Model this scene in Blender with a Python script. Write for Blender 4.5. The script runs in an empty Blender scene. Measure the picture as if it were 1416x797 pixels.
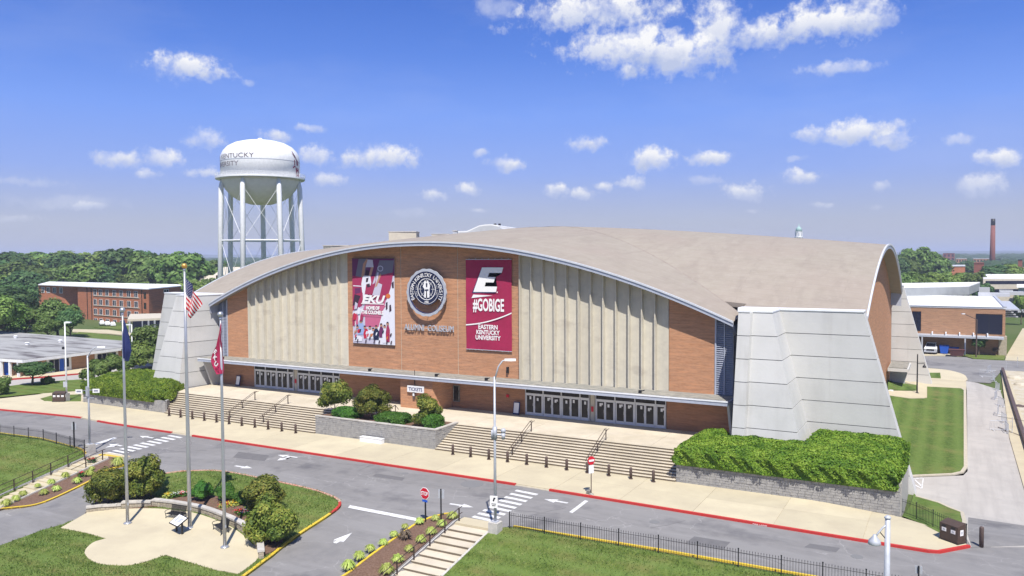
import bpy, bmesh, math, random
import numpy as np
from mathutils import Vector
random.seed(7); rng = np.random.default_rng(7)
SC = bpy.context.scene; COL = SC.collection
PI = math.pi

# ---------------------------------------------------------------- camera
FPX, CXP, CYP, HC = 1110.0, 708.0, 398.5, 17.8
PITCH = math.atan(44.8 / FPX); ROLL = 0.0050; AZ = math.atan(2025 / FPX)
_F = np.array([-math.cos(AZ), math.sin(AZ), 0.]); _R = np.array([math.sin(AZ), math.cos(AZ), 0.]); _U = np.array([0, 0, 1.])
_fw = _F * math.cos(PITCH) - _U * math.sin(PITCH); _up = _U * math.cos(PITCH) + _F * math.sin(PITCH)
_r = _R * math.cos(ROLL) - _up * math.sin(ROLL); _u = _up * math.cos(ROLL) + _R * math.sin(ROLL)
CAMP = np.array([0, 0, HC])
cam_d = bpy.data.cameras.new('camera'); cam = bpy.data.objects.new('camera', cam_d); COL.objects.link(cam); SC.camera = cam
cam_d.sensor_width = 36.0; cam_d.lens = 36.0 * FPX / 1416.0; cam_d.clip_end = 30000; cam_d.clip_start = 0.5
from mathutils import Matrix
cam.matrix_world = Matrix(((_r[0], _u[0], -_fw[0], 0), (_r[1], _u[1], -_fw[1], 0), (_r[2], _u[2], -_fw[2], HC), (0, 0, 0, 1)))

# ---------------------------------------------------------------- sun, sky, exposure
SUN_EL = math.radians(57); SUN_V = np.array([0.58, -0.815])            # horizontal direction towards the sun
sd = bpy.data.lights.new('sun', 'SUN'); so = bpy.data.objects.new('sun', sd); COL.objects.link(so)
sd.energy = 4.7; sd.angle = math.radians(0.5); sd.color = (1.0, 0.95, 0.88)
_sv = Vector((SUN_V[0] * math.cos(SUN_EL), SUN_V[1] * math.cos(SUN_EL), math.sin(SUN_EL))).normalized()
so.rotation_euler = _sv.to_track_quat('Z', 'Y').to_euler()
SC.view_settings.view_transform = 'Standard'; SC.view_settings.look = 'None'
SC.view_settings.exposure = 0.50; SC.view_settings.gamma = 1.0
W = bpy.data.worlds.new('World'); SC.world = W; W.use_nodes = True
nt = W.node_tree; nt.nodes.clear(); N = nt.nodes.new; LK = nt.links.new

def ray(px, py):
    return _fw + _r * (px - CXP) / FPX - _u * (py - CYP) / FPX

def sky():
    out = N('ShaderNodeOutputWorld'); bg = N('ShaderNodeBackground'); st = N('ShaderNodeTexSky')
    st.sky_type = 'NISHITA'; st.sun_disc = False; st.sun_elevation = SUN_EL; st.sun_rotation = math.atan2(SUN_V[0], SUN_V[1])
    st.altitude = 300; st.air_density = 1.25; st.dust_density = 0.7; st.ozone_density = 2.2
    bg.inputs[1].default_value = 0.15
    hs = N('ShaderNodeHueSaturation'); hs.inputs['Hue'].default_value = 0.506; hs.inputs['Saturation'].default_value = 1.28; hs.inputs['Value'].default_value = 1.18
    LK(st.outputs[0], hs.inputs['Color'])
    LK(hs.outputs[0], bg.inputs[0]); bg.inputs[1].default_value = 0.06
    tc = N('ShaderNodeTexCoord'); gen = tc.outputs['Generated']
    # clear-air gradient by elevation, blended over the physical sky
    se_ = N('ShaderNodeSeparateXYZ'); LK(gen, se_.inputs[0]); rp = N('ShaderNodeValToRGB'); LK(se_.outputs[2], rp.inputs[0]); el = rp.color_ramp.elements
    el[0].position = 0.0; el[0].color = (.56, .57, .64, 1); el[1].position = 1.0; el[1].color = (.13, .25, .60, 1)
    for p_, c_ in ((.04, (.50, .545, .70)), (.10, (.32, .46, .97)), (.17, (.22, .40, 1.03)), (.24, (.12, .275, .87)), (.33, (.055, .17, .68)), (.45, (.10, .22, .68)), (.65, (.12, .24, .63))): e_ = el.new(p_); e_.color = (*c_, 1)
    bgg = N('ShaderNodeBackground'); LK(rp.outputs[0], bgg.inputs[0]); bgg.inputs[1].default_value = .665
    msk = N('ShaderNodeMixShader'); msk.inputs[0].default_value = .93; LK(bg.outputs[0], msk.inputs[1]); LK(bgg.outputs[0], msk.inputs[2])
    # domain-warped direction so that the cloud outlines are ragged
    nz = N('ShaderNodeTexNoise'); nz.inputs['Scale'].default_value = 26; nz.inputs['Detail'].default_value = 7; nz.inputs['Roughness'].default_value = .62; LK(gen, nz.inputs['Vector'])
    sb = N('ShaderNodeVectorMath'); sb.operation = 'SUBTRACT'; LK(nz.outputs['Color'], sb.inputs[0]); sb.inputs[1].default_value = (.5, .5, .5)
    sc_ = N('ShaderNodeVectorMath'); sc_.operation = 'SCALE'; LK(sb.outputs[0], sc_.inputs[0]); sc_.inputs['Scale'].default_value = .022
    ad = N('ShaderNodeVectorMath'); ad.operation = 'ADD'; LK(gen, ad.inputs[0]); LK(sc_.outputs[0], ad.inputs[1]); v = ad.outputs[0]
    cl = [(260, 93, 52, 18, 1), (820, 15, 120, 28, 1), (870, 65, 90, 32, 1), (930, 75, 80, 28, 1), (868, 97, 14, 10, .9), (995, 40, 34, 50, .95), (1060, 45, 42, 24, 1), (1130, 32, 70, 24, 1), (1195, 24, 40, 26, 1),
          (1160, 93, 48, 9, .6), (1190, 181, 55, 17, .95), (1120, 186, 24, 12, .9), (1235, 196, 30, 11, .7), (1030, 262, 36, 12, .95), (1110, 245, 25, 12, .9), (903, 220, 34, 17, 1), (985, 220, 30, 10, .85), (812, 199, 28, 11, .75),
          (700, 227, 28, 13, .95), (525, 217, 58, 16, 1), (438, 214, 26, 13, .85), (455, 249, 24, 9, .7), (383, 187, 22, 9, .75), (430, 176, 22, 7, .6), (280, 193, 30, 13, .75), (165, 219, 32, 12, .8), (222, 218, 30, 12, .8), (205, 240, 20, 7, .7), (285, 238, 30, 8, .6),
          (600, 270, 20, 8, .85), (645, 262, 17, 12, .75), (770, 262, 20, 9, .85), (805, 268, 28, 9, .85), (870, 251, 20, 9, .8), (835, 257, 16, 8, .75), (665, 291, 18, 4, .5), (1378, 219, 32, 11, .95), (1360, 255, 28, 14, .6), (1328, 194, 17, 8, .5), (1215, 258, 10, 6, .6), (1215, 286, 12, 5, .5), (1135, 283, 22, 4, .5),
          (120, 286, 34, 6, .55), (25, 252, 50, 6, .3), (20, 303, 34, 6, .45), (85, 280, 90, 9, .22), (670, 212, 12, 6, .5), (1040, 290, 14, 4, .35), (690, 8, 40, 16, .35), (345, 117, 12, 5, .35), (1100, 220, 14, 4, .3), (560, 295, 40, 6, .25), (980, 250, 24, 6, .3)]
    fields = []
    nr = N('ShaderNodeTexNoise'); nr.inputs['Scale'].default_value = 55; nr.inputs['Detail'].default_value = 8; nr.inputs['Roughness'].default_value = .65; LK(gen, nr.inputs['Vector'])
    nm = N('ShaderNodeMath'); nm.operation = 'MULTIPLY_ADD'; LK(nr.outputs['Fac'], nm.inputs[0]); nm.inputs[1].default_value = 2.4; nm.inputs[2].default_value = -1.12; rag = nm.outputs[0]
    def one(c, rr, uu, w, h, a):
        x = N('ShaderNodeVectorMath'); x.operation = 'DOT_PRODUCT'; LK(v, x.inputs[0]); x.inputs[1].default_value = tuple(rr / w)
        y = N('ShaderNodeVectorMath'); y.operation = 'DOT_PRODUCT'; LK(v, y.inputs[0]); y.inputs[1].default_value = tuple(uu / h)
        f = N('ShaderNodeVectorMath'); f.operation = 'DOT_PRODUCT'; LK(v, f.inputs[0]); f.inputs[1].default_value = tuple(-c * 60.)
        f2 = N('ShaderNodeMath'); f2.operation = 'MAXIMUM'; LK(f.outputs['Value'], f2.inputs[0]); f2.inputs[1].default_value = 0
        cb = N('ShaderNodeCombineXYZ'); LK(x.outputs['Value'], cb.inputs[0]); LK(y.outputs['Value'], cb.inputs[1]); LK(f2.outputs[0], cb.inputs[2])
        ln = N('ShaderNodeVectorMath'); ln.operation = 'LENGTH'; LK(cb.outputs[0], ln.inputs[0])
        la = N('ShaderNodeMath'); la.operation = 'ADD'; LK(ln.outputs['Value'], la.inputs[0]); LK(rag, la.inputs[1])
        m = N('ShaderNodeMapRange'); m.interpolation_type = 'SMOOTHSTEP'; LK(la.outputs[0], m.inputs['Value']); m.inputs['From Min'].default_value = 1.22; m.inputs['From Max'].default_value = .22
        m.inputs['To Min'].default_value = 0; m.inputs['To Max'].default_value = a
        fields.append((m.outputs[0], y.outputs['Value']))
    for px, py, w, h, a in cl:
        c = ray(px, py); c /= np.linalg.norm(c)
        rr = np.cross(c, [0, 0, 1.]); rr /= np.linalg.norm(rr); uu = np.cross(rr, c)
        one(c, rr, uu, w / FPX * 1.02, h / FPX * 1.08, a)
    for az, el, w, h in [(60, 24, .2, .05), (110, 30, .25, .08), (150, 22, .2, .05), (190, 34, .3, .09), (235, 26, .22, .06), (280, 33, .26, .07), (20, 40, .2, .07), (330, 48, .25, .1)]:
        a_, e_ = math.radians(az), math.radians(el); c = np.array([math.sin(a_) * math.cos(e_), -math.cos(a_) * math.cos(e_), math.sin(e_)])
        rr = np.cross(c, [0, 0, 1.]); rr /= np.linalg.norm(rr); uu = np.cross(rr, c); one(c, rr, uu, w, h, .9)
    cur, sh = None, None
    for f, yv in fields:
        # light top, greyer base: weight the vertical coordinate by the mask
        t = N('ShaderNodeMath'); t.operation = 'MULTIPLY'; LK(f, t.inputs[0]); LK(yv, t.inputs[1])
        if cur is None: cur, sh = f, t.outputs[0]; continue
        m = N('ShaderNodeMath'); m.operation = 'MAXIMUM'; LK(cur, m.inputs[0]); LK(f, m.inputs[1]); cur = m.outputs[0]
        s = N('ShaderNodeMath'); s.operation = 'ADD'; LK(sh, s.inputs[0]); LK(t.outputs[0], s.inputs[1]); sh = s.outputs[0]
    n2 = N('ShaderNodeTexNoise'); n2.inputs['Scale'].default_value = 34; n2.inputs['Detail'].default_value = 9; n2.inputs['Roughness'].default_value = .6; LK(gen, n2.inputs['Vector'])
    mr = N('ShaderNodeMapRange'); LK(n2.outputs['Fac'], mr.inputs['Value']); mr.inputs['From Min'].default_value = .34; mr.inputs['From Max'].default_value = .56; mr.inputs['To Min'].default_value = .50; mr.inputs['To Max'].default_value = 1.25
    mm = N('ShaderNodeMath'); mm.operation = 'MULTIPLY'; mm.use_clamp = True; LK(cur, mm.inputs[0]); LK(mr.outputs[0], mm.inputs[1])
    # faint high veil
    n3 = N('ShaderNodeTexNoise'); n3.inputs['Scale'].default_value = 3.2; n3.inputs['Detail'].default_value = 8; n3.inputs['Roughness'].default_value = .6
    mp = N('ShaderNodeMapping'); mp.inputs['Scale'].default_value = (1, 1, 4.0); LK(gen, mp.inputs[0]); LK(mp.outputs[0], n3.inputs['Vector'])
    m3 = N('ShaderNodeMapRange'); LK(n3.outputs['Fac'], m3.inputs['Value']); m3.inputs['From Min'].default_value = .5; m3.inputs['From Max'].default_value = .8; m3.inputs['To Max'].default_value = .10
    mx = N('ShaderNodeMath'); mx.operation = 'MAXIMUM'; LK(mm.outputs[0], mx.inputs[0]); LK(m3.outputs[0], mx.inputs[1])
    cr = N('ShaderNodeMapRange'); LK(sh, cr.inputs['Value']); cr.inputs['From Min'].default_value = -.5; cr.inputs['From Max'].default_value = .35
    mixc = N('ShaderNodeMix'); mixc.data_type = 'RGBA'; LK(cr.outputs[0], mixc.inputs[0]); mixc.inputs[6].default_value = (.50, .57, .78, 1); mixc.inputs[7].default_value = (.93, .93, .95, 1)
    bc = N('ShaderNodeBackground'); bc.inputs[1].default_value = 0.74; LK(mixc.outputs[2], bc.inputs[0])
    ms = N('ShaderNodeMixShader'); LK(mx.outputs[0], ms.inputs[0]); LK(msk.outputs[0], ms.inputs[1]); LK(bc.outputs[0], ms.inputs[2]); LK(ms.outputs[0], out.inputs[0])
sky()

# ---------------------------------------------------------------- terrain height and pixel look-ups used to lay the place out
def S(t): t = min(1, max(0, t)); return t * t * (3 - 2 * t)
def h(x, y):
    z = -1.5 * S((y - 57) / 12) * S((x + 9) / 6)
    z = min(z, -1.5 * S((y - 125) / 10) * S((x + 60) / 20))
    c = 44.5 - y
    if c > 0:
        side = max(S((x + 30.8) / 2.2), S((-59.5 - x) / 2.5))
        zc = -min(.11 * c, .9); zs = -min(.18 * c, 6.5)
        z += zc * (1 - side) + zs * side
    return z
def G(px, py, z=None, off=0):
    d = ray(px, py)
    if z is not None: return CAMP + d * ((z - HC) / d[2])
    zz = 0.
    for _ in range(40):
        p = CAMP + d * ((zz - HC) / d[2]); zz = .5 * zz + .5 * (h(p[0], p[1]) + off)
    return p
def PY(px, py, Y): d = ray(px, py); return CAMP + d * (Y / d[1])
def PXx(px, py, X): d = ray(px, py); return CAMP + d * (X / d[0])
def AT(px, py, dep): return CAMP + ray(px, py) * dep          # point at camera depth
def XY(px, dep): p = AT(px, 353, dep); return (p[0], p[1])
def GP(lst, off=0): return [tuple(G(a, b, None, off)[:2]) for a, b in lst]
def smooth(pts, n=6, closed=True):
    P = [np.array(p[:2]) for p in pts]; out = []; m = len(P); rg = range(m if closed else m - 1)
    for i in rg:
        p0 = P[(i - 1) % m] if closed or i > 0 else P[0]; p1 = P[i]; p2 = P[(i + 1) % m]; p3 = P[(i + 2) % m] if closed or i + 2 < m else P[-1]
        for k in range(n):
            t = k / n; out.append(tuple(.5 * ((2 * p1) + (-p0 + p2) * t + (2 * p0 - 5 * p1 + 4 * p2 - p3) * t * t + (-p0 + 3 * p1 - 3 * p2 + p3) * t ** 3)))
    if not closed: out.append(tuple(P[-1]))
    return out

# ---------------------------------------------------------------- object helpers
def tag(o, label=None, cat=None, group=None, kind=None):
    if label: o['label'] = label
    if cat: o['category'] = cat
    if group: o['group'] = group
    if kind: o['kind'] = kind
    return o
def thing(name, loc, label, cat, group=None, rz=0):
    o = bpy.data.objects.new(name, None); COL.objects.link(o); o.location = loc; o.rotation_euler = (0, 0, rz); o.empty_display_size = .2
    return tag(o, label, cat, group)
def copy_tree(o, parent=None, keep=None):
    c = o.copy(); COL.objects.link(c)
    if parent is not None: c.parent = parent
    for ch in list(o.children): copy_tree(ch, c)
    return c
class MB:
    def __init__(s): s.v = []; s.f = []; s.m = []; s.cur = 0
    def add(s, vs, fs, m=None):
        b = len(s.v); s.v += [tuple(map(float, v)) for v in vs]; s.f += [tuple(b + i for i in f) for f in fs]; s.m += [s.cur if m is None else m] * len(fs); return s
    def box(s, x0, x1, y0, y1, z0, z1, m=None):
        return s.add([(x0, y0, z0), (x1, y0, z0), (x1, y1, z0), (x0, y1, z0), (x0, y0, z1), (x1, y0, z1), (x1, y1, z1), (x0, y1, z1)],
                     [(0, 3, 2, 1), (4, 5, 6, 7), (0, 1, 5, 4), (1, 2, 6, 5), (2, 3, 7, 6), (3, 0, 4, 7)], m)
    def obox(s, c, ax, ay, az, m=None):      # centre and three half-axis vectors
        c, ax, ay, az = map(np.array, (c, ax, ay, az)); vs = [c + i * ax + j * ay + k * az for k in (-1, 1) for i, j in ((-1, -1), (1, -1), (1, 1), (-1, 1))]
        return s.add(vs, [(0, 3, 2, 1), (4, 5, 6, 7), (0, 1, 5, 4), (1, 2, 6, 5), (2, 3, 7, 6), (3, 0, 4, 7)], m)
    def prism(s, poly, z0, z1, m=None):       # vertical prism, z may be a function
        n = len(poly); f0 = z0 if callable(z0) else (lambda x, y: z0); f1 = z1 if callable(z1) else (lambda x, y: z1)
        vs = [(x, y, f0(x, y)) for x, y in poly] + [(x, y, f1(x, y)) for x, y in poly]
        return s.add(vs, [tuple(range(n))[::-1], tuple(range(n, 2 * n))] + [(i, (i + 1) % n, n + (i + 1) % n, n + i) for i in range(n)], m)
    def loft(s, a, b, m=None, cap=True):      # two closed rings of equal length
        n = len(a); return s.add(list(a) + list(b), ([tuple(range(n))[::-1], tuple(range(n, 2 * n))] if cap else []) + [(i, (i + 1) % n, n + (i + 1) % n, n + i) for i in range(n)], m)
    def tube(s, pts, r, n=8, m=None):
        pts = [np.array(p, float) for p in pts]; rs = r if hasattr(r, '__len__') else [r] * len(pts); base = []; up = None
        for i, p in enumerate(pts):
            t = pts[min(i + 1, len(pts) - 1)] - pts[max(i - 1, 0)]; t /= np.linalg.norm(t) + 1e-9
            if up is None: up = np.array([1., 0, 0]) if abs(t[0]) < .7 else np.array([0, 1., 0])
            a = np.cross(t, up); a /= np.linalg.norm(a); b = np.cross(a, t); up = b
            base += [p + rs[i] * (math.cos(2 * PI * k / n) * a + math.sin(2 * PI * k / n) * b) for k in range(n)]
        fs = [tuple(range(n)), tuple(range((len(pts) - 1) * n, len(pts) * n))[::-1]]
        for i in range(len(pts) - 1): fs += [(i * n + k, (i + 1) * n + k, (i + 1) * n + (k + 1) % n, i * n + (k + 1) % n) for k in range(n)]
        return s.add(base, fs, m)
    def lathe(s, prof, c=(0, 0, 0), n=16, m=None):
        vs = []
        for r, z in prof: vs += [(c[0] + r * math.cos(2 * PI * k / n), c[1] + r * math.sin(2 * PI * k / n), c[2] + z) for k in range(n)]
        fs = [tuple(range(n))[::-1], tuple(range((len(prof) - 1) * n, len(prof) * n))]
        for i in range(len(prof) - 1): fs += [(i * n + k, i * n + (k + 1) % n, (i + 1) * n + (k + 1) % n, (i + 1) * n + k) for k in range(n)]
        return s.add(vs, fs, m)
    def ball(s, c, r, n=12, m=None, sx=1, sy=1, sz=1):
        k = n // 2; vs = [(c[0] + r * sx * math.sin(PI * i / k) * math.cos(2 * PI * j / n), c[1] + r * sy * math.sin(PI * i / k) * math.sin(2 * PI * j / n), c[2] - r * sz * math.cos(PI * i / k)) for i in range(1, k) for j in range(n)]
        fs = [(i * n + j, i * n + (j + 1) % n, (i + 1) * n + (j + 1) % n, (i + 1) * n + j) for i in range(k - 2) for j in range(n)]
        fs += [tuple(range(n))[::-1], tuple(range((k - 2) * n, (k - 1) * n))]
        return s.add(vs, fs, m)
    def mesh(s, name, mats, smooth=False, fix=False):
        me = bpy.data.meshes.new(name); me.from_pydata(s.v, [], s.f)
        for mt in (mats if isinstance(mats, (list, tuple)) else [mats]): me.materials.append(mt)
        me.polygons.foreach_set('material_index', s.m)
        if smooth: me.polygons.foreach_set('use_smooth', [True] * len(me.polygons))
        if fix:
            bm = bmesh.new(); bm.from_mesh(me); bmesh.ops.recalc_face_normals(bm, faces=bm.faces); bm.to_mesh(me); bm.free()
        me.update(); return me
    def build(s, name, mats, parent=None, smooth=False, fix=False, loc=None):
        return link(name, s.mesh(name, mats, smooth, fix), parent, loc)
def link(name, me, parent=None, loc=None):
    o = bpy.data.objects.new(name, me); COL.objects.link(o)
    if parent is not None:
        o.parent = parent
    if loc is not None: o.location = loc
    return o
def wpart(mb, name, mats, root, smooth=False, fix=False):    # vertices given in world space, parent is an un-rotated Empty
    L = root.location; mb.v = [(a - L[0], b - L[1], c - L[2]) for a, b, c in mb.v]; return mb.build(name, mats, root, smooth, fix)
_tc = {}
def text(s, size=1., bold=0., shear=0., ext=0., spacing=1., res=3):
    key = (s, size, bold, shear, ext, spacing)
    if key in _tc: return _tc[key]
    c = bpy.data.curves.new('t', 'FONT'); c.body = s; c.size = size; c.offset = bold; c.shear = shear; c.extrude = ext; c.space_character = spacing; c.align_x = 'CENTER'; c.resolution_u = res
    o = bpy.data.objects.new('t', c); COL.objects.link(o); dg = bpy.context.evaluated_depsgraph_get(); me = bpy.data.meshes.new_from_object(o.evaluated_get(dg))
    bm = bmesh.new(); bm.from_mesh(me); bmesh.ops.triangulate(bm, faces=bm.faces); bmesh.ops.remove_doubles(bm, verts=bm.verts, dist=1e-5)
    bm.verts.ensure_lookup_table(); vs = [tuple(v.co) for v in bm.verts]; fs = [tuple(v.index for v in f.verts) for f in bm.faces]; bm.free()
    bpy.data.objects.remove(o); bpy.data.curves.remove(c); bpy.data.meshes.remove(me); _tc[key] = (vs, fs); return vs, fs
def text_on(mb, s, origin, ux, uz, size=1., nrm=None, width=None, m=None, **k):
    vs, fs = text(s, size, **k); ux = np.array(ux, float); uz = np.array(uz, float); n = np.cross(ux, uz) if nrm is None else np.array(nrm)
    xs = [v[0] for v in vs]; sc = 1 if not width else width / (max(xs) - min(xs)); cx = (max(xs) + min(xs)) / 2
    return mb.add([np.array(origin) + ux * (v[0] - cx) * sc + uz * v[1] + n * v[2] for v in vs], fs, m)

# ---------------------------------------------------------------- materials
def mat(name, c, c2=None, rough=.85, scale=2., fac=1., bump=0., bscale=None, metal=0., stretch=None, detail=6, coord='Object', lo=.35, hi=.65, spec=.3, extra=None):
    m = bpy.data.materials.new(name); m.use_nodes = True; t = m.node_tree; b = t.nodes['Principled BSDF']; b.inputs['Roughness'].default_value = rough; b.inputs['Metallic'].default_value = metal
    b.inputs['Specular IOR Level'].default_value = spec; b.inputs['Base Color'].default_value = (*c, 1)
    tc = t.nodes.new('ShaderNodeTexCoord'); vec = tc.outputs[coord]
    if stretch:
        mp = t.nodes.new('ShaderNodeMapping'); mp.inputs['Scale'].default_value = stretch; t.links.new(vec, mp.inputs[0]); vec = mp.outputs[0]
    if c2 is not None:
        nz = t.nodes.new('ShaderNodeTexNoise'); nz.inputs['Scale'].default_value = scale; nz.inputs['Detail'].default_value = detail; nz.inputs['Roughness'].default_value = .6; t.links.new(vec, nz.inputs['Vector'])
        mr = t.nodes.new('ShaderNodeMapRange'); mr.inputs['From Min'].default_value = lo; mr.inputs['From Max'].default_value = hi; t.links.new(nz.outputs['Fac'], mr.inputs['Value'])
        mx = t.nodes.new('ShaderNodeMix'); mx.data_type = 'RGBA'; mx.inputs[6].default_value = (*c, 1); mx.inputs[7].default_value = (*c2, 1); t.links.new(mr.outputs[0], mx.inputs[0]); t.links.new(mx.outputs[2], b.inputs['Base Color'])
    if bump:
        n2 = t.nodes.new('ShaderNodeTexNoise'); n2.inputs['Scale'].default_value = bscale or scale * 6; n2.inputs['Detail'].default_value = 5; t.links.new(vec, n2.inputs['Vector'])
        bp = t.nodes.new('ShaderNodeBump'); bp.inputs['Strength'].default_value = bump; bp.inputs['Distance'].default_value = .05; t.links.new(n2.outputs['Fac'], bp.inputs['Height']); t.links.new(bp.outputs[0], b.inputs['Normal'])
    if extra: extra(t, b, vec)
    return m
def mixin(t, b, fac, col, mode='MIX', k=1.):      # blend one more colour layer in front of the base colour
    mx = t.nodes.new('ShaderNodeMix'); mx.data_type = 'RGBA'; mx.blend_type = mode; src = b.inputs['Base Color']
    if src.is_linked: fr = src.links[0].from_socket; t.links.new(fr, mx.inputs[6])
    else: mx.inputs[6].default_value = src.default_value
    if hasattr(col, 'default_value'): t.links.new(col, mx.inputs[7])
    else: mx.inputs[7].default_value = (*col, 1)
    if k != 1.:
        mm = t.nodes.new('ShaderNodeMath'); mm.operation = 'MULTIPLY'; mm.inputs[1].default_value = k; t.links.new(fac, mm.inputs[0]); fac = mm.outputs[0]
    t.links.new(fac, mx.inputs[0]); t.links.new(mx.outputs[2], b.inputs['Base Color'])
def noise(t, vec, scale, stretch=None, lo=.4, hi=.6, detail=6, rough=.6, dist=0):
    if stretch: mp = t.nodes.new('ShaderNodeMapping'); mp.inputs['Scale'].default_value = stretch; t.links.new(vec, mp.inputs[0]); vec = mp.outputs[0]
    n = t.nodes.new('ShaderNodeTexNoise'); n.inputs['Scale'].default_value = scale; n.inputs['Detail'].default_value = detail; n.inputs['Roughness'].default_value = rough; n.inputs['Distortion'].default_value = dist; t.links.new(vec, n.inputs['Vector'])
    mr = t.nodes.new('ShaderNodeMapRange'); mr.inputs['From Min'].default_value = lo; mr.inputs['From Max'].default_value = hi; t.links.new(n.outputs['Fac'], mr.inputs['Value']); return mr.outputs[0]
def brick_mat(name, c1, c2, mortar, axis='xz', bw=.24, bh=.085, ms=.012):
    def ex(t, b, vec):
        sp = t.nodes.new('ShaderNodeSeparateXYZ'); t.links.new(vec, sp.inputs[0]); cb = t.nodes.new('ShaderNodeCombineXYZ')
        ad = t.nodes.new('ShaderNodeMath'); ad.operation = 'ADD'; t.links.new(sp.outputs[0], ad.inputs[0]); t.links.new(sp.outputs[1], ad.inputs[1])
        t.links.new(ad.outputs[0], cb.inputs[0]); t.links.new(sp.outputs[2], cb.inputs[1])
        br = t.nodes.new('ShaderNodeTexBrick'); t.links.new(cb.outputs[0], br.inputs['Vector']); br.inputs['Scale'].default_value = 1; br.inputs['Brick Width'].default_value = bw; br.inputs['Row Height'].default_value = bh; br.inputs['Mortar Size'].default_value = ms
        br.inputs['Color1'].default_value = (*c1, 1); br.inputs['Color2'].default_value = (*c2, 1); br.inputs['Mortar'].default_value = (*mortar, 1); br.inputs['Bias'].default_value = -.1
        t.links.new(br.outputs['Color'], b.inputs['Base Color'])
        f = noise(t, cb.outputs[0], 1.6, (.3, 2.6, 1), .46, .62, 8, .75); mixin(t, b, f, tuple(min(1, x * 1.45) for x in c1), k=.6)
        f = noise(t, cb.outputs[0], 1.3, (.5, 4, 1), .50, .66, 8, .75); mixin(t, b, f, tuple(x * .6 for x in c2), k=.6)
        f = noise(t, cb.outputs[0], .12, None, .35, .65, 3); mixin(t, b, f, tuple(x * .8 for x in c1), k=.4)
    return mat(name, c1, rough=.9, extra=ex)
M = {}
M['brick'] = brick_mat('orange_brick', (.48, .235, .12), (.37, .165, .085), (.42, .29, .20))
M['brick_dark'] = brick_mat('red_brick', (.44, .16, .075), (.34, .12, .06), (.30, .17, .12))
M['brick_old'] = brick_mat('old_red_brick', (.22, .07, .05), (.17, .055, .04), (.22, .13, .11))
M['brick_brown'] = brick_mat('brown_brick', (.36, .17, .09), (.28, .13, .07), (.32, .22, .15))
def ex_conc(t, b, vec):
    f = noise(t, vec, .9, (1, 1, .12), .54, .76, 8); mixin(t, b, f, (.38, .35, .29), k=.4)
    f = noise(t, vec, 1.3, (1, 1, .35), .58, .75, 8); mixin(t, b, f, (.62, .60, .52), k=.6)
    f = noise(t, vec, .35, (1, 1, 2.2), .56, .66, 5); mixin(t, b, f, (.33, .29, .24), k=.35)
M['panel'] = mat('aged_concrete_panel', (.57, .53, .43), (.51, .475, .39), scale=1.5, bump=.2, extra=ex_conc)
def ex_but(t, b, vec):
    f = noise(t, vec, .5, (1, 1, .16), .52, .75, 8); mixin(t, b, f, (.38, .375, .36), k=.45)
    f = noise(t, vec, 1.1, (1, 1, .05), .56, .74, 8); mixin(t, b, f, (.36, .34, .31), k=.4)
    f = noise(t, vec, .22, None, .45, .6, 4); mixin(t, b, f, (.56, .555, .54), k=.6)
M['white_conc'] = mat('painted_white_concrete', (.54, .535, .515), (.50, .497, .48), scale=.5, bump=.12, bscale=6, extra=ex_but)
M['joint'] = mat('dark_joint_grey', (.18, .18, .18), rough=.9)  # plain dark grey behind the panel gaps and on the road covers
def ex_roof(t, b, vec):
    f = noise(t, vec, .11, (1, 1, 1), .4, .62, 8); mixin(t, b, f, (.30, .25, .21), k=.55)
    f = noise(t, vec, .5, (1, .2, 1), .5, .72, 9, dist=1); mixin(t, b, f, (.23, .195, .165), k=.45)
    f = noise(t, vec, 2.2, None, .55, .8, 6); mixin(t, b, f, (.38, .34, .30), k=.45)
    w = t.nodes.new('ShaderNodeTexBrick'); w.inputs['Scale'].default_value = 1; w.inputs['Brick Width'].default_value = 9; w.inputs['Row Height'].default_value = 1.0; w.inputs['Mortar Size'].default_value = .03; w.inputs['Mortar Smooth'].default_value = .3; t.links.new(vec, w.inputs['Vector'])
    mixin(t, b, w.outputs['Fac'], (.225, .19, .165), k=.45)
M['roof'] = mat('tan_membrane_roof', (.325, .288, .238), (.29, .255, .207), scale=.8, bump=.15, bscale=9, rough=.9, extra=ex_roof)
M['metal_lt'] = mat('light_blue_grey_metal', (.42, .45, .53), (.37, .40, .47), scale=3, rough=.5, metal=.1)
M['bowl'] = mat('cream_tank_underside', (.80, .76, .68), (.74, .70, .62), scale=1)
M['white'] = mat('white_paint', (.78, .79, .80), (.70, .71, .72), scale=2, rough=.5)
M['door_frame'] = mat('pale_aluminium', (.68, .69, .72), (.62, .63, .66), scale=3, rough=.45, metal=.2)
M['glass'] = mat('dark_glass', (.018, .017, .016), (.045, .04, .035), scale=1.2, rough=.15, spec=.2)
M['glass_blue'] = mat('blue_black_glass', (.015, .018, .035), rough=.2, spec=.2)
M['canopy_top'] = mat('weathered_canopy_roof', (.20, .20, .18), (.36, .34, .29), scale=2.5, lo=.45, hi=.6, stretch=(.5, 3, 1), bump=.5)
M['grey_louver'] = mat('blue_grey_louver', (.30, .325, .40), (.26, .28, .34), scale=2, rough=.6)
def ex_walk(t, b, vec):
    f = noise(t, vec, .35, None, .45, .7, 7); mixin(t, b, f, (.42, .365, .26), k=.6)
    f = noise(t, vec, 3.0, None, .6, .75, 5); mixin(t, b, f, (.38, .33, .26), k=.35)
M['walk'] = mat('sandy_concrete', (.53, .47, .325), (.49, .43, .30), scale=.5, bump=.08, bscale=12, extra=ex_walk)
M['riser'] = mat('shade_tinted_riser', (.19, .155, .11), (.155, .125, .09), scale=1.2)  # shade on the step fronts painted in as a darker brown
M['step'] = mat('warm_concrete_step', (.60, .53, .41), (.52, .46, .36), scale=.8, bump=.1, extra=ex_walk)
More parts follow.
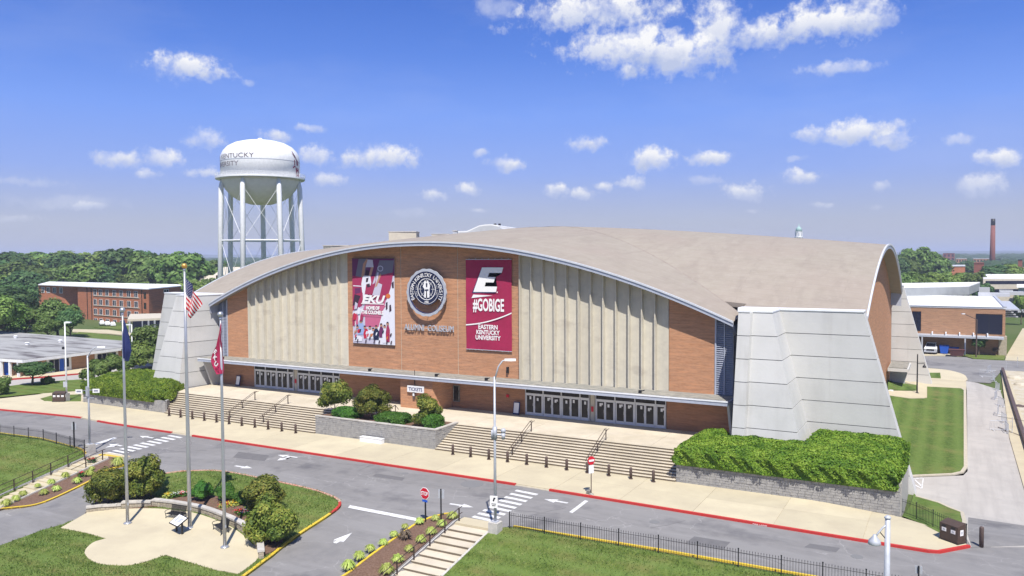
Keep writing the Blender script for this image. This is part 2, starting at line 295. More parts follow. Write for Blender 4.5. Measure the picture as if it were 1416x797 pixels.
def ex_asph(t, b, vec):
    f = noise(t, vec, .14, (.45, 1.8, 1), .45, .58, 7, dist=1.2); mixin(t, b, f, (.235, .228, .222), k=.8)
    f = noise(t, vec, .6, (.25, 2.2, 1), .52, .70, 9, dist=.4); mixin(t, b, f, (.27, .262, .255), k=.5)
    f = noise(t, vec, .22, None, .55, .7, 4); mixin(t, b, f, (.10, .098, .105), k=.75)
    v = t.nodes.new('ShaderNodeTexVoronoi'); v.feature = 'DISTANCE_TO_EDGE'; v.inputs['Scale'].default_value = .33
    n = t.nodes.new('ShaderNodeTexNoise'); n.inputs['Scale'].default_value = 1.2; n.inputs['Detail'].default_value = 6; t.links.new(vec, n.inputs['Vector']); a = t.nodes.new('ShaderNodeMixRGB'); a.blend_type = 'LINEAR_LIGHT'; a.inputs[0].default_value = .55; t.links.new(vec, a.inputs[1]); t.links.new(n.outputs['Color'], a.inputs[2]); t.links.new(a.outputs[0], v.inputs['Vector'])
    mr = t.nodes.new('ShaderNodeMapRange'); mr.inputs['From Min'].default_value = .012; mr.inputs['From Max'].default_value = .0; t.links.new(v.outputs['Distance'], mr.inputs['Value'])
    g = noise(t, vec, .13, None, .5, .6, 3); mm = t.nodes.new('ShaderNodeMath'); mm.operation = 'MULTIPLY'; t.links.new(mr.outputs[0], mm.inputs[0]); t.links.new(g, mm.inputs[1]); mixin(t, b, mm.outputs[0], (.34, .33, .32), k=.7)
M['asphalt'] = mat('worn_asphalt', (.215, .207, .20), (.185, .18, .176), scale=1.2, bump=.25, bscale=25, rough=.9, extra=ex_asph)
def ex_croad(t, b, vec):
    f = noise(t, vec, .5, (2.0, .12, 1), .45, .62, 6); mixin(t, b, f, (.33, .31, .285), k=.6)
    f = noise(t, vec, .5, None, .55, .7, 8); mixin(t, b, f, (.30, .28, .26), k=.4)
M['conc_road'] = mat('pale_concrete_road', (.43, .405, .37), (.39, .37, .34), scale=.6, bump=.1, extra=ex_croad)
M['kerb_red'] = mat('red_kerb_paint', (.50, .035, .03), (.42, .04, .035), scale=4, rough=.6)
M['kerb_worn'] = mat('faded_red_kerb_paint', (.50, .20, .14), (.50, .36, .28), scale=3, rough=.8)
M['kerb_yellow'] = mat('yellow_kerb_paint', (.68, .50, .03), (.60, .42, .06), scale=4, rough=.6)
M['kerb'] = mat('plain_concrete_kerb', (.50, .45, .35), (.42, .38, .30), scale=3)
M['paint'] = mat('road_marking_white', (.64, .64, .63), (.36, .355, .35), scale=4, lo=.5, hi=.72)
def ex_grass(stripes):
    def ex(t, b, vec):
        f = noise(t, vec, 3.2, (1, .5, 1), .44, .58, 9, .8); mixin(t, b, f, (.04, .075, .014), k=.7)
        f = noise(t, vec, 4.5, (1, .5, 1), .54, .66, 9, .8); mixin(t, b, f, (.20, .23, .08), k=.6)
        f = noise(t, vec, .28, None, .48, .68, 7, .65); mixin(t, b, f, (.22, .19, .075), k=.6)
        f = noise(t, vec, 1.6, None, .52, .72, 8, .7); mixin(t, b, f, (.14, .165, .045), k=.5)
        if stripes:
            w = t.nodes.new('ShaderNodeTexWave'); w.bands_direction = stripes; w.inputs['Scale'].default_value = .19; w.inputs['Distortion'].default_value = .7; w.inputs['Detail'].default_value = 3; t.links.new(vec, w.inputs['Vector'])
            mixin(t, b, w.outputs['Fac'], (.135, .20, .05), k=.6)
    return ex
M['grass'] = mat('lawn_grass', (.105, .15, .03), (.125, .17, .036), scale=.8, bump=.8, bscale=18, rough=.95, spec=.1, extra=ex_grass('Y'))
M['grass2'] = mat('mown_lawn_grass', (.085, .14, .032), (.10, .155, .036), scale=.8, bump=.8, bscale=18, rough=.95, spec=.1, extra=ex_grass('X'))
M['land'] = mat('green_land', (.07, .11, .03), (.11, .13, .05), scale=.02, rough=.95, spec=.1)
M['mulch'] = mat('brown_mulch', (.13, .075, .05), (.19, .12, .085), scale=9, bump=1., bscale=22, rough=.95, lo=.4, hi=.6)
def leaf(name, c1, c2, c3):
    m = bpy.data.materials.new(name); m.use_nodes = True; t = m.node_tree; b = t.nodes['Principled BSDF']; b.inputs['Roughness'].default_value = .6; b.inputs['Specular IOR Level'].default_value = .25
    ge = t.nodes.new('ShaderNodeNewGeometry'); cr = t.nodes.new('ShaderNodeValToRGB'); e = cr.color_ramp; e.elements[0].color = (*c1, 1); e.elements[1].color = (*c3, 1); e.elements.new(.5).color = (*c2, 1)
    tc = t.nodes.new('ShaderNodeTexCoord'); nz = t.nodes.new('ShaderNodeTexNoise'); nz.inputs['Scale'].default_value = .8; t.links.new(tc.outputs['Object'], nz.inputs['Vector'])
    ad = t.nodes.new('ShaderNodeMath'); ad.operation = 'MULTIPLY_ADD'; t.links.new(ge.outputs['Random Per Island'], ad.inputs[0]); ad.inputs[1].default_value = .6; 
    sb = t.nodes.new('ShaderNodeMath'); sb.operation = 'MULTIPLY_ADD'; t.links.new(nz.outputs['Fac'], sb.inputs[0]); sb.inputs[1].default_value = 1.6; sb.inputs[2].default_value = -.6; t.links.new(sb.outputs[0], ad.inputs[2])
    t.links.new(ad.outputs[0], cr.inputs[0])
    oi = t.nodes.new('ShaderNodeObjectInfo'); mr = t.nodes.new('ShaderNodeMapRange'); mr.inputs['To Min'].default_value = .80; mr.inputs['To Max'].default_value = 1.22; t.links.new(oi.outputs['Random'], mr.inputs['Value'])
    hv = t.nodes.new('ShaderNodeHueSaturation'); t.links.new(mr.outputs[0], hv.inputs['Value']); m2 = t.nodes.new('ShaderNodeMapRange'); m2.inputs['To Min'].default_value = .485; m2.inputs['To Max'].default_value = .51; t.links.new(oi.outputs['Random'], m2.inputs['Value']); t.links.new(m2.outputs[0], hv.inputs['Hue']); t.links.new(cr.outputs[0], hv.inputs['Color']); cr = hv
    t.links.new(cr.outputs[0], b.inputs['Base Color'])
    tr = t.nodes.new('ShaderNodeBsdfTranslucent'); t.links.new(cr.outputs[0], tr.inputs[0]); ms = t.nodes.new('ShaderNodeMixShader'); ms.inputs[0].default_value = .22
    t.links.new(b.outputs[0], ms.inputs[1]); t.links.new(tr.outputs[0], ms.inputs[2]); t.links.new(ms.outputs[0], t.nodes['Material Output'].inputs[0]); return m
M['leaf_tree'] = leaf('tree_leaves', (.05, .10, .02), (.11, .19, .04), (.20, .29, .08))
M['leaf_dark'] = leaf('dark_tree_leaves', (.03, .075, .022), (.065, .135, .04), (.12, .205, .065))
M['leaf_yel'] = leaf('light_tree_leaves', (.09, .16, .03), (.16, .25, .05), (.25, .34, .09))
M['leaf_mag'] = leaf('glossy_magnolia_leaves', (.035, .07, .012), (.13, .17, .025), (.32, .31, .06))
M['leaf_hedge'] = leaf('yew_hedge_leaves', (.045, .12, .01), (.14, .25, .02), (.28, .39, .05))
M['leaf_box'] = leaf('boxwood_leaves', (.03, .10, .015), (.06, .17, .02), (.10, .22, .035))
M['leaf_lily'] = leaf('daylily_leaves', (.22, .34, .05), (.42, .50, .12), (.58, .62, .25))
M['blades'] = leaf('grass_blades', (.06, .11, .02), (.13, .19, .04), (.27, .29, .10))
M['bark'] = mat('bark', (.12, .09, .065), (.18, .14, .10), scale=5, bump=.6, rough=.95)
M['stone'] = mat('grey_block_stone', (.36, .35, .33), (.26, .255, .25), scale=2.5, bump=.8, bscale=12, rough=.95)
M['galv_lt'] = mat('satin_aluminium', (.42, .45, .50), (.36, .38, .43), scale=4, rough=.5)
M['stone_tan'] = mat('tan_block_stone', (.42, .37, .28), (.31, .27, .21), scale=2.5, bump=.8, bscale=12, rough=.95)
M['coping'] = mat('light_coping_stone', (.52, .49, .44), (.42, .40, .37), scale=3, bump=.4, rough=.9)
M['black'] = mat('black_metal', (.02, .02, .022), rough=.5)
M['dark_rail'] = mat('dark_bronze_rail', (.065, .045, .04), rough=.5, metal=.3)
M['bollard'] = mat('brown_bollard_paint', (.10, .07, .06), rough=.6)
M['silver'] = mat('brushed_silver_metal', (.50, .51, .53), (.42, .43, .45), scale=6, rough=.35, metal=.6, stretch=(1, 1, .2))
M['galv'] = mat('galvanised_steel', (.50, .52, .56), (.42, .44, .48), scale=5, rough=.55, metal=.2)
M['gold'] = mat('gold_ball', (.75, .42, .10), rough=.3, metal=.6)
M['maroon'] = mat('maroon_cloth', (.35, .020, .075), (.31, .018, .065), scale=2, rough=.8)
M['red'] = mat('flag_red', (.55, .02, .03), rough=.8)
M['fwhite'] = mat('flag_white', (.78, .77, .76), rough=.8)
M['navy'] = mat('flag_navy', (.02, .03, .12), rough=.8)
M['brown'] = mat('brown_bin_plastic', (.085, .055, .042), (.065, .045, .035), scale=3, rough=.6)
M['stopred'] = mat('stop_sign_red', (.55, .012, .03), rough=.45)
M['blue'] = mat('blue_paint', (.02, .10, .50), rough=.5)
M['flat_roof'] = mat('stained_grey_flat_roof', (.33, .33, .32), (.11, .10, .10), scale=.30, lo=.47, hi=.66, stretch=(.35, 1.6, 1), rough=.95)
M['white_roof'] = mat('white_membrane_roof', (.80, .80, .80), (.74, .74, .74), scale=.4, rough=.7)
M['roof_dark'] = mat('mid_grey_metal_wall', (.30, .32, .33), (.26, .275, .285), scale=.5)
M['roof_grey'] = mat('light_grey_roof', (.50, .51, .53), (.42, .43, .45), scale=.2, rough=.8)
M['beige'] = mat('beige_panel', (.55, .50, .40), (.48, .44, .36), scale=1, rough=.8)
M['dirt'] = mat('bare_dirt', (.42, .36, .24), (.50, .46, .38), scale=.7, bump=.6, rough=.95)
M['skin'] = mat('print_skin_tone', (.45, .24, .16), rough=.8)
M['orange'] = mat('basketball_orange', (.60, .16, .04), rough=.7)
M['far'] = mat('far_wooded_hill', (.035, .065, .035), (.055, .085, .045), scale=.004, rough=1, spec=0)

def objvar(m, lo, hi):      # each slab or panel a slightly different tone
    t = m.node_tree; b = t.nodes['Principled BSDF']; src = b.inputs['Base Color'].links[0].from_socket; oi = t.nodes.new('ShaderNodeObjectInfo'); mr = t.nodes.new('ShaderNodeMapRange'); mr.inputs['To Min'].default_value = lo; mr.inputs['To Max'].default_value = hi
    t.links.new(oi.outputs['Random'], mr.inputs['Value']); hv = t.nodes.new('ShaderNodeHueSaturation'); t.links.new(mr.outputs[0], hv.inputs['Value']); t.links.new(src, hv.inputs['Color']); t.links.new(hv.outputs[0], b.inputs['Base Color'])
objvar(M['walk'], .94, 1.05); objvar(M['step'], .95, 1.04); objvar(M['panel'], .93, 1.06); objvar(M['white_conc'], .965, 1.03); objvar(M['coping'], .9, 1.08)

# ================================================================ GROUND
def axis(lo, hi, a, b, st):       # dense between a and b, growing steps outside
    L = list(np.arange(a, b + .01, st)); s = st; x = b
    while x < hi: s *= 1.6; x = min(hi, x + s); L.append(x)
    s = st; x = a
    while x > lo: s *= 1.6; x = max(lo, x - s); L.insert(0, x)
    return L
gx = axis(-9000, 9000, -150, 40, 2.); gy = axis(-600, 12000, 8, 160, 2.)
def hh(x, y):
    return h(x, y)
mb = MB(); mb.v = [(x, y, hh(x, y) - .12) for y in gy for x in gx]; nx = len(gx)
mb.f = [(j * nx + i, j * nx + i + 1, (j + 1) * nx + i + 1, (j + 1) * nx + i) for j in range(len(gy) - 1) for i in range(nx - 1)]; mb.m = [0] * len(mb.f)
tag(mb.build('ground', M['land'], smooth=True), kind='structure')

def drape(pts, step=1.0):
    bm = bmesh.new(); vs = [bm.verts.new((x, y, 0)) for x, y in pts]; bm.faces.new(vs); bmesh.ops.triangulate(bm, faces=bm.faces)
    xs = [p[0] for p in pts]; ys = [p[1] for p in pts]
    for ax, lo, hi, lim in ((0, min(xs), max(xs), None), (1, min(ys), max(ys), None)):
        need = (min(ys) < 45 and ax in (0, 1)) or (max(xs) > -10 and max(ys) > 56)
        if not need: continue
        k = math.floor(lo / step) * step + step
        while k < hi:
            ok = True
            if ax == 0: ok = (max(xs) > -10 and k > -10) or min(ys) < 45
            if ax == 1: ok = k < 46 or (56 < k < 70 and max(xs) > -10)
            if ok:
                co = (k, 0, 0) if ax == 0 else (0, k, 0); no = (1, 0, 0) if ax == 0 else (0, 1, 0)
                bmesh.ops.bisect_plane(bm, geom=bm.verts[:] + bm.edges[:] + bm.faces[:], plane_co=co, plane_no=no)
            k += step
    return bm
def sheet(name, pts, off, mt, parent=None, skirt=.25, kind='structure', step=1.5, zf=None, skmat=None):
    bm = drape(pts, step); zf = zf or h
    if bm.faces:
        bm.normal_update()
        if sum(f.normal.z * f.calc_area() for f in bm.faces) < 0: bmesh.ops.reverse_faces(bm, faces=bm.faces)
    for v in bm.verts: v.co.z = zf(v.co.x, v.co.y) + off
    if skirt:
        be = [e for e in bm.edges if e.is_boundary]; r = bmesh.ops.extrude_edge_only(bm, edges=be)
        for g in r['geom']:
            if isinstance(g, bmesh.types.BMVert): g.co.z -= skirt
        if skmat:
            for g in r['geom']:
                if isinstance(g, bmesh.types.BMFace): g.material_index = 1
    me = bpy.data.meshes.new(name); bm.to_mesh(me); bm.free(); me.materials.append(mt)
    if skmat: me.materials.append(skmat)
    o = link(name, me, parent)
    if parent is None: tag(o, kind=kind)
    return o
def densify(pts, step):
    out = []
    for a, b in zip(pts[:-1], pts[1:]):
        a, b = np.array(a[:2]), np.array(b[:2]); n = max(1, int(np.linalg.norm(b - a) / step)); out += [tuple(a + (b - a) * k / n) for k in range(n)]
    return out + [tuple(pts[-1][:2])]
def strip(path, w, z0, z1, zf=None, mb=None, side=1, closed=False):     # kerb-like strip, path is its outer edge, widening to the left (side=1)
    zf = zf or h; P = [np.array(p[:2], float) for p in path]; mb = mb or MB(); n = len(P); rings = []
    for i, p in enumerate(P):
        t = (P[(i + 1) % n] - P[i - 1]) if closed else (P[min(i + 1, n - 1)] - P[max(i - 1, 0)]); t /= np.linalg.norm(t) + 1e-9; nn = np.array([-t[1], t[0]]) * side
        q = p + nn * w; z = zf(*p); rings.append([(p[0], p[1], z + z0), (q[0], q[1], z + z0), (q[0], q[1], z + z1), (p[0], p[1], z + z1)])
    b = len(mb.v); mb.v += [v for r in rings for v in r]; m = n if closed else n - 1
    for i in range(m):
        j = (i + 1) % n
        for k in range(4): mb.f.append((b + i * 4 + k, b + i * 4 + (k + 1) % 4, b + j * 4 + (k + 1) % 4, b + j * 4 + k)); mb.m.append(mb.cur)
    if not closed: mb.f += [(b, b + 1, b + 2, b + 3), (b + (n - 1) * 4 + 3, b + (n - 1) * 4 + 2, b + (n - 1) * 4 + 1, b + (n - 1) * 4)]; mb.m += [mb.cur] * 2
    return mb
def kerb(path, m, w=.2, top=.16, name='kerb', side=1, step=1.2):
    return tag(strip(densify(path, step), w, -.1, top, side=side).build(name, M[m], fix=True), kind='structure')

road = sheet('road', [(-140, 20), (12, 20), (12, 58.5), (-3.2, 60), (-3.2, 57), (-70, 57), (-98, 56.5), (-140, 52)], 0, M['asphalt'], skirt=.3, step=1.5)
# kerb line of the front pavement
KB = GP([(0, 568), (60, 573.5), (112, 579)]) + [(-80, 54.0), (-70, 54.0)]
KB = [(-140, 48.5), (-112, 51.4)] + KB
kx = {k: G(k, y)[0] for k, y in ((112, 579), (137, 583), (235, 600), (265, 604), (712, 672), (760, 679))}
def kline(x):
    if x > -30: return 54.0 - (x + 30) * .03
    if x > -70: return 54.0
    for a, b in zip(KB[:-1], KB[1:]):
        if a[0] <= x <= b[0]: return a[1] + (b[1] - a[1]) * (x - a[0]) / (b[0] - a[0])
    return 48
def kpath(x0, x1): return [(x, kline(x)) for x in np.linspace(x0, x1, max(2, int((x1 - x0) / 2) + 1))]
kerb(kpath(-140, kx[112]), 'kerb_red'); kerb(kpath(kx[112], kx[137]), 'kerb', top=.06); kerb(kpath(kx[137], kx[235]), 'kerb_red'); kerb(kpath(kx[235], kx[265]), 'kerb', top=.05)
kerb(kpath(kx[265], kx[712]), 'kerb_red'); kerb(kpath(kx[712], kx[760]), 'kerb', top=.05)
CR = [tuple(G(1300, 766)[:2]), tuple(G(1342, 758)[:2])]
kerb(kpath(kx[760], CR[0][0] - .6) + [CR[0], CR[1]], 'kerb_red')
# pavement of separate slabs
walk = bpy.data.objects.new('sidewalk', None); COL.objects.link(walk); tag(walk, kind='structure')
sheet('slab_base', [(x, kline(x) + .2) for x in np.linspace(-139, -3.2, 60)] + [(-3.2, 60.9), (-81, 60.9), (-100, 67), (-139, 56)], .09, M['walk'], parent=walk, skirt=.3)
bnd = [-98, -92, -86, -80.5] + list(np.linspace(-75, -4.6, 14))
for a, b in zip(bnd[:-1], bnd[1:]):
    far = lambda x: 60.4 if x > -79 else 60.4 + (-79 - x) * .1
    ya, yb = far(a), far(b); split = (-28.6 < (a + b) / 2 < -24.5)
    rows = [(kline(a) + .22, kline(b) + .22, ya, yb)] if not (a > -30) else [(kline(a) + .22, kline(b) + .22, 57.4, 57.4), (57.42, 57.42, ya, yb)]
    for y0, y1, y2, y3 in rows:
        sheet('slab', [(a + .012, y0), (b - .012, y1), (b - .012, y3), (a + .012, y2)], .12, M['walk'], parent=walk, skirt=.04)
sheet('slab', [(-4.588, kline(-4.6) + .22), (CR[0][0] - .3, CR[0][1] + .22), (CR[0][0] + .1, CR[0][1] + .25), (CR[1][0] - .2, CR[1][1] + .15), (.9, 56.3), (-2.8, 60.0), (-4.588, 60.4)], .12, M['walk'], parent=walk, skirt=.04)
sheet('slab', [(-139, kline(-139) + .22), (-112, kline(-112) + .22), (-98.02, kline(-98) + .22)] + [(-93.9, 60.9)][:0] + GP([(112, 557), (60, 556), (54, 553.5), (110, 545), (112, 543), (60, 546), (0, 552.5)]) + [(-125, 56)], .111, M['walk'], parent=walk, skirt=.1)

# left roads and lawns
def LP(lst): return GP(lst)
sheet('back_road', LP([(-120, 540), (0, 527), (60, 523), (115, 518), (205, 503), (212, 506), (150, 520), (116, 528), (60, 537), (0, 551.5), (-120, 566)]), .02, M['conc_road'], skirt=.2)
sheet('back_pavement', LP([(-120, 533), (0, 521), (60, 516), (110, 510), (205, 492), (205, 502), (114, 517), (60, 521.5), (0, 525.5), (-120, 539)]), .13, M['walk'], skirt=.3)
kerb(LP([(0, 526.5), (60, 522.3), (114, 517.5), (140, 513)]), 'kerb_red', name='back_kerb', side=1)
sheet('lawn', LP([(-60, 560), (0, 537), (60, 529.5), (116, 526), (124, 534), (114, 541.5), (60, 545), (0, 551), (-60, 561)]), .16, M['grass'], skirt=.3)
sheet('lawn', LP([(56, 553), (70, 549), (112, 547), (112, 556.5), (80, 557), (62, 556)]), .16, M['grass'], skirt=.2)
# campus green in front of the brick dormitory
sheet('lawn', LP([(88, 468), (112, 459), (215, 472), (215, 482), (160, 476)]), .1, M['grass'], skirt=.2)
sheet('path', LP([(100, 456), (150, 457), (215, 466), (215, 469), (150, 462), (100, 459.5)]), .14, M['walk'], skirt=.2)
sheet('lawn', LP([(130, 453), (200, 449), (215, 457), (160, 455.5)]), .1, M['grass'], skirt=.2)

# near lawns, beds, island, patio
LL = LP([(-150, 590), (0, 600), (60, 608), (113, 624)]); 
sheet('front_lawn', LP([(-200, 588), (0, 600.5), (60, 608.5), (112, 623)]) + [tuple(G(118, 633)[:2]), tuple(G(60, 661)[:2]), tuple(G(0, 691)[:2]), tuple(G(-90, 735)[:2]), tuple(G(-260, 720)[:2])], .15, M['grass'], skirt=.4, step=1.5)
kerb([(-125, 46.6)] + LP([(0, 600), (60, 608), (112, 622), (120, 627)]), 'kerb_yellow', side=-1)
XR0, XR1 = -28.7, -26.0      # right-hand foreground steps
RL = [(XR1 + .02, 44.2), (-25.2, 45.0), (-24.6, 45.3), (6, 45.8), (6, 12), (XR1 + .02, 12)]
sheet('front_lawn', RL, .15, M['grass'], skirt=.5, step=1.5)
kerb([(-24.9, 45.4), (-15, 45.85), (8, 46.0)], 'kerb_yellow', side=1, w=.16)
YB = smooth(LP([(472, 800), (500, 779), (530, 757), (560, 736), (575, 726)]), 4, False)
YBE = smooth(LP([(575, 726), (600, 716), (620, 712), (634, 716)]), 4, False)
bedR = [(p[0] + .1, p[1]) for p in YB] + YBE[1:] + [(XR0 - .22, 44.2), (XR0 - .22, 33), (YB[0][0], 33)]
sheet('planting_bed', bedR, .12, M['mulch'], skirt=.4, step=1.)
kerb([(YB[0][0] + .1, 30)] + YB + YBE[1:], 'kerb_yellow', side=-1, w=.16)
# left planting bed beside the left-hand steps
YL = smooth(LP([(-40, 712), (0, 706), (20, 704), (50, 700), (80, 689), (126, 667)]), 4, False)
kerb(YL + LP([(140, 655), (172, 645), (168, 634), (150, 631), (138, 630.5)]), 'kerb_yellow', side=1, w=.16)
# central island
ISL = smooth(LP([(118, 716), (150, 693), (190, 669), (222, 658), (262, 653), (310, 653.5), (380, 667), (430, 678), (462, 689), (472, 699), (458, 713), (400, 752), (345, 795), (300, 830)]), 5, False)
ISL += LP([(200, 850), (0, 850), (-60, 800), (0, 757), (60, 735), (85, 728)])
sheet('lawn_island', ISL, .12, M['grass'], skirt=.4, step=1.2)
def sub(path, a, b): return path[a:b]
kerb(ISL[12:45], 'kerb_worn', side=-1, step=.7); kerb(ISL[44:51], 'kerb_red', side=-1, step=.5); kerb(ISL[50:66], 'kerb_yellow', side=-1, step=.7); kerb(ISL[0:13], 'kerb', side=-1, w=.15, top=.13, step=.7)
PAT = smooth(LP([(118, 713.5), (128, 707)]), 1, False) + smooth(LP([(165, 707), (205, 706), (238, 708), (275, 714), (320, 732), (350, 757), (357, 775), (330, 797)]), 5, False) + LP([(300, 792), (262, 781), (230, 771)]) + smooth(LP([(225, 772), (190, 783), (160, 785), (132, 781), (117, 768), (128, 754), (147, 748)]), 4, False) + LP([(120, 740), (84, 733)])
pat = sheet('patio', PAT, .16, M['walk'], skirt=.3, step=1.)
# right-hand side: side road, lawns, pavements
sheet('side_road', [(-3.4, 57.6)][:0] + LP([(1343, 757), (1420, 757), (1560, 757), (1560, 640), (1405, 607), (1383, 540), (1352, 530), (1335, 527), (1337, 541), (1338, 652), (1332, 658), (1262, 661), (1264, 688), (1300, 697), (1334, 711), (1336, 745)]), .02, M['conc_road'], skirt=.1, step=1.2)
sheet('asphalt_patch', LP([(1344, 758), (1560, 758), (1560, 737), (1416, 727.5), (1339, 716), (1338, 740)]), .03, M['asphalt'], skirt=.05, step=1.2)
sheet('side_lawn', LP([(1225, 548), (1282, 552), (1282, 536), (1330, 538.5), (1335, 541), (1337, 648), (1333, 654), (1320, 657), (1262, 660), (1225, 662)]), .14, M['grass2'], skirt=.3)
sheet('side_lawn', LP([(1228, 529), (1267, 533.5), (1267, 541), (1228, 540)]), .14, M['grass2'], skirt=.3)
sheet('side_lawn', [(-2.4, 71.2), (-2.7, 60.5)] + LP([(1250, 716), (1300, 740), (1334, 742), (1333, 712), (1300, 698), (1268, 689)]), .12, M['grass2'], skirt=.3, step=1.)
kerb(LP([(1262, 660.5), (1320, 658), (1333, 655), (1338, 648), (1336, 541), (1331, 538)]), 'kerb', side=1, w=.3, top=.15)
kerb(LP([(1268, 688), (1300, 697), (1333, 711), (1336, 722), (1337, 742)]), 'kerb', side=-1, w=.25, top=.15)
sheet('side_path', LP([(1222, 541.5), (1268, 541.5), (1268, 534), (1240, 526), (1240, 520), (1260, 522), (1336, 529), (1336, 540), (1284, 537), (1282, 551), (1222, 547)]), .12, M['walk'], skirt=.2)
sheet('side_pavement', smooth(LP([(1279, 510), (1310, 513), (1332, 519), (1338, 526)]), 4, False) + LP([(1334, 529), (1280, 525)]), .15, M['walk'], skirt=.3)
sheet('side_lawn', LP([(1282, 517), (1300, 517), (1301, 525), (1283, 524)]), .17, M['grass2'], skirt=.05)
sheet('back_drive', LP([(1272, 492), (1330, 494), (1416, 500), (1500, 508), (1500, 530), (1416, 514), (1384, 514), (1370, 530), (1338, 528), (1332, 519), (1310, 512), (1276, 508)]), .04, M['asphalt'], skirt=.1)
sheet('back_pavement', LP([(1274, 490), (1333, 489), (1334, 492), (1274, 493)]), .12, M['walk'], skirt=.3)
sheet('back_lawn', LP([(1334, 490), (1390, 493), (1389, 499), (1345, 497), (1332, 493)]), .2, M['grass'], skirt=.3)
sheet('back_pavement', LP([(1390, 499), (1391, 494), (1414, 455), (1500, 455), (1500, 504)]), .14, M['walk'], skirt=.3)
sheet('side_walkway', LP([(1384, 513), (1392, 513), (1418, 590), (1450, 690), (1420, 690), (1396, 607)]), .10, M['walk'], skirt=.3)
sheet('dirt_lot', LP([(1390, 513), (1520, 520), (1600, 680), (1440, 680), (1416, 600)]), .05, M['dirt'], skirt=.2)

# ---- painted road markings, each a child of the road
def quad(name, P, off=.008, parent=None):
    P = [tuple(G(*p)[:2]) for p in P] if isinstance(P[0][0], (int, float)) and max(p[0] for p in P) > 50 else P
    o = sheet(name, P, off + .004, M['paint'], parent=parent or road, skirt=0, step=.8); return o
def lerp(a, b, t): return (a[0] + (b[0] - a[0]) * t, a[1] + (b[1] - a[1]) * t)
for L0, L1, R0, R1 in (((713, 678.5), (646.5, 719), (743, 684.5), (676.5, 726)), ((233, 602.5), (148, 625.8), (250.5, 605.7), (167, 629.5))):
    for i in range(10):
        a = G(*lerp(L0, L1, i / 9)); b = G(*lerp(R0, R1, i / 9)); y = (a[1] + b[1]) / 2; quad('crosswalk_stripe', [(a[0], a[1] - .2), (b[0], b[1] - .2), (b[0], b[1] + .2), (a[0], a[1] + .2)])
def arrow(px_tail, px_head, w=.13, hl=1.0, hw=.42, branch=None):
    a = G(*px_tail)[:2]; b = G(*px_head)[:2]; t = (b - a) / np.linalg.norm(b - a); n = np.array([-t[1], t[0]]); c = b - t * hl
    P = [a - n * w, c - n * w, c - n * hw, b, c + n * hw, c + n * w, a + n * w]; sheet('lane_arrow', [tuple(p) for p in P], .012, M['paint'], parent=road, skirt=0, step=.8)
    if branch:
        d = a + (b - a) * .35; e = np.array(G(*branch)[:2]); t2 = (e - d) / np.linalg.norm(e - d); n2 = np.array([-t2[1], t2[0]]); c2 = e - t2 * hl * .8
        P = [d - n2 * w, c2 - n2 * w, c2 - n2 * hw, e, c2 + n2 * hw, c2 + n2 * w, d + n2 * w]; sheet('lane_arrow', [tuple(p) for p in P], .017, M['paint'], parent=road, skirt=0, step=.8)
arrow((411, 633), (384, 629.5), branch=(383, 637.5)); arrow((325, 644.5), (349, 648)); arrow((463, 751.5), (487, 737), hl=1.3); arrow((622, 697), (655, 702)); arrow((785, 696), (752, 690.5))
arrow((212, 606), (193, 603.2)); arrow((168.5, 617), (150, 614), branch=(145, 619.5))
quad('stop_line', [(481, 702.5), (583.5, 722.5), (585, 718.5), (484, 699)]); quad('stop_line', [(787, 708.5), (791.5, 710), (813.5, 693.5), (809, 692)]); quad('stop_line', [(126, 615), (130, 616.5), (162, 606.2), (158, 605)])
for P in ([(1263, 662), (1276, 661.3), (1277, 662.3), (1263, 663)], [(1276, 662), (1277.5, 662), (1275.5, 676.5), (1273.5, 676)], [(1263, 671), (1264, 670), (1275, 676), (1274, 677)], [(1264, 664), (1266, 664), (1275, 672), (1274, 674)]):
    sheet('painted_line', LP(P), .035, M['paint'], skirt=0)
mb = MB(); c = G(653, 669.5); mb.lathe([(.9, -.01), (.9, .012), (.0, .013)], (c[0], c[1], c[2]), 20); mb.build('manhole_cover', M['joint'], road)
for px_, py_, r_ in ((430, 690, .35), (905, 722, .35), (560, 655, .3), (1185, 770, .35)):
    mb = MB(); c = G(px_, py_); mb.lathe([(r_, -.01), (r_, .010), (.0, .011)], (c[0], c[1], c[2]), 16); mb.build('utility_cover', M['joint'], road)
M['patch'] = mat('dark_asphalt_patch', (.13, .127, .128), (.155, .15, .15), scale=2, bump=.2)
for P_ in ([(330, 625), (372, 630), (366, 638), (322, 633)], [(960, 742), (1010, 750), (1000, 760), (948, 751)], [(1120, 752), (1162, 758), (1156, 764), (1112, 757)], [(520, 655), (560, 661), (556, 665), (515, 659)]):
    sheet('road_patch', LP(P_), .005, M['patch'], parent=road, skirt=0, step=.8)
rr_ = random.Random(5)
for k_ in range(16):      # sealed cracks
    x_, y_ = rr_.uniform(-75, -6), rr_.uniform(46.6, 53.2); a_ = rr_.choice([0, 0, PI / 2]) + rr_.uniform(-.3, .3); pts_ = [(x_, y_)]
    for j_ in range(rr_.randint(4, 9)): a_ += rr_.uniform(-.45, .45); x_ += .6 * math.cos(a_); y_ += .6 * math.sin(a_); y_ = min(53.6, max(46.4, y_)); pts_.append((x_, y_))
    mb = strip(pts_, .045, .001, .007); mb.build('crack_seal', M['patch'], road, fix=True)
t_ = MB(); a = G(1044, 725); b = G(1059, 727.5)
text_on(t_, 'FIRE LANE', ((a[0] + b[0]) / 2, kline((a[0] + b[0]) / 2) - .03, .02), (1, 0, 0), (0, 0, 1), .10, ext=.004, width=.9, bold=.0); t_.build('lettering', M['fwhite'], road)

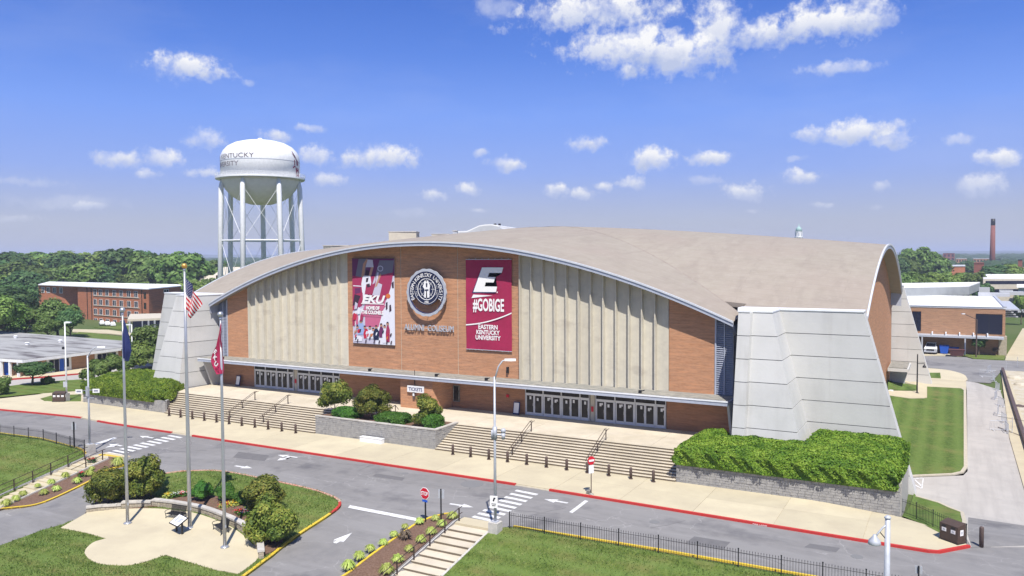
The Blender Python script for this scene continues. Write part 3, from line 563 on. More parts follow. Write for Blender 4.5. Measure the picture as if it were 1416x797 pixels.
# ---- foreground steps (right and left)
def fore_steps(name, x0, x1, ytop, n, run, rise, label, pts=None, d=(0, -1)):
    root = bpy.data.objects.new(name, None); COL.objects.link(root); tag(root, kind='structure')
    return root
stp = bpy.data.objects.new('front_steps', None); COL.objects.link(stp); tag(stp, kind='structure')
mb = MB(); mb.box(XR0, XR1, 44.3, 45.5, -.3, .13); mb.build('landing', M['walk'], stp)
NST, RUN, RISE = 14, .82, .15
for i in range(NST):
    y1 = 44.3 - i * RUN; z = .13 - (i + 1) * RISE
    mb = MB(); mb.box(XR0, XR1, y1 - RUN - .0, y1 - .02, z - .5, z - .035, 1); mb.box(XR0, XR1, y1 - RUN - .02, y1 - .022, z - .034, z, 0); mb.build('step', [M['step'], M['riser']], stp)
for x0, x1 in ((XR0 - .2, XR0 - .01), (XR1 + .01, XR1 + .16)):
    mb = MB(); y0 = 44.3 - NST * RUN; zt = lambda x, y: .2 - max(0, 44.5 - y) * (RISE / RUN) + .0
    mb.prism([(x0, y0), (x1, y0), (x1, 44.4), (x1, 45.2), (x0, 45.2), (x0, 44.4)], lambda x, y: zt(x, y) - .7, zt); mb.build('side_kerb', M['coping'], stp)
# left: axis through pixels
A0 = np.array(G(137, 635)[:2]); A1 = np.array(G(-20, 706)[:2]); dA = (A1 - A0) / np.linalg.norm(A1 - A0); nA = np.array([-dA[1], dA[0]]); nA = nA if nA[0] > 0 else -nA
LW = 1.15
stl = bpy.data.objects.new('side_steps', None); COL.objects.link(stl); tag(stl, kind='structure')
def lp(s, w, z): p = A0 + dA * s + nA * w; return (p[0], p[1], z)
ztop = h(*A0) + .13
mb = MB(); mb.loft([lp(-1.6, -LW, ztop - .4), lp(0, -LW, ztop - .4), lp(0, LW, ztop - .4), lp(-1.6, LW + .9, ztop - .4)], [lp(-1.6, -LW, ztop), lp(0, -LW, ztop), lp(0, LW, ztop), lp(-1.6, LW + .9, ztop)]); mb.build('landing', M['walk'], stl, fix=True)
NL = 16; tot = np.linalg.norm(A1 - A0); runL = tot / NL; riseL = (ztop - h(*A1) - .1) / NL
for i in range(NL):
    s0, s1 = i * runL, (i + 1) * runL + 0; z = ztop - (i + 1) * riseL; mb = MB()
    mb.loft([lp(s0 + .004, -LW, z - .5), lp(s1, -LW, z - .5), lp(s1, LW, z - .5), lp(s0 + .004, LW, z - .5)], [lp(s0 + .004, -LW, z), lp(s1, -LW, z), lp(s1, LW, z), lp(s0 + .004, LW, z)]); mb.build('step', M['walk'], stl, fix=True)
for w0, w1 in ((-LW - .2, -LW - .01), (LW + .01, LW + .15)):
    mb = MB(); f = lambda s: ztop + .12 - s / runL * riseL
    mb.loft([lp(0, w0, f(0) - .6), lp(tot, w0, f(tot) - .6), lp(tot, w1, f(tot) - .6), lp(0, w1, f(0) - .6)], [lp(0, w0, f(0)), lp(tot, w0, f(tot)), lp(tot, w1, f(tot)), lp(0, w1, f(0))]); mb.build('side_kerb', M['coping'], stl, fix=True)

_in = [tuple(lp(s_, LW + .17, 0)[:2]) for s_ in np.linspace(.2, tot, 10)]
sheet('planting_bed', YL + LP([(140, 655), (170, 645), (166, 635.5), (150, 633)]) + _in, .12, M['mulch'], skirt=.4, step=1.)
LAWN_POLYS = [(RL, []), (LP([(0, 600.5), (60, 608.5), (112, 623)]) + [tuple(G(118, 633)[:2]), tuple(G(60, 661)[:2]), tuple(G(0, 691)[:2]), tuple(G(-90, 735)[:2]), tuple(G(-60, 590)[:2])], []), (ISL, [PAT])]

# ================================================================ COLISEUM
M['edge'] = mat('pale_grey_edge_metal', (.56, .58, .62), (.50, .52, .56), scale=1)
M['seam'] = mat('roof_seam_tar', (.24, .20, .17), (.30, .26, .22), scale=1.5)
CX, CY_ = -49.1, 102.5; YF, YBK = 71.0, 134.0; ZP = 1.8; HX, HY = 32.6, 27.5; XE = 42.7; EY = 33.0
XL, XRt = CX - HX, CX + HX
col_ = thing('coliseum', (CX, YF, 0), 'arched brick and concrete coliseum with tan roof and white buttresses', 'building')
def cp(mb, name, mats, smooth=False, fix=False): return wpart(mb, name, mats, col_, smooth, fix)
def f0(d): return 19.25 - .0069 * d * d
def g0(d): return 18.85 - .0086 * d * d
def fF(dx, dy): return f0(dx) + 2.6 * (1 - (min(abs(dy), 33.4) / 33.4) ** 1.35)
def fG(dx, dy): return g0(dy) + 3.0 * (1 - (min(abs(dx), XE) / XE) ** 1.35)
def crease(dx):        # dy on the crease for a given dx
    lo, hi = 0., 33.
    for _ in range(40):
        m = (lo + hi) / 2
        if fF(dx, m) - fG(dx, m) > 0: hi = m
        else: lo = m
    return (lo + hi) / 2
def overhang(t): return 1.05 + .65 * (1 - t * t)
NT, NS = 48, 14
roofv, rooff = [], []
def sector(front, sgn):
    b = len(roofv)
    for i in range(NT + 1):
        t = -1 + 2 * i / NT
        for j in range(NS + 1):
            s = j / NS
            if front:
                dx = HX * t; e = (CY_ - YF) + overhang(t); c = crease(abs(dx)); dy = e + (c - e) * s; dy = max(dy, 0)
                z = fF(dx, dy); roofv.append((CX + dx, CY_ - sgn * dy, z))
            else:
                dy = HY * t; lo, hi = 0., XE
                for _ in range(40):
                    m = (lo + hi) / 2
                    if crease(m) < abs(dy): lo = m
                    else: hi = m
                c = lo; e = XE; dx = e + (c - e) * s
                roofv.append((CX + sgn * dx, CY_ + dy, fG(dx, dy)))
    for i in range(NT):
        for j in range(NS): rooff.append((b + i * (NS + 1) + j, b + (i + 1) * (NS + 1) + j, b + (i + 1) * (NS + 1) + j + 1, b + i * (NS + 1) + j + 1))
for fr, sg in ((True, 1), (True, -1), (False, 1), (False, -1)):
    roofv.clear(); rooff.clear(); sector(fr, sg)
    mb = MB(); mb.add(roofv, rooff); n0 = len(roofv); mb.add([(x, y, z - .42) for x, y, z in roofv], rooff)
    bd = [i * (NS + 1) for i in range(NT + 1)]
    for a, b in zip(bd[:-1], bd[1:]): mb.f.append((a, b, b + n0, a + n0)); mb.m.append(0)
    for a0 in (0, NT * (NS + 1)):
        for j in range(NS): mb.f.append((a0 + j, a0 + j + 1, a0 + j + 1 + n0, a0 + j + n0)); mb.m.append(0)
    cp(mb, 'roof_section', M['roof'], fix=True, smooth=False)
for sx in (-1, 1):
    for sy in (-1, 1):
        mb = MB(); L_ = []
        for k in range(50):
            d = HX * (1 - k / 49 * .97); c = crease(d); L_.append((CX + sx * d, CY_ + sy * c, fF(d, c)))
        for p, q in zip(L_[:-1], L_[1:]):
            p, q = np.array(p), np.array(q); t = (q - p) / np.linalg.norm(q - p); n = np.array([-t[1], t[0], 0]) * .11; mb.add([p - n + (0, 0, .01), q - n + (0, 0, .01), q + n + (0, 0, .01), p + n + (0, 0, .01), p + (0, 0, .05), q + (0, 0, .05)], [(0, 1, 5, 4), (4, 5, 2, 3)])
        cp(mb, 'valley_seam', M['seam'], smooth=True)
# corner skirts where the roof sectors meet the wings
for sx in (-1, 1):
    for sy in (-1, 1):
        mb = MB(); A = []
        for k in range(9):
            dy = 27.5 + (CY_ - YF + 1.0 - 27.5) * k / 8; A.append((CX + sx * HX, CY_ + sy * dy, fF(HX, dy)))
        B_ = [(CX + sx * (HX + (XE - HX) * k / 8), CY_ + sy * HY, fG(HX + (XE - HX) * k / 8, HY)) for k in range(9)]
        for L_, hg in ((A, 1.3), (B_, 2.2)):
            for p, q in zip(L_[:-1], L_[1:]): mb.add([(p[0], p[1], p[2] - .02), (q[0], q[1], q[2] - .02), (q[0], q[1], q[2] - hg), (p[0], p[1], p[2] - hg)], [(0, 1, 2, 3)])
        cp(mb, 'corner_flashing', M['metal_lt'])
        mb = MB(); K_ = 16; I_ = []; O_ = []
        for k in range(K_ + 1):
            dx = HX - .02 + (XE - .3 - HX) * k / K_; yi = min(crease(dx), HY) - .02; I_.append((CX + sx * dx, CY_ + sy * yi, max(fG(dx, yi), 12.3) - .01)); O_.append((CX + sx * dx, CY_ + sy * 29.45, 12.95))
        for k in range(K_): mb.add([I_[k], I_[k + 1], O_[k + 1], O_[k]], [(0, 1, 2, 3)])
        A0_ = [(CX + sx * (HX - .02), CY_ + sy * (crease(HX) + (32.2 - crease(HX)) * k / 6)) for k in range(7)]
        cp(mb, 'corner_roof', M['roof'])
# fascia bands
def fascia(pts, nrm, mb, hgt=.52, th=.09, drop=.0):
    for (a, b) in zip(pts[:-1], pts[1:]):
        a, b = np.array(a), np.array(b); n = np.array(nrm) * th
        mb.add([a, b, b - (0, 0, hgt), a - (0, 0, hgt), a + n, b + n, b + n - (0, 0, hgt), a + n - (0, 0, hgt)], [(0, 1, 2, 3), (4, 7, 6, 5), (0, 4, 5, 1), (3, 2, 6, 7), (0, 3, 7, 4), (1, 5, 6, 2)])
for sg in (1, -1):
    pts = []
    for i in range(81):
        t = -1 + i / 40; dx = HX * t; pts.append((CX + dx, CY_ - sg * (CY_ - YF + overhang(t)), fF(dx, 33.4) + .10))
    m1 = MB(); fascia(pts, (0, -sg, 0), m1, .16, .16); cp(m1, 'roof_edge', M['edge'])
    m1 = MB(); fascia([(x, y, z - .162) for x, y, z in pts], (0, -sg, 0), m1, .33, .08); cp(m1, 'fascia', M['metal_lt'])
    pts = []
    for i in range(61):
        t = -1 + i / 30; dy = HY * t; pts.append((CX + sg * XE, CY_ + dy, fG(XE, dy) + .10))
    m1 = MB(); fascia(pts, (sg, 0, 0), m1, .2, .16); cp(m1, 'roof_edge', M['edge'])
    m1 = MB(); fascia([(x, y, z - .202) for x, y, z in pts], (sg, 0, 0), m1, .34, .09); cp(m1, 'fascia', M['metal_lt'])
# side and back walls
def wall_poly(mb, xs, y0, y1, zb, zt):      # wall along x from the list xs, thickness y0..y1
    for a, b in zip(xs[:-1], xs[1:]):
        za, zb_ = zt(a), zt(b); mb.add([(a, y0, zb), (b, y0, zb), (b, y1, zb), (a, y1, zb), (a, y0, za), (b, y0, zb_), (b, y1, zb_), (a, y1, za)], [(0, 1, 5, 4), (2, 3, 7, 6), (4, 5, 6, 7)] + ([(0, 4, 7, 3)] if a == xs[0] else []) + ([(1, 2, 6, 5)] if b == xs[-1] else []))
topf = lambda x: f0(x - CX) - .12
for sg, X in ((1, CX + XE - 1.4), (-1, CX - XE + 1.4)):
    mb = MB(); ys = list(np.linspace(CY_ - HY - 2.5, CY_ + HY + 2, 40))
    for a, b in zip(ys[:-1], ys[1:]):
        za, zb_ = [g0(min(abs(v - CY_), HY)) - .15 for v in (a, b)]; x0, x1 = sorted((X, X - sg * .5)); mb.add([(x0, a, -2), (x0, b, -2), (x1, b, -2), (x1, a, -2), (x0, a, za), (x0, b, zb_), (x1, b, zb_), (x1, a, za)], [(0, 1, 5, 4), (1, 2, 6, 5), (2, 3, 7, 6), (3, 0, 4, 7), (4, 5, 6, 7)])
    cp(mb, 'side_wall', M['brick_side'] if 'brick_side' in M else M['brick'], fix=True)
mb = MB(); wall_poly(mb, list(np.linspace(XL, XRt, 40)), 133.4, 134, -2, topf); cp(mb, 'back_wall', M['brick'], fix=True)
# front wall: bays with joints between them
ZC = 5.28
XB = dict(a0=XL + .55, a1=-79.7, a2=-75.7, a3=-60.25, a4=-52.78, a5=-45.42, a6=-37.95, a7=-22.6, a8=-18.3, a9=XRt - .25)
def seg(x0, x1, n): return list(np.linspace(x0, x1, n))
for k, (a, b) in enumerate(((XB['a1'], XB['a2']), (XB['a3'], XB['a4']), (XB['a4'], XB['a5']), (XB['a5'], XB['a6']), (XB['a7'], XB['a8']))):
    mb = MB(); g = .035; wall_poly(mb, seg(a + g, b - g, 9), YF, YF + .5, ZC - .3, topf); cp(mb, 'brick_wall', M['brick'], fix=True)
mb = MB(); wall_poly(mb, seg(XL + .1, XRt - .1, 60), YF + .55, YF + .8, -2, lambda x: topf(x) - .05); cp(mb, 'backing_wall', M['joint'], fix=True)
mb = MB()
for x in (XB['a4'], XB['a5']): mb.box(x - .03, x + .03, YF + .03, YF + .4, ZC, topf(x) - .05)
cp(mb, 'joint_strip', M['beige'])
# folded concrete panels, each a part
for x0, x1 in ((XB['a2'], XB['a3']), (XB['a6'], XB['a7'])):
    w = (x1 - x0) / 12
    for i in range(12):
        a = x0 + i * w; b = a + w - .03; prof = [(a, .05), (a + .03, -.42), (a + .12, -.42), (a + .17, .03), (a + .5 * w, .06), (b - .05, .06), (b, .09)]
        mb = MB(); n = len(prof)
        vs = [(x, YF + y, ZC - .3) for x, y in prof] + [(x, YF + y, topf(x) - (.28 if y < -.3 else .02)) for x, y in prof] + [(b, YF + .4, ZC - .3), (a, YF + .4, ZC - .3), (b, YF + .4, topf(b)), (a, YF + .4, topf(a))]
        fs = [(j, j + 1, n + j + 1, n + j) for j in range(n - 1)] + [(n - 1, 2 * n, 2 * n + 2, 2 * n - 1), (0, n, 2 * n + 3, 2 * n + 1), tuple(range(n, 2 * n)) + (2 * n + 2, 2 * n + 3)]
        mb.add(vs, fs); cp(mb, 'concrete_panel', M['panel'], fix=True)
# end louvres
for x0, x1 in ((XB['a0'], XB['a1']), (XB['a8'], XB['a9'])):
    lou = MB(); xm = (x0 + x1) / 2
    lou.box(x0, x1, YF + .12, YF + .2, ZC - .3, topf((x0 if x0 < CX else x1)) - .15); o = cp(lou, 'louvre', M['grey_louver'])
    sl = MB(); z = ZC
    while z < 14.2:
        xa, xb = x0 + .04, x1 - .04
        if x0 < CX: xa = max(xa, CX - math.sqrt(max(0, (19.0 - z) / .0069)))
        else: xb = min(xb, CX + math.sqrt(max(0, (19.0 - z) / .0069)))
        if xb - xa > .15: sl.add([(xa, YF - .04, z), (xb, YF - .04, z), (xb, YF + .1, z + .11), (xa, YF + .1, z + .11), (xa, YF - .04, z - .03), (xb, YF - .04, z - .03)], [(0, 1, 2, 3), (0, 4, 5, 1)])
        z += .19
    s = cp(sl, 'slat', M['grey_louver']); s['kind'] = 'stuff'
    mb = MB(); mb.box(xm - .04, xm + .04, YF - .07, YF + .1, ZC, topf(xm) - .3)
    for x in ((x1 + .0) if x0 < CX else x0,): mb.box(x - .07, x + .07, YF - .08, YF + .1, ZC, topf(x) - .25)
    cp(mb, 'mullion', M['metal_lt'])
# canopy
YCn = 68.0
mb = MB(); mb.box(XL - .0, XRt + .05, YCn + .06, YF + .1, 5.02, 5.30); mb.cur = 1; mb.box(XL + .1, XRt - .1, YCn + .35, YF - .02, 5.302, 5.34); cp(mb, 'canopy', [M['metal_lt'], M['canopy_top']])
mb = MB(); mb.box(XL, XRt + .05, YCn, YCn + .055, 4.93, 5.33); cp(mb, 'canopy_fascia', M['metal_lt'])
mb = MB(); mb.box(XL, XRt + .05, YCn - .05, YCn - .003, 5.24, 5.36); cp(mb, 'canopy_trim', M['white'])
for sx, X in ((1, XL + .5), (-1, XRt - .15)):
    mb = MB(); mb.loft([(X, 70.9, 5.0), (X, YCn + .3, 5.0), (X, 69.6, ZP), (X, 70.9, ZP)], [(X + .2, 70.9, 5.0), (X + .2, YCn + .3, 5.0), (X + .2, 69.6, ZP), (X + .2, 70.9, ZP)])
    cp(mb, 'canopy_end_wall', M['white_conc'], fix=True)
mb = MB()
for x in (-78, -55.3, -46.6, -40.6, -24.5): mb.box(x - .12, x + .12, YCn + .5, YCn + .75, 5.34, 5.62); mb.tube([(x, YCn + .6, 5.5), (x + .45, YCn + .5, 5.66)], .05, 6)
cp(mb, 'roof_light', M['black'])
# ground floor brick (in the shade) and door banks
DB = [(-75.14, -61.6), (-37.45, -22.85)]
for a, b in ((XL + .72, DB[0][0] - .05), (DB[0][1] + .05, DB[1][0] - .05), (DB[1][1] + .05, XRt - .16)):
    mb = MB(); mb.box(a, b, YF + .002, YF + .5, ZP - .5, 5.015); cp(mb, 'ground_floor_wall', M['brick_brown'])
def door_bank(x0, x1):
    fr = MB(); gl = MB(); pil = .62; gw = ((x1 - x0) - pil) / 2; y0, y1 = YF - .04, YF + .12; H1, H2 = ZP + 2.12, ZP + 2.75
    mb = MB(); mb.box(x0 + gw + .09, x0 + gw + pil - .09, YF + .02, YF + .2, ZP, 5.01); cp(mb, 'pier', M['beige'])
    mb = MB(); mb.box(x0 + gw + .2, x0 + gw + pil - .2, YF - .06, YF + .018, ZP + .95, ZP + 1.45); cp(mb, 'door_control', M['stopred'])
    for g in (0, 1):
        gx0 = x0 + g * (gw + pil); dw = gw / 7
        fr.box(gx0, gx0 + gw, y0, y1, H2, 5.012); fr.box(gx0, gx0 + gw, y0, y1, H1, H1 + .10)
        for k in (0, 2, 4, 6, 7): x = gx0 + k * dw; e = .05; fr.box(max(gx0, x - e), min(gx0 + gw, x + e), y0 - .002, y1 - .003, ZP, H2 - .002)
        for k0, k1 in ((0, 2), (2, 4), (4, 6), (6, 7)):
            mb = MB(); mb.box(gx0 + k0 * dw + .075, gx0 + k1 * dw - .075, y0 + .05, y0 + .08, H1 + .105, H2 - .005); cp(mb, 'transom_window', M['glass'])
        for k in range(7):
            a, b = gx0 + k * dw + .075 * (k % 2 == 0) + .01, gx0 + (k + 1) * dw - .075 * (k % 2 == 1 or k == 6) - .01
            L = col_.location; d = MB(); fw_ = .09; ya, yb = y0 + .025, y0 + .085
            d.box(a, a + fw_, ya, yb, ZP + .02, H1 - .01); d.box(b - fw_, b, ya, yb, ZP + .02, H1 - .01); d.box(a + fw_, b - fw_, ya, yb, ZP + .02, ZP + .30); d.box(a + fw_, b - fw_, ya, yb, H1 - .13, H1 - .01)
            dr = cp(d, 'door', M['door_frame'])
            p = MB(); p.box(a + fw_, b - fw_, ya + .02, ya + .035, ZP + .30, H1 - .13); wpart_child(p, 'pane', M['glass'], dr)
            p = MB(); hx = (b - .1 if k % 2 == 0 else a + .1); p.tube([(hx, ya - .05, ZP + .95), (hx, ya - .05, ZP + 1.25)], .018, 6); wpart_child(p, 'handle', M['silver'], dr)
            p = MB(); nx_ = a + fw_ + (b - a - 2 * fw_) * ((.55 if k % 2 == 0 else .35) + rng.uniform(-.1, .1)); nz = ZP + 1.55 + rng.uniform(-.07, .07); p.box(nx_ - .1, nx_ + .1, ya + .012, ya + .018, nz, nz + .3)
            if rng.random() < .5: p.box(nx_ + .11, nx_ + .24, ya + .012, ya + .018, nz + .13, nz + .33)
            wpart_child(p, 'paper_notice', M['fwhite'], dr)
    cp(fr, 'door_frame', M['door_frame'])
def wpart_child(mb, name, mats, parent, **k):
    L = col_.location; mb.v = [(a - L[0], b - L[1], c - L[2]) for a, b, c in mb.v]; return mb.build(name, mats, parent, **k)
for a, b in DB: door_bank(a, b)
# ticket booth projecting beneath the canopy
bo = thing('ticket_booth', (-49, 69.5, ZP), 'brick ticket booth projecting below the canopy behind the small trees', 'ticket booth')
mb = MB(); bx0, bx1 = -51.1, -46.7; P = [(bx0, 68.5), (bx1 - .3, 68.5), (bx1, 69.3), (bx1 + .5, 70.99), (bx0, 70.99)]; mb.prism(P, ZP, 4.9); wpart(mb, 'wall', M['brick'], bo, fix=True)
mb = MB(); mb.box(-45.9, -45.3, 70.85, 70.97, ZP + .7, ZP + 2.3); wpart(mb, 'ticket_window', M['glass'], bo)
mb = MB(); 
for z in (ZP + .65, ZP + 2.3): mb.box(-45.95, -45.25, 70.82, 70.98, z, z + .06)
for x in (-45.96, -45.3): mb.box(x, x + .06, 70.82, 70.98, ZP + .71, ZP + 2.3)
wpart(mb, 'window_frame', M['canopy_top'], bo)
mb = MB(); mb.box(-49.45, -49.15, 68.36, 68.49, ZP + 1.0, ZP + 1.7); wpart(mb, 'wall_phone', M['bollard'], bo); mb = MB(); mb.box(-49.4, -49.2, 68.33, 68.355, ZP + 1.35, ZP + 1.65); wpart(mb, 'phone_hood', M['white'], bo)
tk = thing('tickets_sign', (-49.1, 68.3, 4), 'white TICKETS sign on the brick booth under the canopy', 'sign')
mb = MB(); mb.box(-50.05, -47.95, 68.26, 68.36, 3.55, 4.22); wpart(mb, 'sign_board', M['white'], tk)
mb = MB(); text_on(mb, 'TICKETS', (-49.0, 68.257, 3.71), (1, 0, 0), (0, 0, 1), .5, nrm=(0, -1, 0), width=1.75, bold=.012, ext=.003); wpart(mb, 'lettering', M['navy'], tk)
mb = MB(); mb.tube([(-49.1, 68.33, 4.22), (-49.1, 68.3, 4.93)], .05, 6); mb.tube([(-49.1, 68.3, 5.0), (-49.1, 68.28, 5.9)], .03, 6); wpart(mb, 'bracket', M['black'], tk)
# plaza and stairs
plz = bpy.data.objects.new('plaza', None); COL.objects.link(plz); tag(plz, kind='structure')
ys_top = 64.25
for a, b in zip(np.linspace(-81.5, -16.0, 12)[:-1], np.linspace(-81.5, -16.0, 12)[1:]):
    if True:
        for y0, y1 in ((ys_top, 67.6), (67.62, 71.6)):
            mb = MB(); mb.box(a + .012, b - .012, y0, y1, 1.2, ZP); mb.build('paving_slab', M['step'], plz)
mb = MB(); mb.box(-81.5, -16, ys_top + .02, 71.5, -1, 1.75); mb.build('slab_base', M['walk'], plz)
NR = 11; ZB = .12
def stairs(x0f, x1f):
    st = bpy.data.objects.new('entrance_stairs', None); COL.objects.link(st); tag(st, kind='structure')
    dz = (ZP - ZB) / NR; run = (ys_top - 60.3) / NR
    for i in range(NR):
        y0 = 60.3 + i * run; zt = ZB + (i + 1) * dz - (.0 if i < NR - 1 else .004); mb = MB()
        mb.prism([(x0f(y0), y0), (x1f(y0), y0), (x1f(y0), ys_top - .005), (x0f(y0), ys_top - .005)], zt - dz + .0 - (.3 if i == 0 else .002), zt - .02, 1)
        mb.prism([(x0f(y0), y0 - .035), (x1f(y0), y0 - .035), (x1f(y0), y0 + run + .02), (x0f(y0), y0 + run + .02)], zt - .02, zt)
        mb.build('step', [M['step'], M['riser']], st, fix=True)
stairs(lambda y: -78.1 - (y - 60.3) * .75, lambda y: -55.7); stairs(lambda y: -41.15 , lambda y: -18.65)
# buttresses
def outline(z):
    t = (13 - z) / 13.; yr = 67.6 - 2.1 * t; xf = -12.9 + 3.2 * t; xo = -6.3 + .277 * (13 - z); xi = -15.55 - .15 * t
    return [(-16.45, 73.1), (-16.45, 71.6), (xi, yr), (xi + 1.0, yr), (xi + 1.12, yr + .38), (xf, yr + .38), (xf, 71.4), (xo, 71.4), (xo, 73.1)]
def buttress(mx, my, zlo):
    def tr(p, z):
        x, y = p; return ((2 * CX - x) if mx else x, (2 * CY_ - y + .6) if my else y, z)
    root = thing('buttress', tr((-16.4, 71.5), zlo), 'x', 'buttress', 'white buttresses at the corners of the coliseum')
    lv = [13.0, 11.07, 9.17, 7.3, 5.42, 3.6, 1.75, -.1, -1.95]
    for a, b in zip(lv[:-1], lv[1:]):
        if a <= zlo: break
        g = .03; za, zb_ = (a - (g if a < 13 else 0)), b + g
        mb = MB(); mb.loft([tr(p, zb_) for p in outline(zb_)], [tr(p, za) for p in outline(za)]); wpart(mb, 'concrete_panel', M['white_conc'], root, fix=True)
    c = MB()
    def ins(z):
        P = outline(z); cx = sum(p[0] for p in P) / len(P); cy = 72.0
        Q = [(-16.40, 73.0), (-16.40, 71.65), (P[2][0] + .05, P[2][1] + .05), (P[3][0] - .05, P[3][1] + .06), (P[4][0] - .0, P[4][1] + .06), (P[5][0] - .05, P[5][1] + .06), (P[6][0] - .05, 71.46), (P[7][0] - .06, 71.46), (P[8][0] - .06, 73.0)]; return Q
    c.loft([tr(p, -2) for p in ins(-2)], [tr(p, 12.9) for p in ins(12.9)]); wpart(c, 'core', M['joint'], root, fix=True)
    P = outline(13); mb = MB(); mb.loft([tr((x + (.05 if x > -14 else -.05), y + (.06 if y > 72 else -.06)), 13.003) for x, y in P], [tr((x + (.05 if x > -14 else -.05), y + (.06 if y > 72 else -.06)), 13.12) for x, y in P]); wpart(mb, 'coping', M['white'], root, fix=True)
    return root
for mx, my, zl, lb in ((0, 0, -2, 'big white buttress right of the front facade above the long hedge'), (1, 0, -2, 'white angled buttress left of the front facade behind the flags'), (0, 1, -2, 'pale buttress at the rear right corner beyond the side wall'), (1, 1, -2, 'buttress at the rear left corner behind the coliseum')):
    if mx and my: continue
    r = buttress(mx, my, zl); r['label'] = lb
# small side canopy by the rear right buttress
sc_ = thing('side_canopy', (-6.5, 127, -1.5), 'small flat entrance canopy at the far end of the side wall', 'canopy')
mb = MB(); mb.box(-7.6, -5.0, 122.0, 129.5, 1.55, 1.95); mb.cur = 1; mb.box(-7.5, -5.2, 122.2, 129.3, 1.952, 2.1); wpart(mb, 'slab', [M['white_conc'], M['canopy_top']], sc_)
mb = MB(); mb.loft([(-7.6, 126.4, 1.54), (-5.2, 126.4, 1.54), (-5.9, 126.4, -1.7), (-7.6, 126.4, -1.7)], [(-7.6, 126.9, 1.54), (-5.2, 126.9, 1.54), (-5.9, 126.9, -1.7), (-7.6, 126.9, -1.7)]); wpart(mb, 'end_wall', M['galv'], sc_, fix=True)
# roof equipment seen over the front arch
def rbox(name, px0, px1, pyt, dep, zb, mt, label, cat, d2=4):
    a = AT(px0, pyt, dep); b = AT(px1, pyt, dep); r = thing(name, (a[0], a[1], zb), label, cat)
    n = np.array([-(b - a)[1], (b - a)[0]]); n = n / np.linalg.norm(n) * d2; mb = MB()
    mb.prism([(a[0], a[1]), (b[0], b[1]), (b[0] + n[0], b[1] + n[1]), (a[0] + n[0], a[1] + n[1])], zb, a[2]); wpart(mb, 'housing', mt, r, fix=True); mb = MB()
    mb.prism([(a[0] - .1, a[1] - .1), (b[0] + .1, b[1] - .1), (b[0] + n[0] + .1, b[1] + n[1]), (a[0] + n[0] - .1, a[1] + n[1])], a[2] + .005, a[2] + .15); wpart(mb, 'cap', M['coping'], r, fix=True); return r

# ---- banners, seal, letters on the front wall
XYW = lambda px, py: PY(px, py, YF - .12)
def wq(px, py): p = PY(px, py, YF); return p[0], p[2]
# right banner
b2 = thing('maroon_banner', (-41.1, YF - .1, 8), 'tall maroon banner with a big white E and #GOBIGE', 'banner')
bx0, bz1 = wq(645, 359.5); bx1, bz0 = wq(709, 486); by = YF - .14
bz1 = PY(645, 359.5, YF)[2]; bz0 = PY(645, 482, YF)[2]
BWd, BHt = bx1 - bx0, bz1 - bz0
mb = MB(); NX_, NZ_ = 26, 44
def bwav(u, v): return .03 * math.sin(9 * u + 4 * v) * math.sin(PI * u) + .02 * math.sin(17 * v + 5 * u) 
mb.v = [(bx0 + BWd * i / NX_, by + bwav(i / NX_, j / NZ_), bz0 + BHt * j / NZ_) for j in range(NZ_ + 1) for i in range(NX_ + 1)]
mb.f = [(j * (NX_ + 1) + i, j * (NX_ + 1) + i + 1, (j + 1) * (NX_ + 1) + i + 1, (j + 1) * (NX_ + 1) + i) for j in range(NZ_) for i in range(NX_)]; mb.m = [0] * len(mb.f)
wpart(mb, 'cloth', M['maroon'], b2, smooth=True)
def bpt(u, v, d=.06): return (bx0 + BWd * u, by - d, bz0 + BHt * v)
def poly_on(mb, pts, pt, m=None, th=.012, d=.06):
    n = len(pts); c = MB(); vs = [pt(u, v, d) for u, v in pts]; mb.add(vs, [tuple(range(n))], m)
# big E in u,v (from the photo)
E_ = [(.40, .925), (.80, .925), (.775, .865), (.575, .865), (.555, .82), (.70, .82), (.66, .755), (.50, .755), (.475, .715), (.68, .715), (.655, .648), (.22, .648)]
def tri_fill(mb, pts, pt, d, m=None):
    bm = bmesh.new(); vs = [bm.verts.new((u, v, 0)) for u, v in pts]; bm.faces.new(vs); bmesh.ops.triangulate(bm, faces=bm.faces); bm.verts.index_update()
    if sum(f.normal.z for f in bm.faces) < 0: bmesh.ops.reverse_faces(bm, faces=bm.faces)
    mb.add([pt(v.co.x, v.co.y, d) for v in bm.verts], [tuple(v.index for v in f.verts) for f in bm.faces], m); bm.free()
E_ = [(.385, .905), (.825, .905), (.79, .835), (.60, .835), (.585, .80), (.70, .795), (.665, .735), (.50, .735), (.485, .70), (.69, .70), (.66, .64), (.19, .64), (.30, .71), (.325, .80)]
E_ = [(.40, .905), (.825, .905), (.785, .825), (.595, .83), (.575, .795), (.735, .79), (.70, .745), (.52, .75), (.50, .71), (.715, .71), (.67, .64), (.20, .64), (.265, .665)]
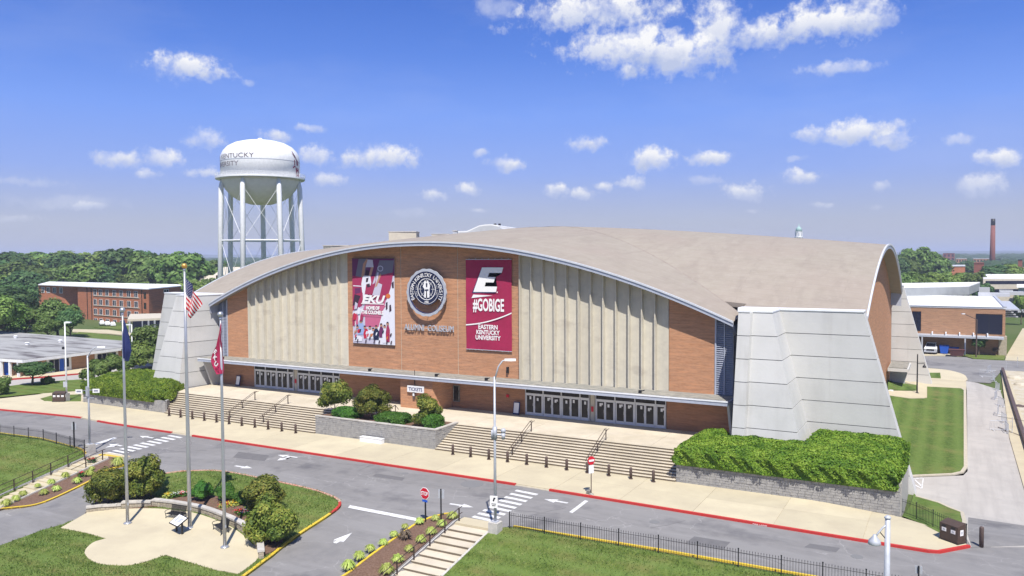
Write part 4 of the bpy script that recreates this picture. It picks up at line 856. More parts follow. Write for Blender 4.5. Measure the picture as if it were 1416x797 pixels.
# simple slanted E: stem plus three arms
sl = lambda v: .17 + (v - .64) * .72      # left edge of the slanted stem
E_ = [(sl(.64), .64), (sl(.64) + .50, .645), (sl(.70) + .48, .705), (sl(.70) + .21, .705), (sl(.75) + .20, .75), (sl(.75) + .37, .75), (sl(.81) + .37, .81), (sl(.81) + .20, .81), (sl(.855) + .20, .855), (sl(.855) + .47, .855), (sl(.915) + .46, .915), (sl(.915), .915)]
mb = MB(); tri_fill(mb, [(u - .012, v - .008) for u, v in [(E_[0][0] - .02, E_[0][1] - .005)] + E_[1:]], bpt, .05); wpart(mb, 'emblem_outline', M['navy'], b2)
mb = MB(); tri_fill(mb, E_, bpt, .065); tri_fill(mb, [(.13, .572), (.60, .605), (.17, .612)], bpt, .065); tri_fill(mb, [(.685, .635), (.705, .635), (.705, .65), (.685, .65)], bpt, .065); wpart(mb, 'emblem', M['fwhite'], b2)
mb = MB(); text_on(mb, '#GOBIGE', bpt(.50, .435, .065), (1, 0, 0), (0, 0, 1), 1.75, nrm=(0, -1, 0), width=BWd * .68, bold=.05)
for s_, v, wd in (('EASTERN', .232, .42), ('KENTUCKY', .172, .51), ('UNIVERSITY', .112, .55)): text_on(mb, s_, bpt(.49, v, .065), (1, 0, 0), (0, 0, 1), .62, nrm=(0, -1, 0), width=BWd * wd, bold=.02)
wpart(mb, 'lettering', M['fwhite'], b2)
mb = MB(); cv = [(u, .262 + .105 * u * u + .045 * u + .0) for u in np.linspace(.0, 1, 14)]
for (u0, v0), (u1, v1) in zip(cv[:-1], cv[1:]): mb.add([bpt(u0, v0, .065), bpt(u1, v1, .065), bpt(u1, v1 + .014, .065), bpt(u0, v0 + .014, .065)], [(0, 1, 2, 3)])
wpart(mb, 'curved_line', M['fwhite'], b2)
for x in (0,): 
    mb = MB()
    for i in range(7):
        u = (i + .5) / 7
        for z in (bz0 - .1, bz1 + .02): mb.box(bx0 + BWd * u - .04, bx0 + BWd * u + .04, YF - .16, YF - .02, z, z + .1)
    mb.box(bx0, bx1, by - .03, by + .03, bz1, bz1 + .06); mb.box(bx0, bx1, by - .03, by + .03, bz0 - .06, bz0); wpart(mb, 'mounting_rail', M['galv'], b2)
# left banner: flat collage print
b1 = thing('collage_banner', (-55.9, YF - .1, 8), 'tall printed banner with basketball collage, EKU and HOME OF THE COLONELS', 'banner')
cx0 = PY(488.5, 400, YF)[0]; cx1 = PY(546.5, 400, YF)[0]; cz1 = PY(488, 358, YF)[2]; cz0 = PY(489, 474, YF)[2]; CW, CH = cx1 - cx0, cz1 - cz0; cyy = YF - .14
def cpt(u, v, d=0): return (cx0 + CW * u, cyy - d, cz0 + CH * v)
cols = {k: mat('print_' + k, c, rough=.8) for k, c in dict(plum=(.13, .025, .10), maroon=(.33, .03, .09), pink=(.50, .12, .22), grey=(.16, .15, .20), white=(.68, .68, .74), pale=(.50, .48, .58), navy=(.012, .018, .055), sky=(.28, .38, .62), red=(.48, .02, .05), dark=(.04, .02, .04)).items()}
mb = MB(); mb.box(cx0, cx1, cyy, cyy + .04, cz0, cz1); wpart(mb, 'cloth', cols['pale'], b1)
bat = {k: MB() for k in list(cols) + ['skin', 'orange']}
dd = [.003]
def cf(c, pts): dd[0] += .0012; tri_fill(bat[c], pts, cpt, dd[0])
cf('plum', [(0, .78), (1, .80), (1, 1), (0, 1)]); cf('grey', [(.0, .58), (.22, .58), (.38, 1), (.16, 1)]); cf('maroon', [(0, .50), (.35, .50), (.55, .8), (.25, .78), (0, .80)]); cf('grey', [(.62, .62), (.95, .80), (1, .98), (.66, .98), (.55, .8)])
cf('maroon', [(.40, .52), (.86, .52), (.98, .84), (.60, .80)]); cf('white', [(.80, .50), (1, .78), (1, .0), (.55, .0), (.58, .2)]); cf('pink', [(.30, .2), (.62, .2), (.80, .52), (.30, .50)]); cf('maroon', [(0, .38), (.22, .44), (.30, .55), (0, .62)]); cf('white', [(0, .18), (.22, .30), (.25, .42), (0, .36)])
cf('dark', [(.0, .44), (.12, .46), (.2, .56), (.05, .58)]); cf('plum', [(.06, .58), (.2, .60), (.2, .66), (.06, .65)]); cf('white', [(.02, .675), (.23, .67), (.23, .68), (.02, .685)])
# dunking player
cf('white', [(.24, .60), (.40, .60), (.46, .72), (.44, .80), (.26, .80), (.22, .70)]); cf('skin', [(.22, .78), (.29, .80), (.33, .93), (.40, .985), (.36, 1.0), (.27, .94)]); cf('skin', [(.40, .80), (.46, .80), (.52, .90), (.50, .985), (.44, .985), (.46, .90)]); cf('dark', [(.32, .80), (.40, .80), (.41, .86), (.33, .87)])
cf('pale', [(.33, .90), (.52, .90), (.50, .985), (.38, .99)]); cf('white', [(.26, .48), (.34, .49), (.38, .60), (.25, .60)]); cf('dark', [(.33, .72), (.38, .73), (.40, .78), (.34, .77)])
for r_, c in (((.68, .88), 'pale'),):
    cf('pale', [(.68 + .07 * math.cos(a), .885 + .035 * math.sin(a)) for a in np.linspace(0, 2 * PI, 10)[:-1]]); cf('grey', [(.68 + .05 * math.cos(a), .885 + .025 * math.sin(a)) for a in np.linspace(0, 2 * PI, 10)[:-1]])
cf('pale', [(.48, .57), (.66, .57), (.72, .70), (.62, .72), (.64, .84), (.60, .84), (.56, .70)]); cf('maroon', [(.30, .58), (.48, .58), (.56, .72), (.42, .68), (.34, .70)]); cf('skin', [(.54, .66), (.60, .68), (.70, .82), (.67, .83)]); cf('dark', [(.36, .66), (.44, .67), (.42, .71), (.35, .70)])
cf('dark', [(.80, .40), (.84, .42), (.84, .50), (.80, .49)]); cf('dark', [(.88, .38), (.93, .40), (.92, .47), (.88, .46)]); cf('dark', [(.94, .72), (.99, .74), (.99, .66), (.95, .66)])
cf('orange', [(.855 + .055 * math.cos(a), .567 + .028 * math.sin(a)) for a in np.linspace(0, 2 * PI, 12)[:-1]])
cf('pink', [(.26, .395), (.72, .395), (.80, .455), (.30, .455)]); cf('pink', [(.18, .32), (.68, .32), (.72, .385), (.24, .385)])
# players and crowd at the bottom
for (c, u, v, w, hh_) in (('sky', .12, .10, .16, .16), ('red', .27, .06, .12, .12), ('white', .34, .06, .20, .11), ('navy', .50, .05, .14, .14), ('plum', .64, .08, .10, .14), ('white', .72, .02, .10, .18), ('maroon', .80, .03, .09, .21), ('white', .04, .02, .2, .07), ('red', .12, .12, .07, .05), ('maroon', .0, .2, .06, .16), ('pink', .08, .22, .06, .14)):
    cf(c, [(u, v), (u + w * .9, v + .004), (u + w, v + hh_ * .7), (u + w * .6, v + hh_), (u + w * .2, v + hh_ * .9), (u - .01, v + hh_ * .5)])
for u, v in ((.20, .255), (.42, .19), (.57, .20), (.69, .225), (.77, .21), (.84, .245), (.30, .19), (.12, .19), (.50, .17)):
    cf('skin', [(u + .035 * math.cos(a), v + .018 * math.sin(a)) for a in np.linspace(0, 2 * PI, 8)[:-1]]); cf('dark', [(u - .03, v + .006), (u + .03, v + .006), (u + .015, v + .024), (u - .02, v + .022)])
for i in range(16):
    u, v = rng.uniform(.03, .92), rng.uniform(.02, .14); cf(['red', 'navy', 'dark', 'skin', 'orange', 'white'][i % 6], [(u, v), (u + .03, v + .005), (u + .05, v + .04), (u + .015, v + .035)])
for x in (.10, .30, .5, .62, .80, .9): cf('dark', [(x, .01), (x + .03, .012), (x + .045, .05), (x + .02, .05)])
for i, (u, v) in enumerate(((.02, .27), (.12, .34), (.18, .26), (.05, .40))): cf(['red', 'white', 'maroon', 'pale'][i], [(u, v), (u + .07, v + .01), (u + .09, v + .07), (u + .03, v + .09)])
for k, b in bat.items():
    if b.f: wpart(b, 'printed_shape', cols.get(k) or M[k], b1)
mb = MB(); text_on(mb, 'EKU', cpt(.52, .485, .10), (1, 0, 0), (0, 0, 1), 1.15, nrm=(0, -1, 0), width=CW * .56, bold=.05, shear=.3); mb.add([cpt(.22, .468, .10), cpt(.76, .468, .10), cpt(.77, .478, .10), cpt(.225, .478, .10)], [(0, 1, 2, 3)])
text_on(mb, 'HOME OF', cpt(.50, .405, .10), (1, 0, 0), (0, 0, 1), .52, nrm=(0, -1, 0), width=CW * .32, bold=.03); text_on(mb, 'THE COLONELS', cpt(.49, .352, .10), (1, 0, 0), (0, 0, 1), .55, nrm=(0, -1, 0), width=CW * .50, bold=.03); wpart(mb, 'lettering', M['fwhite'], b1)
mb = MB(); mb.box(cx0, cx1, cyy - .05, cyy + .05, cz0 - .07, cz0 - .003); mb.box(cx0, cx1, cyy - .05, cyy + .05, cz1 + .003, cz1 + .07); wpart(mb, 'mounting_rail', M['bollard'], b1)
# round seal
sx_, sz_ = wq(593.8, 404.5); R_ = (wq(621.5, 404)[0] - wq(566.5, 404)[0]) / 2
se = thing('round_seal', (sx_, YF - .5, sz_), 'round scalloped seal reading EASTERN KENTUCKY UNIVERSITY on the middle brick bay', 'seal')
sy_ = YF - .62
def ring(mb, r0, r1, y0, y1, n=72, sc=0, c=None, a0=0, a1=2 * PI):
    c = c or (sx_, sz_); full = abs(a1 - a0 - 2 * PI) < 1e-6; b = len(mb.v); m = n if full else n + 1
    for i in range(m):
        a = a0 + (a1 - a0) * i / n; ro = r1 * (1 + sc * math.cos(18 * a)); 
        for r, y in ((r0, y0), (ro, y0), (ro, y1), (r0, y1)): mb.v.append((c[0] + r * math.cos(a), y, c[1] + r * math.sin(a)))
    for i in range(n):
        j = (i + 1) % m
        for k in range(4): mb.f.append((b + i * 4 + k, b + i * 4 + (k + 1) % 4, b + j * 4 + (k + 1) % 4, b + j * 4 + k)); mb.m.append(mb.cur)
    return mb
wpart(ring(MB(), R_ * .875, R_ * .985, sy_, sy_ + .18, sc=.014, n=144), 'scalloped_rim', M['galv_lt'] if 'galv_lt' in M else M['white'], se, fix=True)
wpart(ring(MB(), R_ * .845, R_ * .862, sy_ + .01, sy_ + .15), 'rim_line', M['navy'], se, fix=True)
ci = (sx_, sz_ + R_ * .14)
wpart(ring(MB(), R_ * .60, R_ * .845, sy_ + .06, sy_ + .12, a0=-.42, a1=PI + .42), 'text_band', cols['navy'], se, fix=True)
wpart(ring(MB(), R_ * .02, R_ * .66, sy_ + .10, sy_ + .16, c=ci), 'inner_disc', cols['navy'], se, fix=True)
mb = ring(MB(), R_ * .60, R_ * .615, sy_ + .085, sy_ + .1, c=ci); ring(mb, R_ * .425, R_ * .455, sy_ + .085, sy_ + .1, c=ci); ring(mb, R_ * .31, R_ * .325, sy_ + .09, sy_ + .1, c=ci); wpart(mb, 'inner_ring', M['fwhite'], se, fix=True)
def arc_text(mb, s, c, r, a0, a1, size, y, m=None, bold=.02):
    n = len(s)
    for i, ch in enumerate(s):
        if ch == ' ': continue
        a = a0 + (a1 - a0) * i / (n - 1); ux = np.array([math.sin(a), 0, -math.cos(a)]); uz = np.array([math.cos(a), 0, math.sin(a)])
        text_on(mb, ch, (c[0] + r * math.cos(a), y, c[1] + r * math.sin(a)), ux, uz, size, nrm=(0, -1, 0), bold=bold, ext=.01)
mb = MB(); arc_text(mb, 'EASTERN KENTUCKY UNIVERSITY', (sx_, sz_), R_ * .655, PI + .38, -.38, R_ * .225, sy_ + .03, bold=.0)
arc_text(mb, '1906', ci, R_ * .59, PI * 1.5 - .16, PI * 1.5 + .16, R_ * .09, sy_ + .08, bold=.006) if False else None
text_on(mb, '1906', (ci[0], sy_ + .08, ci[1] - R_ * .57), (1, 0, 0), (0, 0, 1), R_ * .11, nrm=(0, -1, 0), bold=.006, ext=.01); wpart(mb, 'lettering', M['fwhite'], se)
mb = MB(); 
for i in range(40):
    a = PI + .55 - (PI + 1.1) * i / 39
    if i % 5 == 4: continue
    ux = np.array([math.sin(a), 0, -math.cos(a)]); uz = np.array([math.cos(a), 0, math.sin(a)]); o = np.array([ci[0] + R_ * .525 * math.cos(a), sy_ + .09, ci[1] + R_ * .525 * math.sin(a)])
    mb.add([o - ux * .02 - uz * .07, o + ux * .02 - uz * .07, o + ux * .02 + uz * .07, o - ux * .02 + uz * .07], [(0, 1, 2, 3)])
wpart(mb, 'small_lettering', M['fwhite'], se)
mb = MB()    # two standing figures of the centre emblem, cross lines
def sp(u, v, d=0): return (ci[0] + R_ * u, sy_ + .085 - d, ci[1] + R_ * v)
tri_fill(mb, [(-.13, -.34), (-.03, -.36), (-.02, -.05), (.02, -.05), (.03, -.36), (.14, -.34), (.15, -.02), (.18, .14), (.12, .26), (.08, .36), (.02, .36), (-.0, .26), (-.04, .36), (-.11, .34), (-.14, .20), (-.19, .10), (-.10, .0)], sp, 0)
for a in range(8):
    aa = a * PI / 4; u, v = math.cos(aa), math.sin(aa); mb.add([sp(u * .22 - v * .006, v * .22 + u * .006), sp(u * .22 + v * .006, v * .22 - u * .006), sp(u * .42 + v * .006, v * .42 - u * .006), sp(u * .42 - v * .006, v * .42 + u * .006)], [(0, 1, 2, 3)])
wpart(mb, 'emblem_figures', M['fwhite'], se)
mb = MB(); tri_fill(mb, [(-.02, .08), (.04, .08), (.05, .24), (-.03, .25)], sp, .01); tri_fill(mb, [(-.10, -.08), (.10, -.06), (.10, .0), (-.06, -.01)], sp, .01); wpart(mb, 'emblem_shade', cols['navy'], se)
mb = MB()
for a in range(6): aa = a * PI / 3 + .5; mb.tube([(sx_ + R_ * .9 * math.cos(aa), sy_ + .17, sz_ + R_ * .9 * math.sin(aa)), (sx_ + R_ * .9 * math.cos(aa), YF, sz_ + R_ * .9 * math.sin(aa))], .03, 6)
mb.tube([(ci[0], sy_ + .15, ci[1]), (ci[0], YF, ci[1])], .06, 6); wpart(mb, 'standoff', M['galv'], se)
# name letters
al = thing('wall_lettering', (-49.1, YF - .2, 12), 'raised white letters reading ALUMNI COLISEUM below the seal', 'lettering')
mb = MB(); a = wq(561, 455); b = wq(629, 459)
text_on(mb, 'ALUMNI  COLISEUM', ((a[0] + b[0]) / 2, YF - .22, a[1] - .08), (1, 0, 0), (0, 0, 1), .92, nrm=(0, -1, 0), width=b[0] - a[0], bold=.0, ext=.05); wpart(mb, 'lettering', M['galv_lt'], al)
mb = MB(); mb.tube([(a[0] + .1, YF - .16, a[1] + .15), (b[0] - .1, YF - .16, a[1] + .15)], .02, 5)
for i in range(8): x = a[0] + .3 + (b[0] - a[0] - .6) * i / 7; mb.tube([(x, YF - .16, a[1] + .15), (x, YF, a[1] + .15)], .02, 5)
wpart(mb, 'standoff', M['galv'], al)
mb = MB(); mb.box(-39.5, -39.3, YF - .25, YF, 5.9, 6.5); mb.cur = 0; cp(mb, 'wall_lamp', M['black'])

# ================================================================ FOLIAGE
def quads_mesh(name, C_, Nrm, size, mt, extra=None, aspect=1.5):
    n = len(C_); a = rng.normal(size=(n, 3)); a -= (a * Nrm).sum(1)[:, None] * Nrm; a /= np.linalg.norm(a, axis=1)[:, None] + 1e-9; b = np.cross(Nrm, a)
    s = (size * rng.uniform(.6, 1.25, n))[:, None]; a = a * s * aspect * .5; b = b * s * .5
    V = np.stack([C_ - a, C_ - b * .9 + a * .1, C_ + a, C_ + b * .9 + a * .1], 1).reshape(-1, 3); F = [(4 * i, 4 * i + 1, 4 * i + 2, 4 * i + 3) for i in range(n)]
    me = bpy.data.meshes.new(name); mats = [mt]; v = V.tolist(); f = F; mi = [0] * n
    if extra is not None:
        b0 = len(v); v += extra.v; f = f + [tuple(b0 + i for i in q) for q in extra.f]; mi += [0] * len(extra.f)
    me.from_pydata(v, [], f); me.materials.append(mt); me.update(); return me
def unit(v): return v / (np.linalg.norm(v, axis=1)[:, None] + 1e-9)
def crown_mesh(name, rx, rz, zc, nleaf, leaf, mt, lumps=14, core=.72, seed=1, flat=.0, lumpr=.42, aspect=1.5, ry=None, low=.45):
    r = np.random.default_rng(seed); ry = ry or rx
    d = unit(r.normal(size=(lumps, 3))); d[:, 2] = np.where(d[:, 2] < -low, -d[:, 2] * .6, d[:, 2]); rad = r.uniform(.35, .78, lumps)[:, None]
    LC = d * rad * np.array([rx, ry, rz]) ; LR = r.uniform(.75, 1.2, lumps) * lumpr * min(rx, rz)
    idx = r.integers(0, lumps, nleaf); dd = unit(r.normal(size=(nleaf, 3))); dd[:, 2] = np.where(dd[:, 2] < -low - .1, -dd[:, 2], dd[:, 2]); sh = r.uniform(.72, 1.12, nleaf) ** 1.0
    P = LC[idx] + dd * (LR[idx] * sh)[:, None] * np.array([1, 1, .85]); Nn = unit(dd * .7 + unit(P + 1e-6) * .4 + r.normal(size=(nleaf, 3)) * .38 + np.array([0, 0, .25])); P = P + np.array([0, 0, zc])
    ex = MB()
    for c, q in zip(LC, LR): ex.ball((c[0], c[1], c[2] + zc), q * core, 8, sz=.85)
    ex.ball((0, 0, zc), min(rx, rz) * .55, 8)
    return quads_mesh(name, P, Nn, leaf, mt, ex, aspect)
def trunk_mesh(name, hgt, r0, br=5, seed=1, spread=.5, fork=.45):
    rr = random.Random(seed); mb = MB(); top = (rr.uniform(-.1, .1) * hgt * .3, rr.uniform(-.1, .1) * hgt * .3, hgt)
    mb.tube([(0, 0, -.3), (0, 0, hgt * .12), (top[0] * .5, top[1] * .5, hgt * .5), top], [r0 * 1.35, r0, r0 * .75, r0 * .3], 7)
    for i in range(br):
        a = 2 * PI * i / br + rr.uniform(-.4, .4); z0 = hgt * rr.uniform(fork, .75); L = hgt * spread * rr.uniform(.6, 1.)
        mb.tube([(top[0] * .4, top[1] * .4, z0), (math.cos(a) * L * .5, math.sin(a) * L * .5, z0 + L * .35), (math.cos(a) * L, math.sin(a) * L, z0 + L * .8)], [r0 * .5, r0 * .35, r0 * .12], 5)
    return mb.mesh(name, M['bark'], True)
TREE = {}
def tree(kind, loc, label, cat='tree', group=None, s=1., rz=None, name='tree', sz=None):
    cm, tm = TREE[kind]; t = thing(name, loc, label, cat, group, rng.uniform(0, 6.28) if rz is None else rz); t.scale = (s, s, sz or s)
    link('crown', cm, t)
    if tm: link('trunk', tm, t)
    return t
for i in range(4):
    TREE['oak%d' % i] = (crown_mesh('crown', 5.6, 5.0, 8.6, 9000, .50, M[['leaf_tree', 'leaf_dark', 'leaf_tree', 'leaf_yel'][i]], 30, .62, 40 + i, lumpr=.40), trunk_mesh('trunk', 8., .38, 6, i))
for i in range(3):
    TREE['far%d' % i] = (crown_mesh('crown', 6.2, 5.2, 8.4, 4200, .78, M[['leaf_dark', 'leaf_tree', 'leaf_yel'][i]], 26, .60, 60 + i, lumpr=.42), trunk_mesh('trunk', 7.5, .4, 5, 10 + i))
TREE['cone'] = (crown_mesh('crown', 3.0, 6.6, 7.6, 3600, .6, M['leaf_dark'], 24, .6, 71, lumpr=.5), trunk_mesh('trunk', 9, .3, 4, 20, .25))
def magnolia(i, R, H, zc, n, leaf_, seed, mt='leaf_mag', tr=.07, lumps=16): TREE['mag%d' % i] = (crown_mesh('crown', R, H, zc, n, leaf_, M[mt], lumps, .62, seed, lumpr=.40, aspect=1.9, low=.85), trunk_mesh('trunk', zc, tr, 5, seed, .45, .2))

# ================================================================ PLANTERS AND HEDGES
def block_wall(mb, p0, p1, z0, z1, course=.2, blk=.48, depth=.22, seed=3, nrm=None, jit=.02, zt=None):      # rock-faced blocks, real relief
    rr = random.Random(seed); p0, p1 = np.array(p0, float), np.array(p1, float); L = np.linalg.norm(p1 - p0); t = (p1 - p0) / L; n = np.array([t[1], -t[0]]) if nrm is None else np.array(nrm)
    z = z0; row = 0
    while z < z1 - .03:
        zz = min(z + course, z1); s = -blk * (.5 if row % 2 else 0) 
        while s < L:
            a, b = max(0, s), min(L, s + blk * rr.uniform(.9, 1.1)); s = b if s >= 0 or b > 0 else s + blk
            if b - a < .03: s = b + .001; continue
            pr = rr.uniform(0, jit * 2); c = p0 + t * (a + b) / 2; g = .008
            A, B = p0 + t * (a + g), p0 + t * (b - g); o1, o0 = n * (pr), -n * depth
            zl, zh = z + g, zz - g
            mb.add([(*(A + o0), zl), (*(B + o0), zl), (*(B + o1), zl), (*(A + o1), zl), (*(A + o0), zh), (*(B + o0), zh), (*(B + o1 * 1.0), zh), (*(A + o1 * 1.0), zh)], [(0, 3, 2, 1), (4, 5, 6, 7), (0, 1, 5, 4), (1, 2, 6, 5), (2, 3, 7, 6), (3, 0, 4, 7)])
            s = b
        z = zz; row += 1
    return mb
def planter(name, loops, ztop, zbase, label, soil_poly, soilz, mt, cop=True, w=.3):
    r = thing(name, (loops[0][0][0], loops[0][0][1], zbase), label, 'planter wall'); mb = MB()
    for k, (a, b) in enumerate(loops): block_wall(mb, a, b, zbase, ztop - (.1 if cop else 0), seed=3 + k)
    o = wpart(mb, 'block_course', mt, r, fix=True); o['kind'] = 'stuff'
    if cop:
        for a, b in loops:
            a, b = np.array(a, float), np.array(b, float); L = np.linalg.norm(b - a); t = (b - a) / L; n = np.array([t[1], -t[0]]); k = max(1, round(L / .9))
            for i in range(k):
                p, q = a + t * (L * i / k + .008), a + t * (L * (i + 1) / k - .008); mb = MB(); mb.prism([tuple(p + n * .06), tuple(q + n * .06), tuple(q - n * w), tuple(p - n * w)], ztop - .098, ztop + rng.uniform(-.006, .006)); wpart(mb, 'coping_stone', M['coping'], r, fix=True)
    mb = MB(); mb.prism(soil_poly, zbase, soilz); wpart(mb, 'soil', M['mulch'], r, fix=True); return r
planter('planter_wall', [((-55.65, 60.45), (-41.2, 60.45)), ((-41.2, 60.45), (-41.2, 64.3))], 1.95, 0.05, 'light grey block planter wall between the two stairs', [(-55.6, 60.6), (-41.3, 60.6), (-41.3, 64.4), (-55.6, 64.4)], 1.82, M['stone'])
planter('planter_wall', [((-18.62, 64.4), (-18.62, 60.5)), ((-18.62, 60.5), (-2.9, 60.5)), ((-2.9, 60.5), (-2.9, 60.9))], 1.78, -1.55, 'long grey block planter wall under the big hedge at the right', [(-18.5, 60.65), (-3.05, 60.65), (-3.05, 71.3), (-15, 71.3), (-18.5, 66)], 1.6, M['stone'], cop=False)
planter('planter_wall', [((-97.5, 66.), (-93.2, 60.5)), ((-93.2, 60.5), (-78.15, 60.5)), ((-78.15, 60.5), (-81.3, 64.7))], 1.45, -.2, 'grey block planter wall under the hedge left of the stairs', [(-97.4, 66.2), (-93.1, 60.65), (-78.4, 60.65), (-81.5, 64.8), (-81.6, 71), (-97, 71.2)], 1.3, M['stone'], cop=False)
mb = MB(); mb.box(-3.1, -2.82, 60.92, 71.35, -1.7, 1.95); tag(mb.build('planter_side_wall', M['coping']), 'smooth pale side wall of the right planter running back to the buttress', 'wall')
def hedge(name, poly, z0, ztf, label, mt, n, leaf_, cat='hedge', lumpy=.25, seed=5, group=None):
    # mound: sampled top and side surface of a polygon, covered in small leaf faces
    r = np.random.default_rng(seed); P = np.array(poly); mn, mx_ = P.min(0), P.max(0)
    def inside(q):
        c = np.zeros(len(q), bool); j = len(P) - 1
        for i in range(len(P)):
            a, b = P[i], P[j]; m = ((a[1] > q[:, 1]) != (b[1] > q[:, 1])) & (q[:, 0] < (b[0] - a[0]) * (q[:, 1] - a[1]) / (b[1] - a[1] + 1e-12) + a[0]); c ^= m; j = i
        return c
    def dist(q):
        d = np.full(len(q), 1e9)
        for i in range(len(P)):
            a, b = P[i], P[(i + 1) % len(P)]; t = np.clip(((q - a) @ (b - a)) / ((b - a) @ (b - a)), 0, 1); d = np.minimum(d, np.linalg.norm(q - (a + t[:, None] * (b - a)), axis=1))
        return d
    ph = r.uniform(0, 6, 8)
    def lump(q): return (np.sin(q[:, 0] * 1.7 + ph[0] + np.sin(q[:, 1] * 1.3 + ph[1])) * np.sin(q[:, 1] * 2.1 + ph[2]) * .5 + np.sin(q[:, 0] * 4.1 + ph[3] + q[:, 1] * 1.1) * np.sin(q[:, 1] * 4.6 + ph[4]) * .35 + np.sin(q[:, 0] * 9. + ph[5]) * np.sin(q[:, 1] * 8.3 + ph[6]) * .15) * lumpy
    def top(q): d = dist(q); ed = np.clip(d / .75, 0, 1); return z0 + (ztf(q) - z0) * (.35 + .65 * np.sqrt(1 - (1 - ed) ** 2)) + lump(q) * ed
    q = r.uniform(mn, mx_, (int(n * 2.5), 2)); q = q[inside(q)][:int(n * .72)]; e = .12
    zt = top(q); gx_ = (top(q + [e, 0]) - zt) / e; gy_ = (top(q + [0, e]) - zt) / e; Nn = unit(np.stack([-gx_, -gy_, np.ones(len(q))], 1)); C1 = np.column_stack([q, zt - r.uniform(0, leaf_ * 1.2, len(q)) + .04]); N1 = unit(Nn + r.normal(size=(len(q), 3)) * .42)
    per = [np.linalg.norm(P[(i + 1) % len(P)] - P[i]) for i in range(len(P))]; m = int(n * .28); ei = r.choice(len(P), m, p=np.array(per) / sum(per)); t = r.random(m)[:, None]; A = P[ei]; B = P[(ei + 1) % len(P)]
    s = np.sign(sum(P[i][0] * P[(i + 1) % len(P)][1] - P[(i + 1) % len(P)][0] * P[i][1] for i in range(len(P)))); tt = unit(B - A); nn = np.stack([tt[:, 1], -tt[:, 0]], 1) * s; qb = A + t * (B - A); zz = z0 + (top(qb - nn * .15) - z0) * r.random(m) ** .8
    out = .12 * np.sin(qb[:, 0] * 3 + zz * 4) + .08 * np.sin(qb[:, 1] * 5 + zz * 7 + qb[:, 0] * 7); C2 = np.column_stack([qb + nn * (out + r.uniform(-.1, .08, m))[:, None], zz]); N2 = unit(np.column_stack([nn, np.full(m, .35)]) + r.normal(size=(m, 3)) * .5)
    # dark core body
    ex = MB(); k = .3; gxs = np.arange(mn[0], mx_[0] + k, k); gys = np.arange(mn[1], mx_[1] + k, k); idx = {}
    gq = np.array([(x, y) for x in gxs for y in gys]); ins = inside(gq) & (dist(gq) > .12); zz_ = top(gq) - .13; nY = len(gys)
    for i, f in enumerate(ins):
        if f: idx[i] = len(ex.v); ex.v.append((gq[i][0], gq[i][1], float(zz_[i])))
    for i in range(len(gxs) - 1):
        for j in range(nY - 1):
            a, b, c, d = i * nY + j, (i + 1) * nY + j, (i + 1) * nY + j + 1, i * nY + j + 1
            if a in idx and b in idx and c in idx and d in idx: ex.f.append((idx[a], idx[b], idx[c], idx[d]))
    Pi = [tuple(p - (p - P.mean(0)) / np.linalg.norm(p - P.mean(0)) * .15) for p in P]; zc = z0 + .35 * (float(ztf(P.mean(0)[None])[0]) - z0); ex.prism(Pi, z0 - .1, zc + .3)
    me = quads_mesh(name, np.vstack([C1, C2]), np.vstack([N1, N2]), leaf_, M[mt], ex); o = link(name, me); return tag(o, label, cat, group)
hedge('hedge', [(-18.75, 60.2), (-3.0, 60.2), (-2.8, 64.5), (-2.95, 71.2), (-10, 71.2), (-10.2, 66.0), (-15.9, 65.7), (-16.3, 68), (-18.4, 66.8)], 1.6, lambda q: np.full(len(q), 3.2) - .0 * q[:, 0], 'long bright green clipped hedge below the big white buttress', 'leaf_hedge', 85000, .115, lumpy=.15)
hedge('hedge', [(-97.3, 66.4), (-93.3, 60.2), (-80.0, 60.2), (-78.9, 62.0), (-81.6, 65.4), (-83, 67), (-84, 71), (-97, 71.3)], 1.3, lambda q: np.full(len(q), 2.75), 'bright green hedge bed left of the stairs below the left buttress', 'leaf_hedge', 60000, .13, lumpy=.15)
for i, (x0, x1, lb) in enumerate(((-54.2, -51.2, 'low round green hedge between the left and middle small trees'), (-48.6, -45.3, 'low round green hedge between the middle and right small trees'), (-43.2, -41.6, 'round green shrub at the right corner of the middle planter'))):
    hedge('low_hedge', [(x0, 61.2), (x0 + .3, 60.9), (x1 - .3, 60.9), (x1, 61.3), (x1, 62.6), (x1 - .4, 63.0), (x0 + .4, 63.0), (x0, 62.6)], 1.8, lambda q: np.full(len(q), 2.72 if i < 2 else 3.0), lb, 'leaf_box', 5200 if i < 2 else 2600, .12, lumpy=.08, seed=9 + i)
magnolia(0, 1.75, 1.75, 1.8, 7500, .135, 101, tr=.06); magnolia(1, 2.0, 1.8, 1.85, 10000, .135, 102, tr=.07); magnolia(2, 1.75, 1.4, 1.45, 8500, .135, 103, tr=.06)
for k, (x, y, lb) in enumerate(((-54.9, 62.5, 'small bushy tree at the left end of the middle planter'), (-50.0, 62.3, 'roundest small bushy tree in the centre of the middle planter'), (-43.3, 62.3, 'small bushy tree at the right of the middle planter, near the ticket booth'))):
    tree('mag%d' % k, (x, y, 1.8), lb, group='small trees in the middle planter', rz=k)
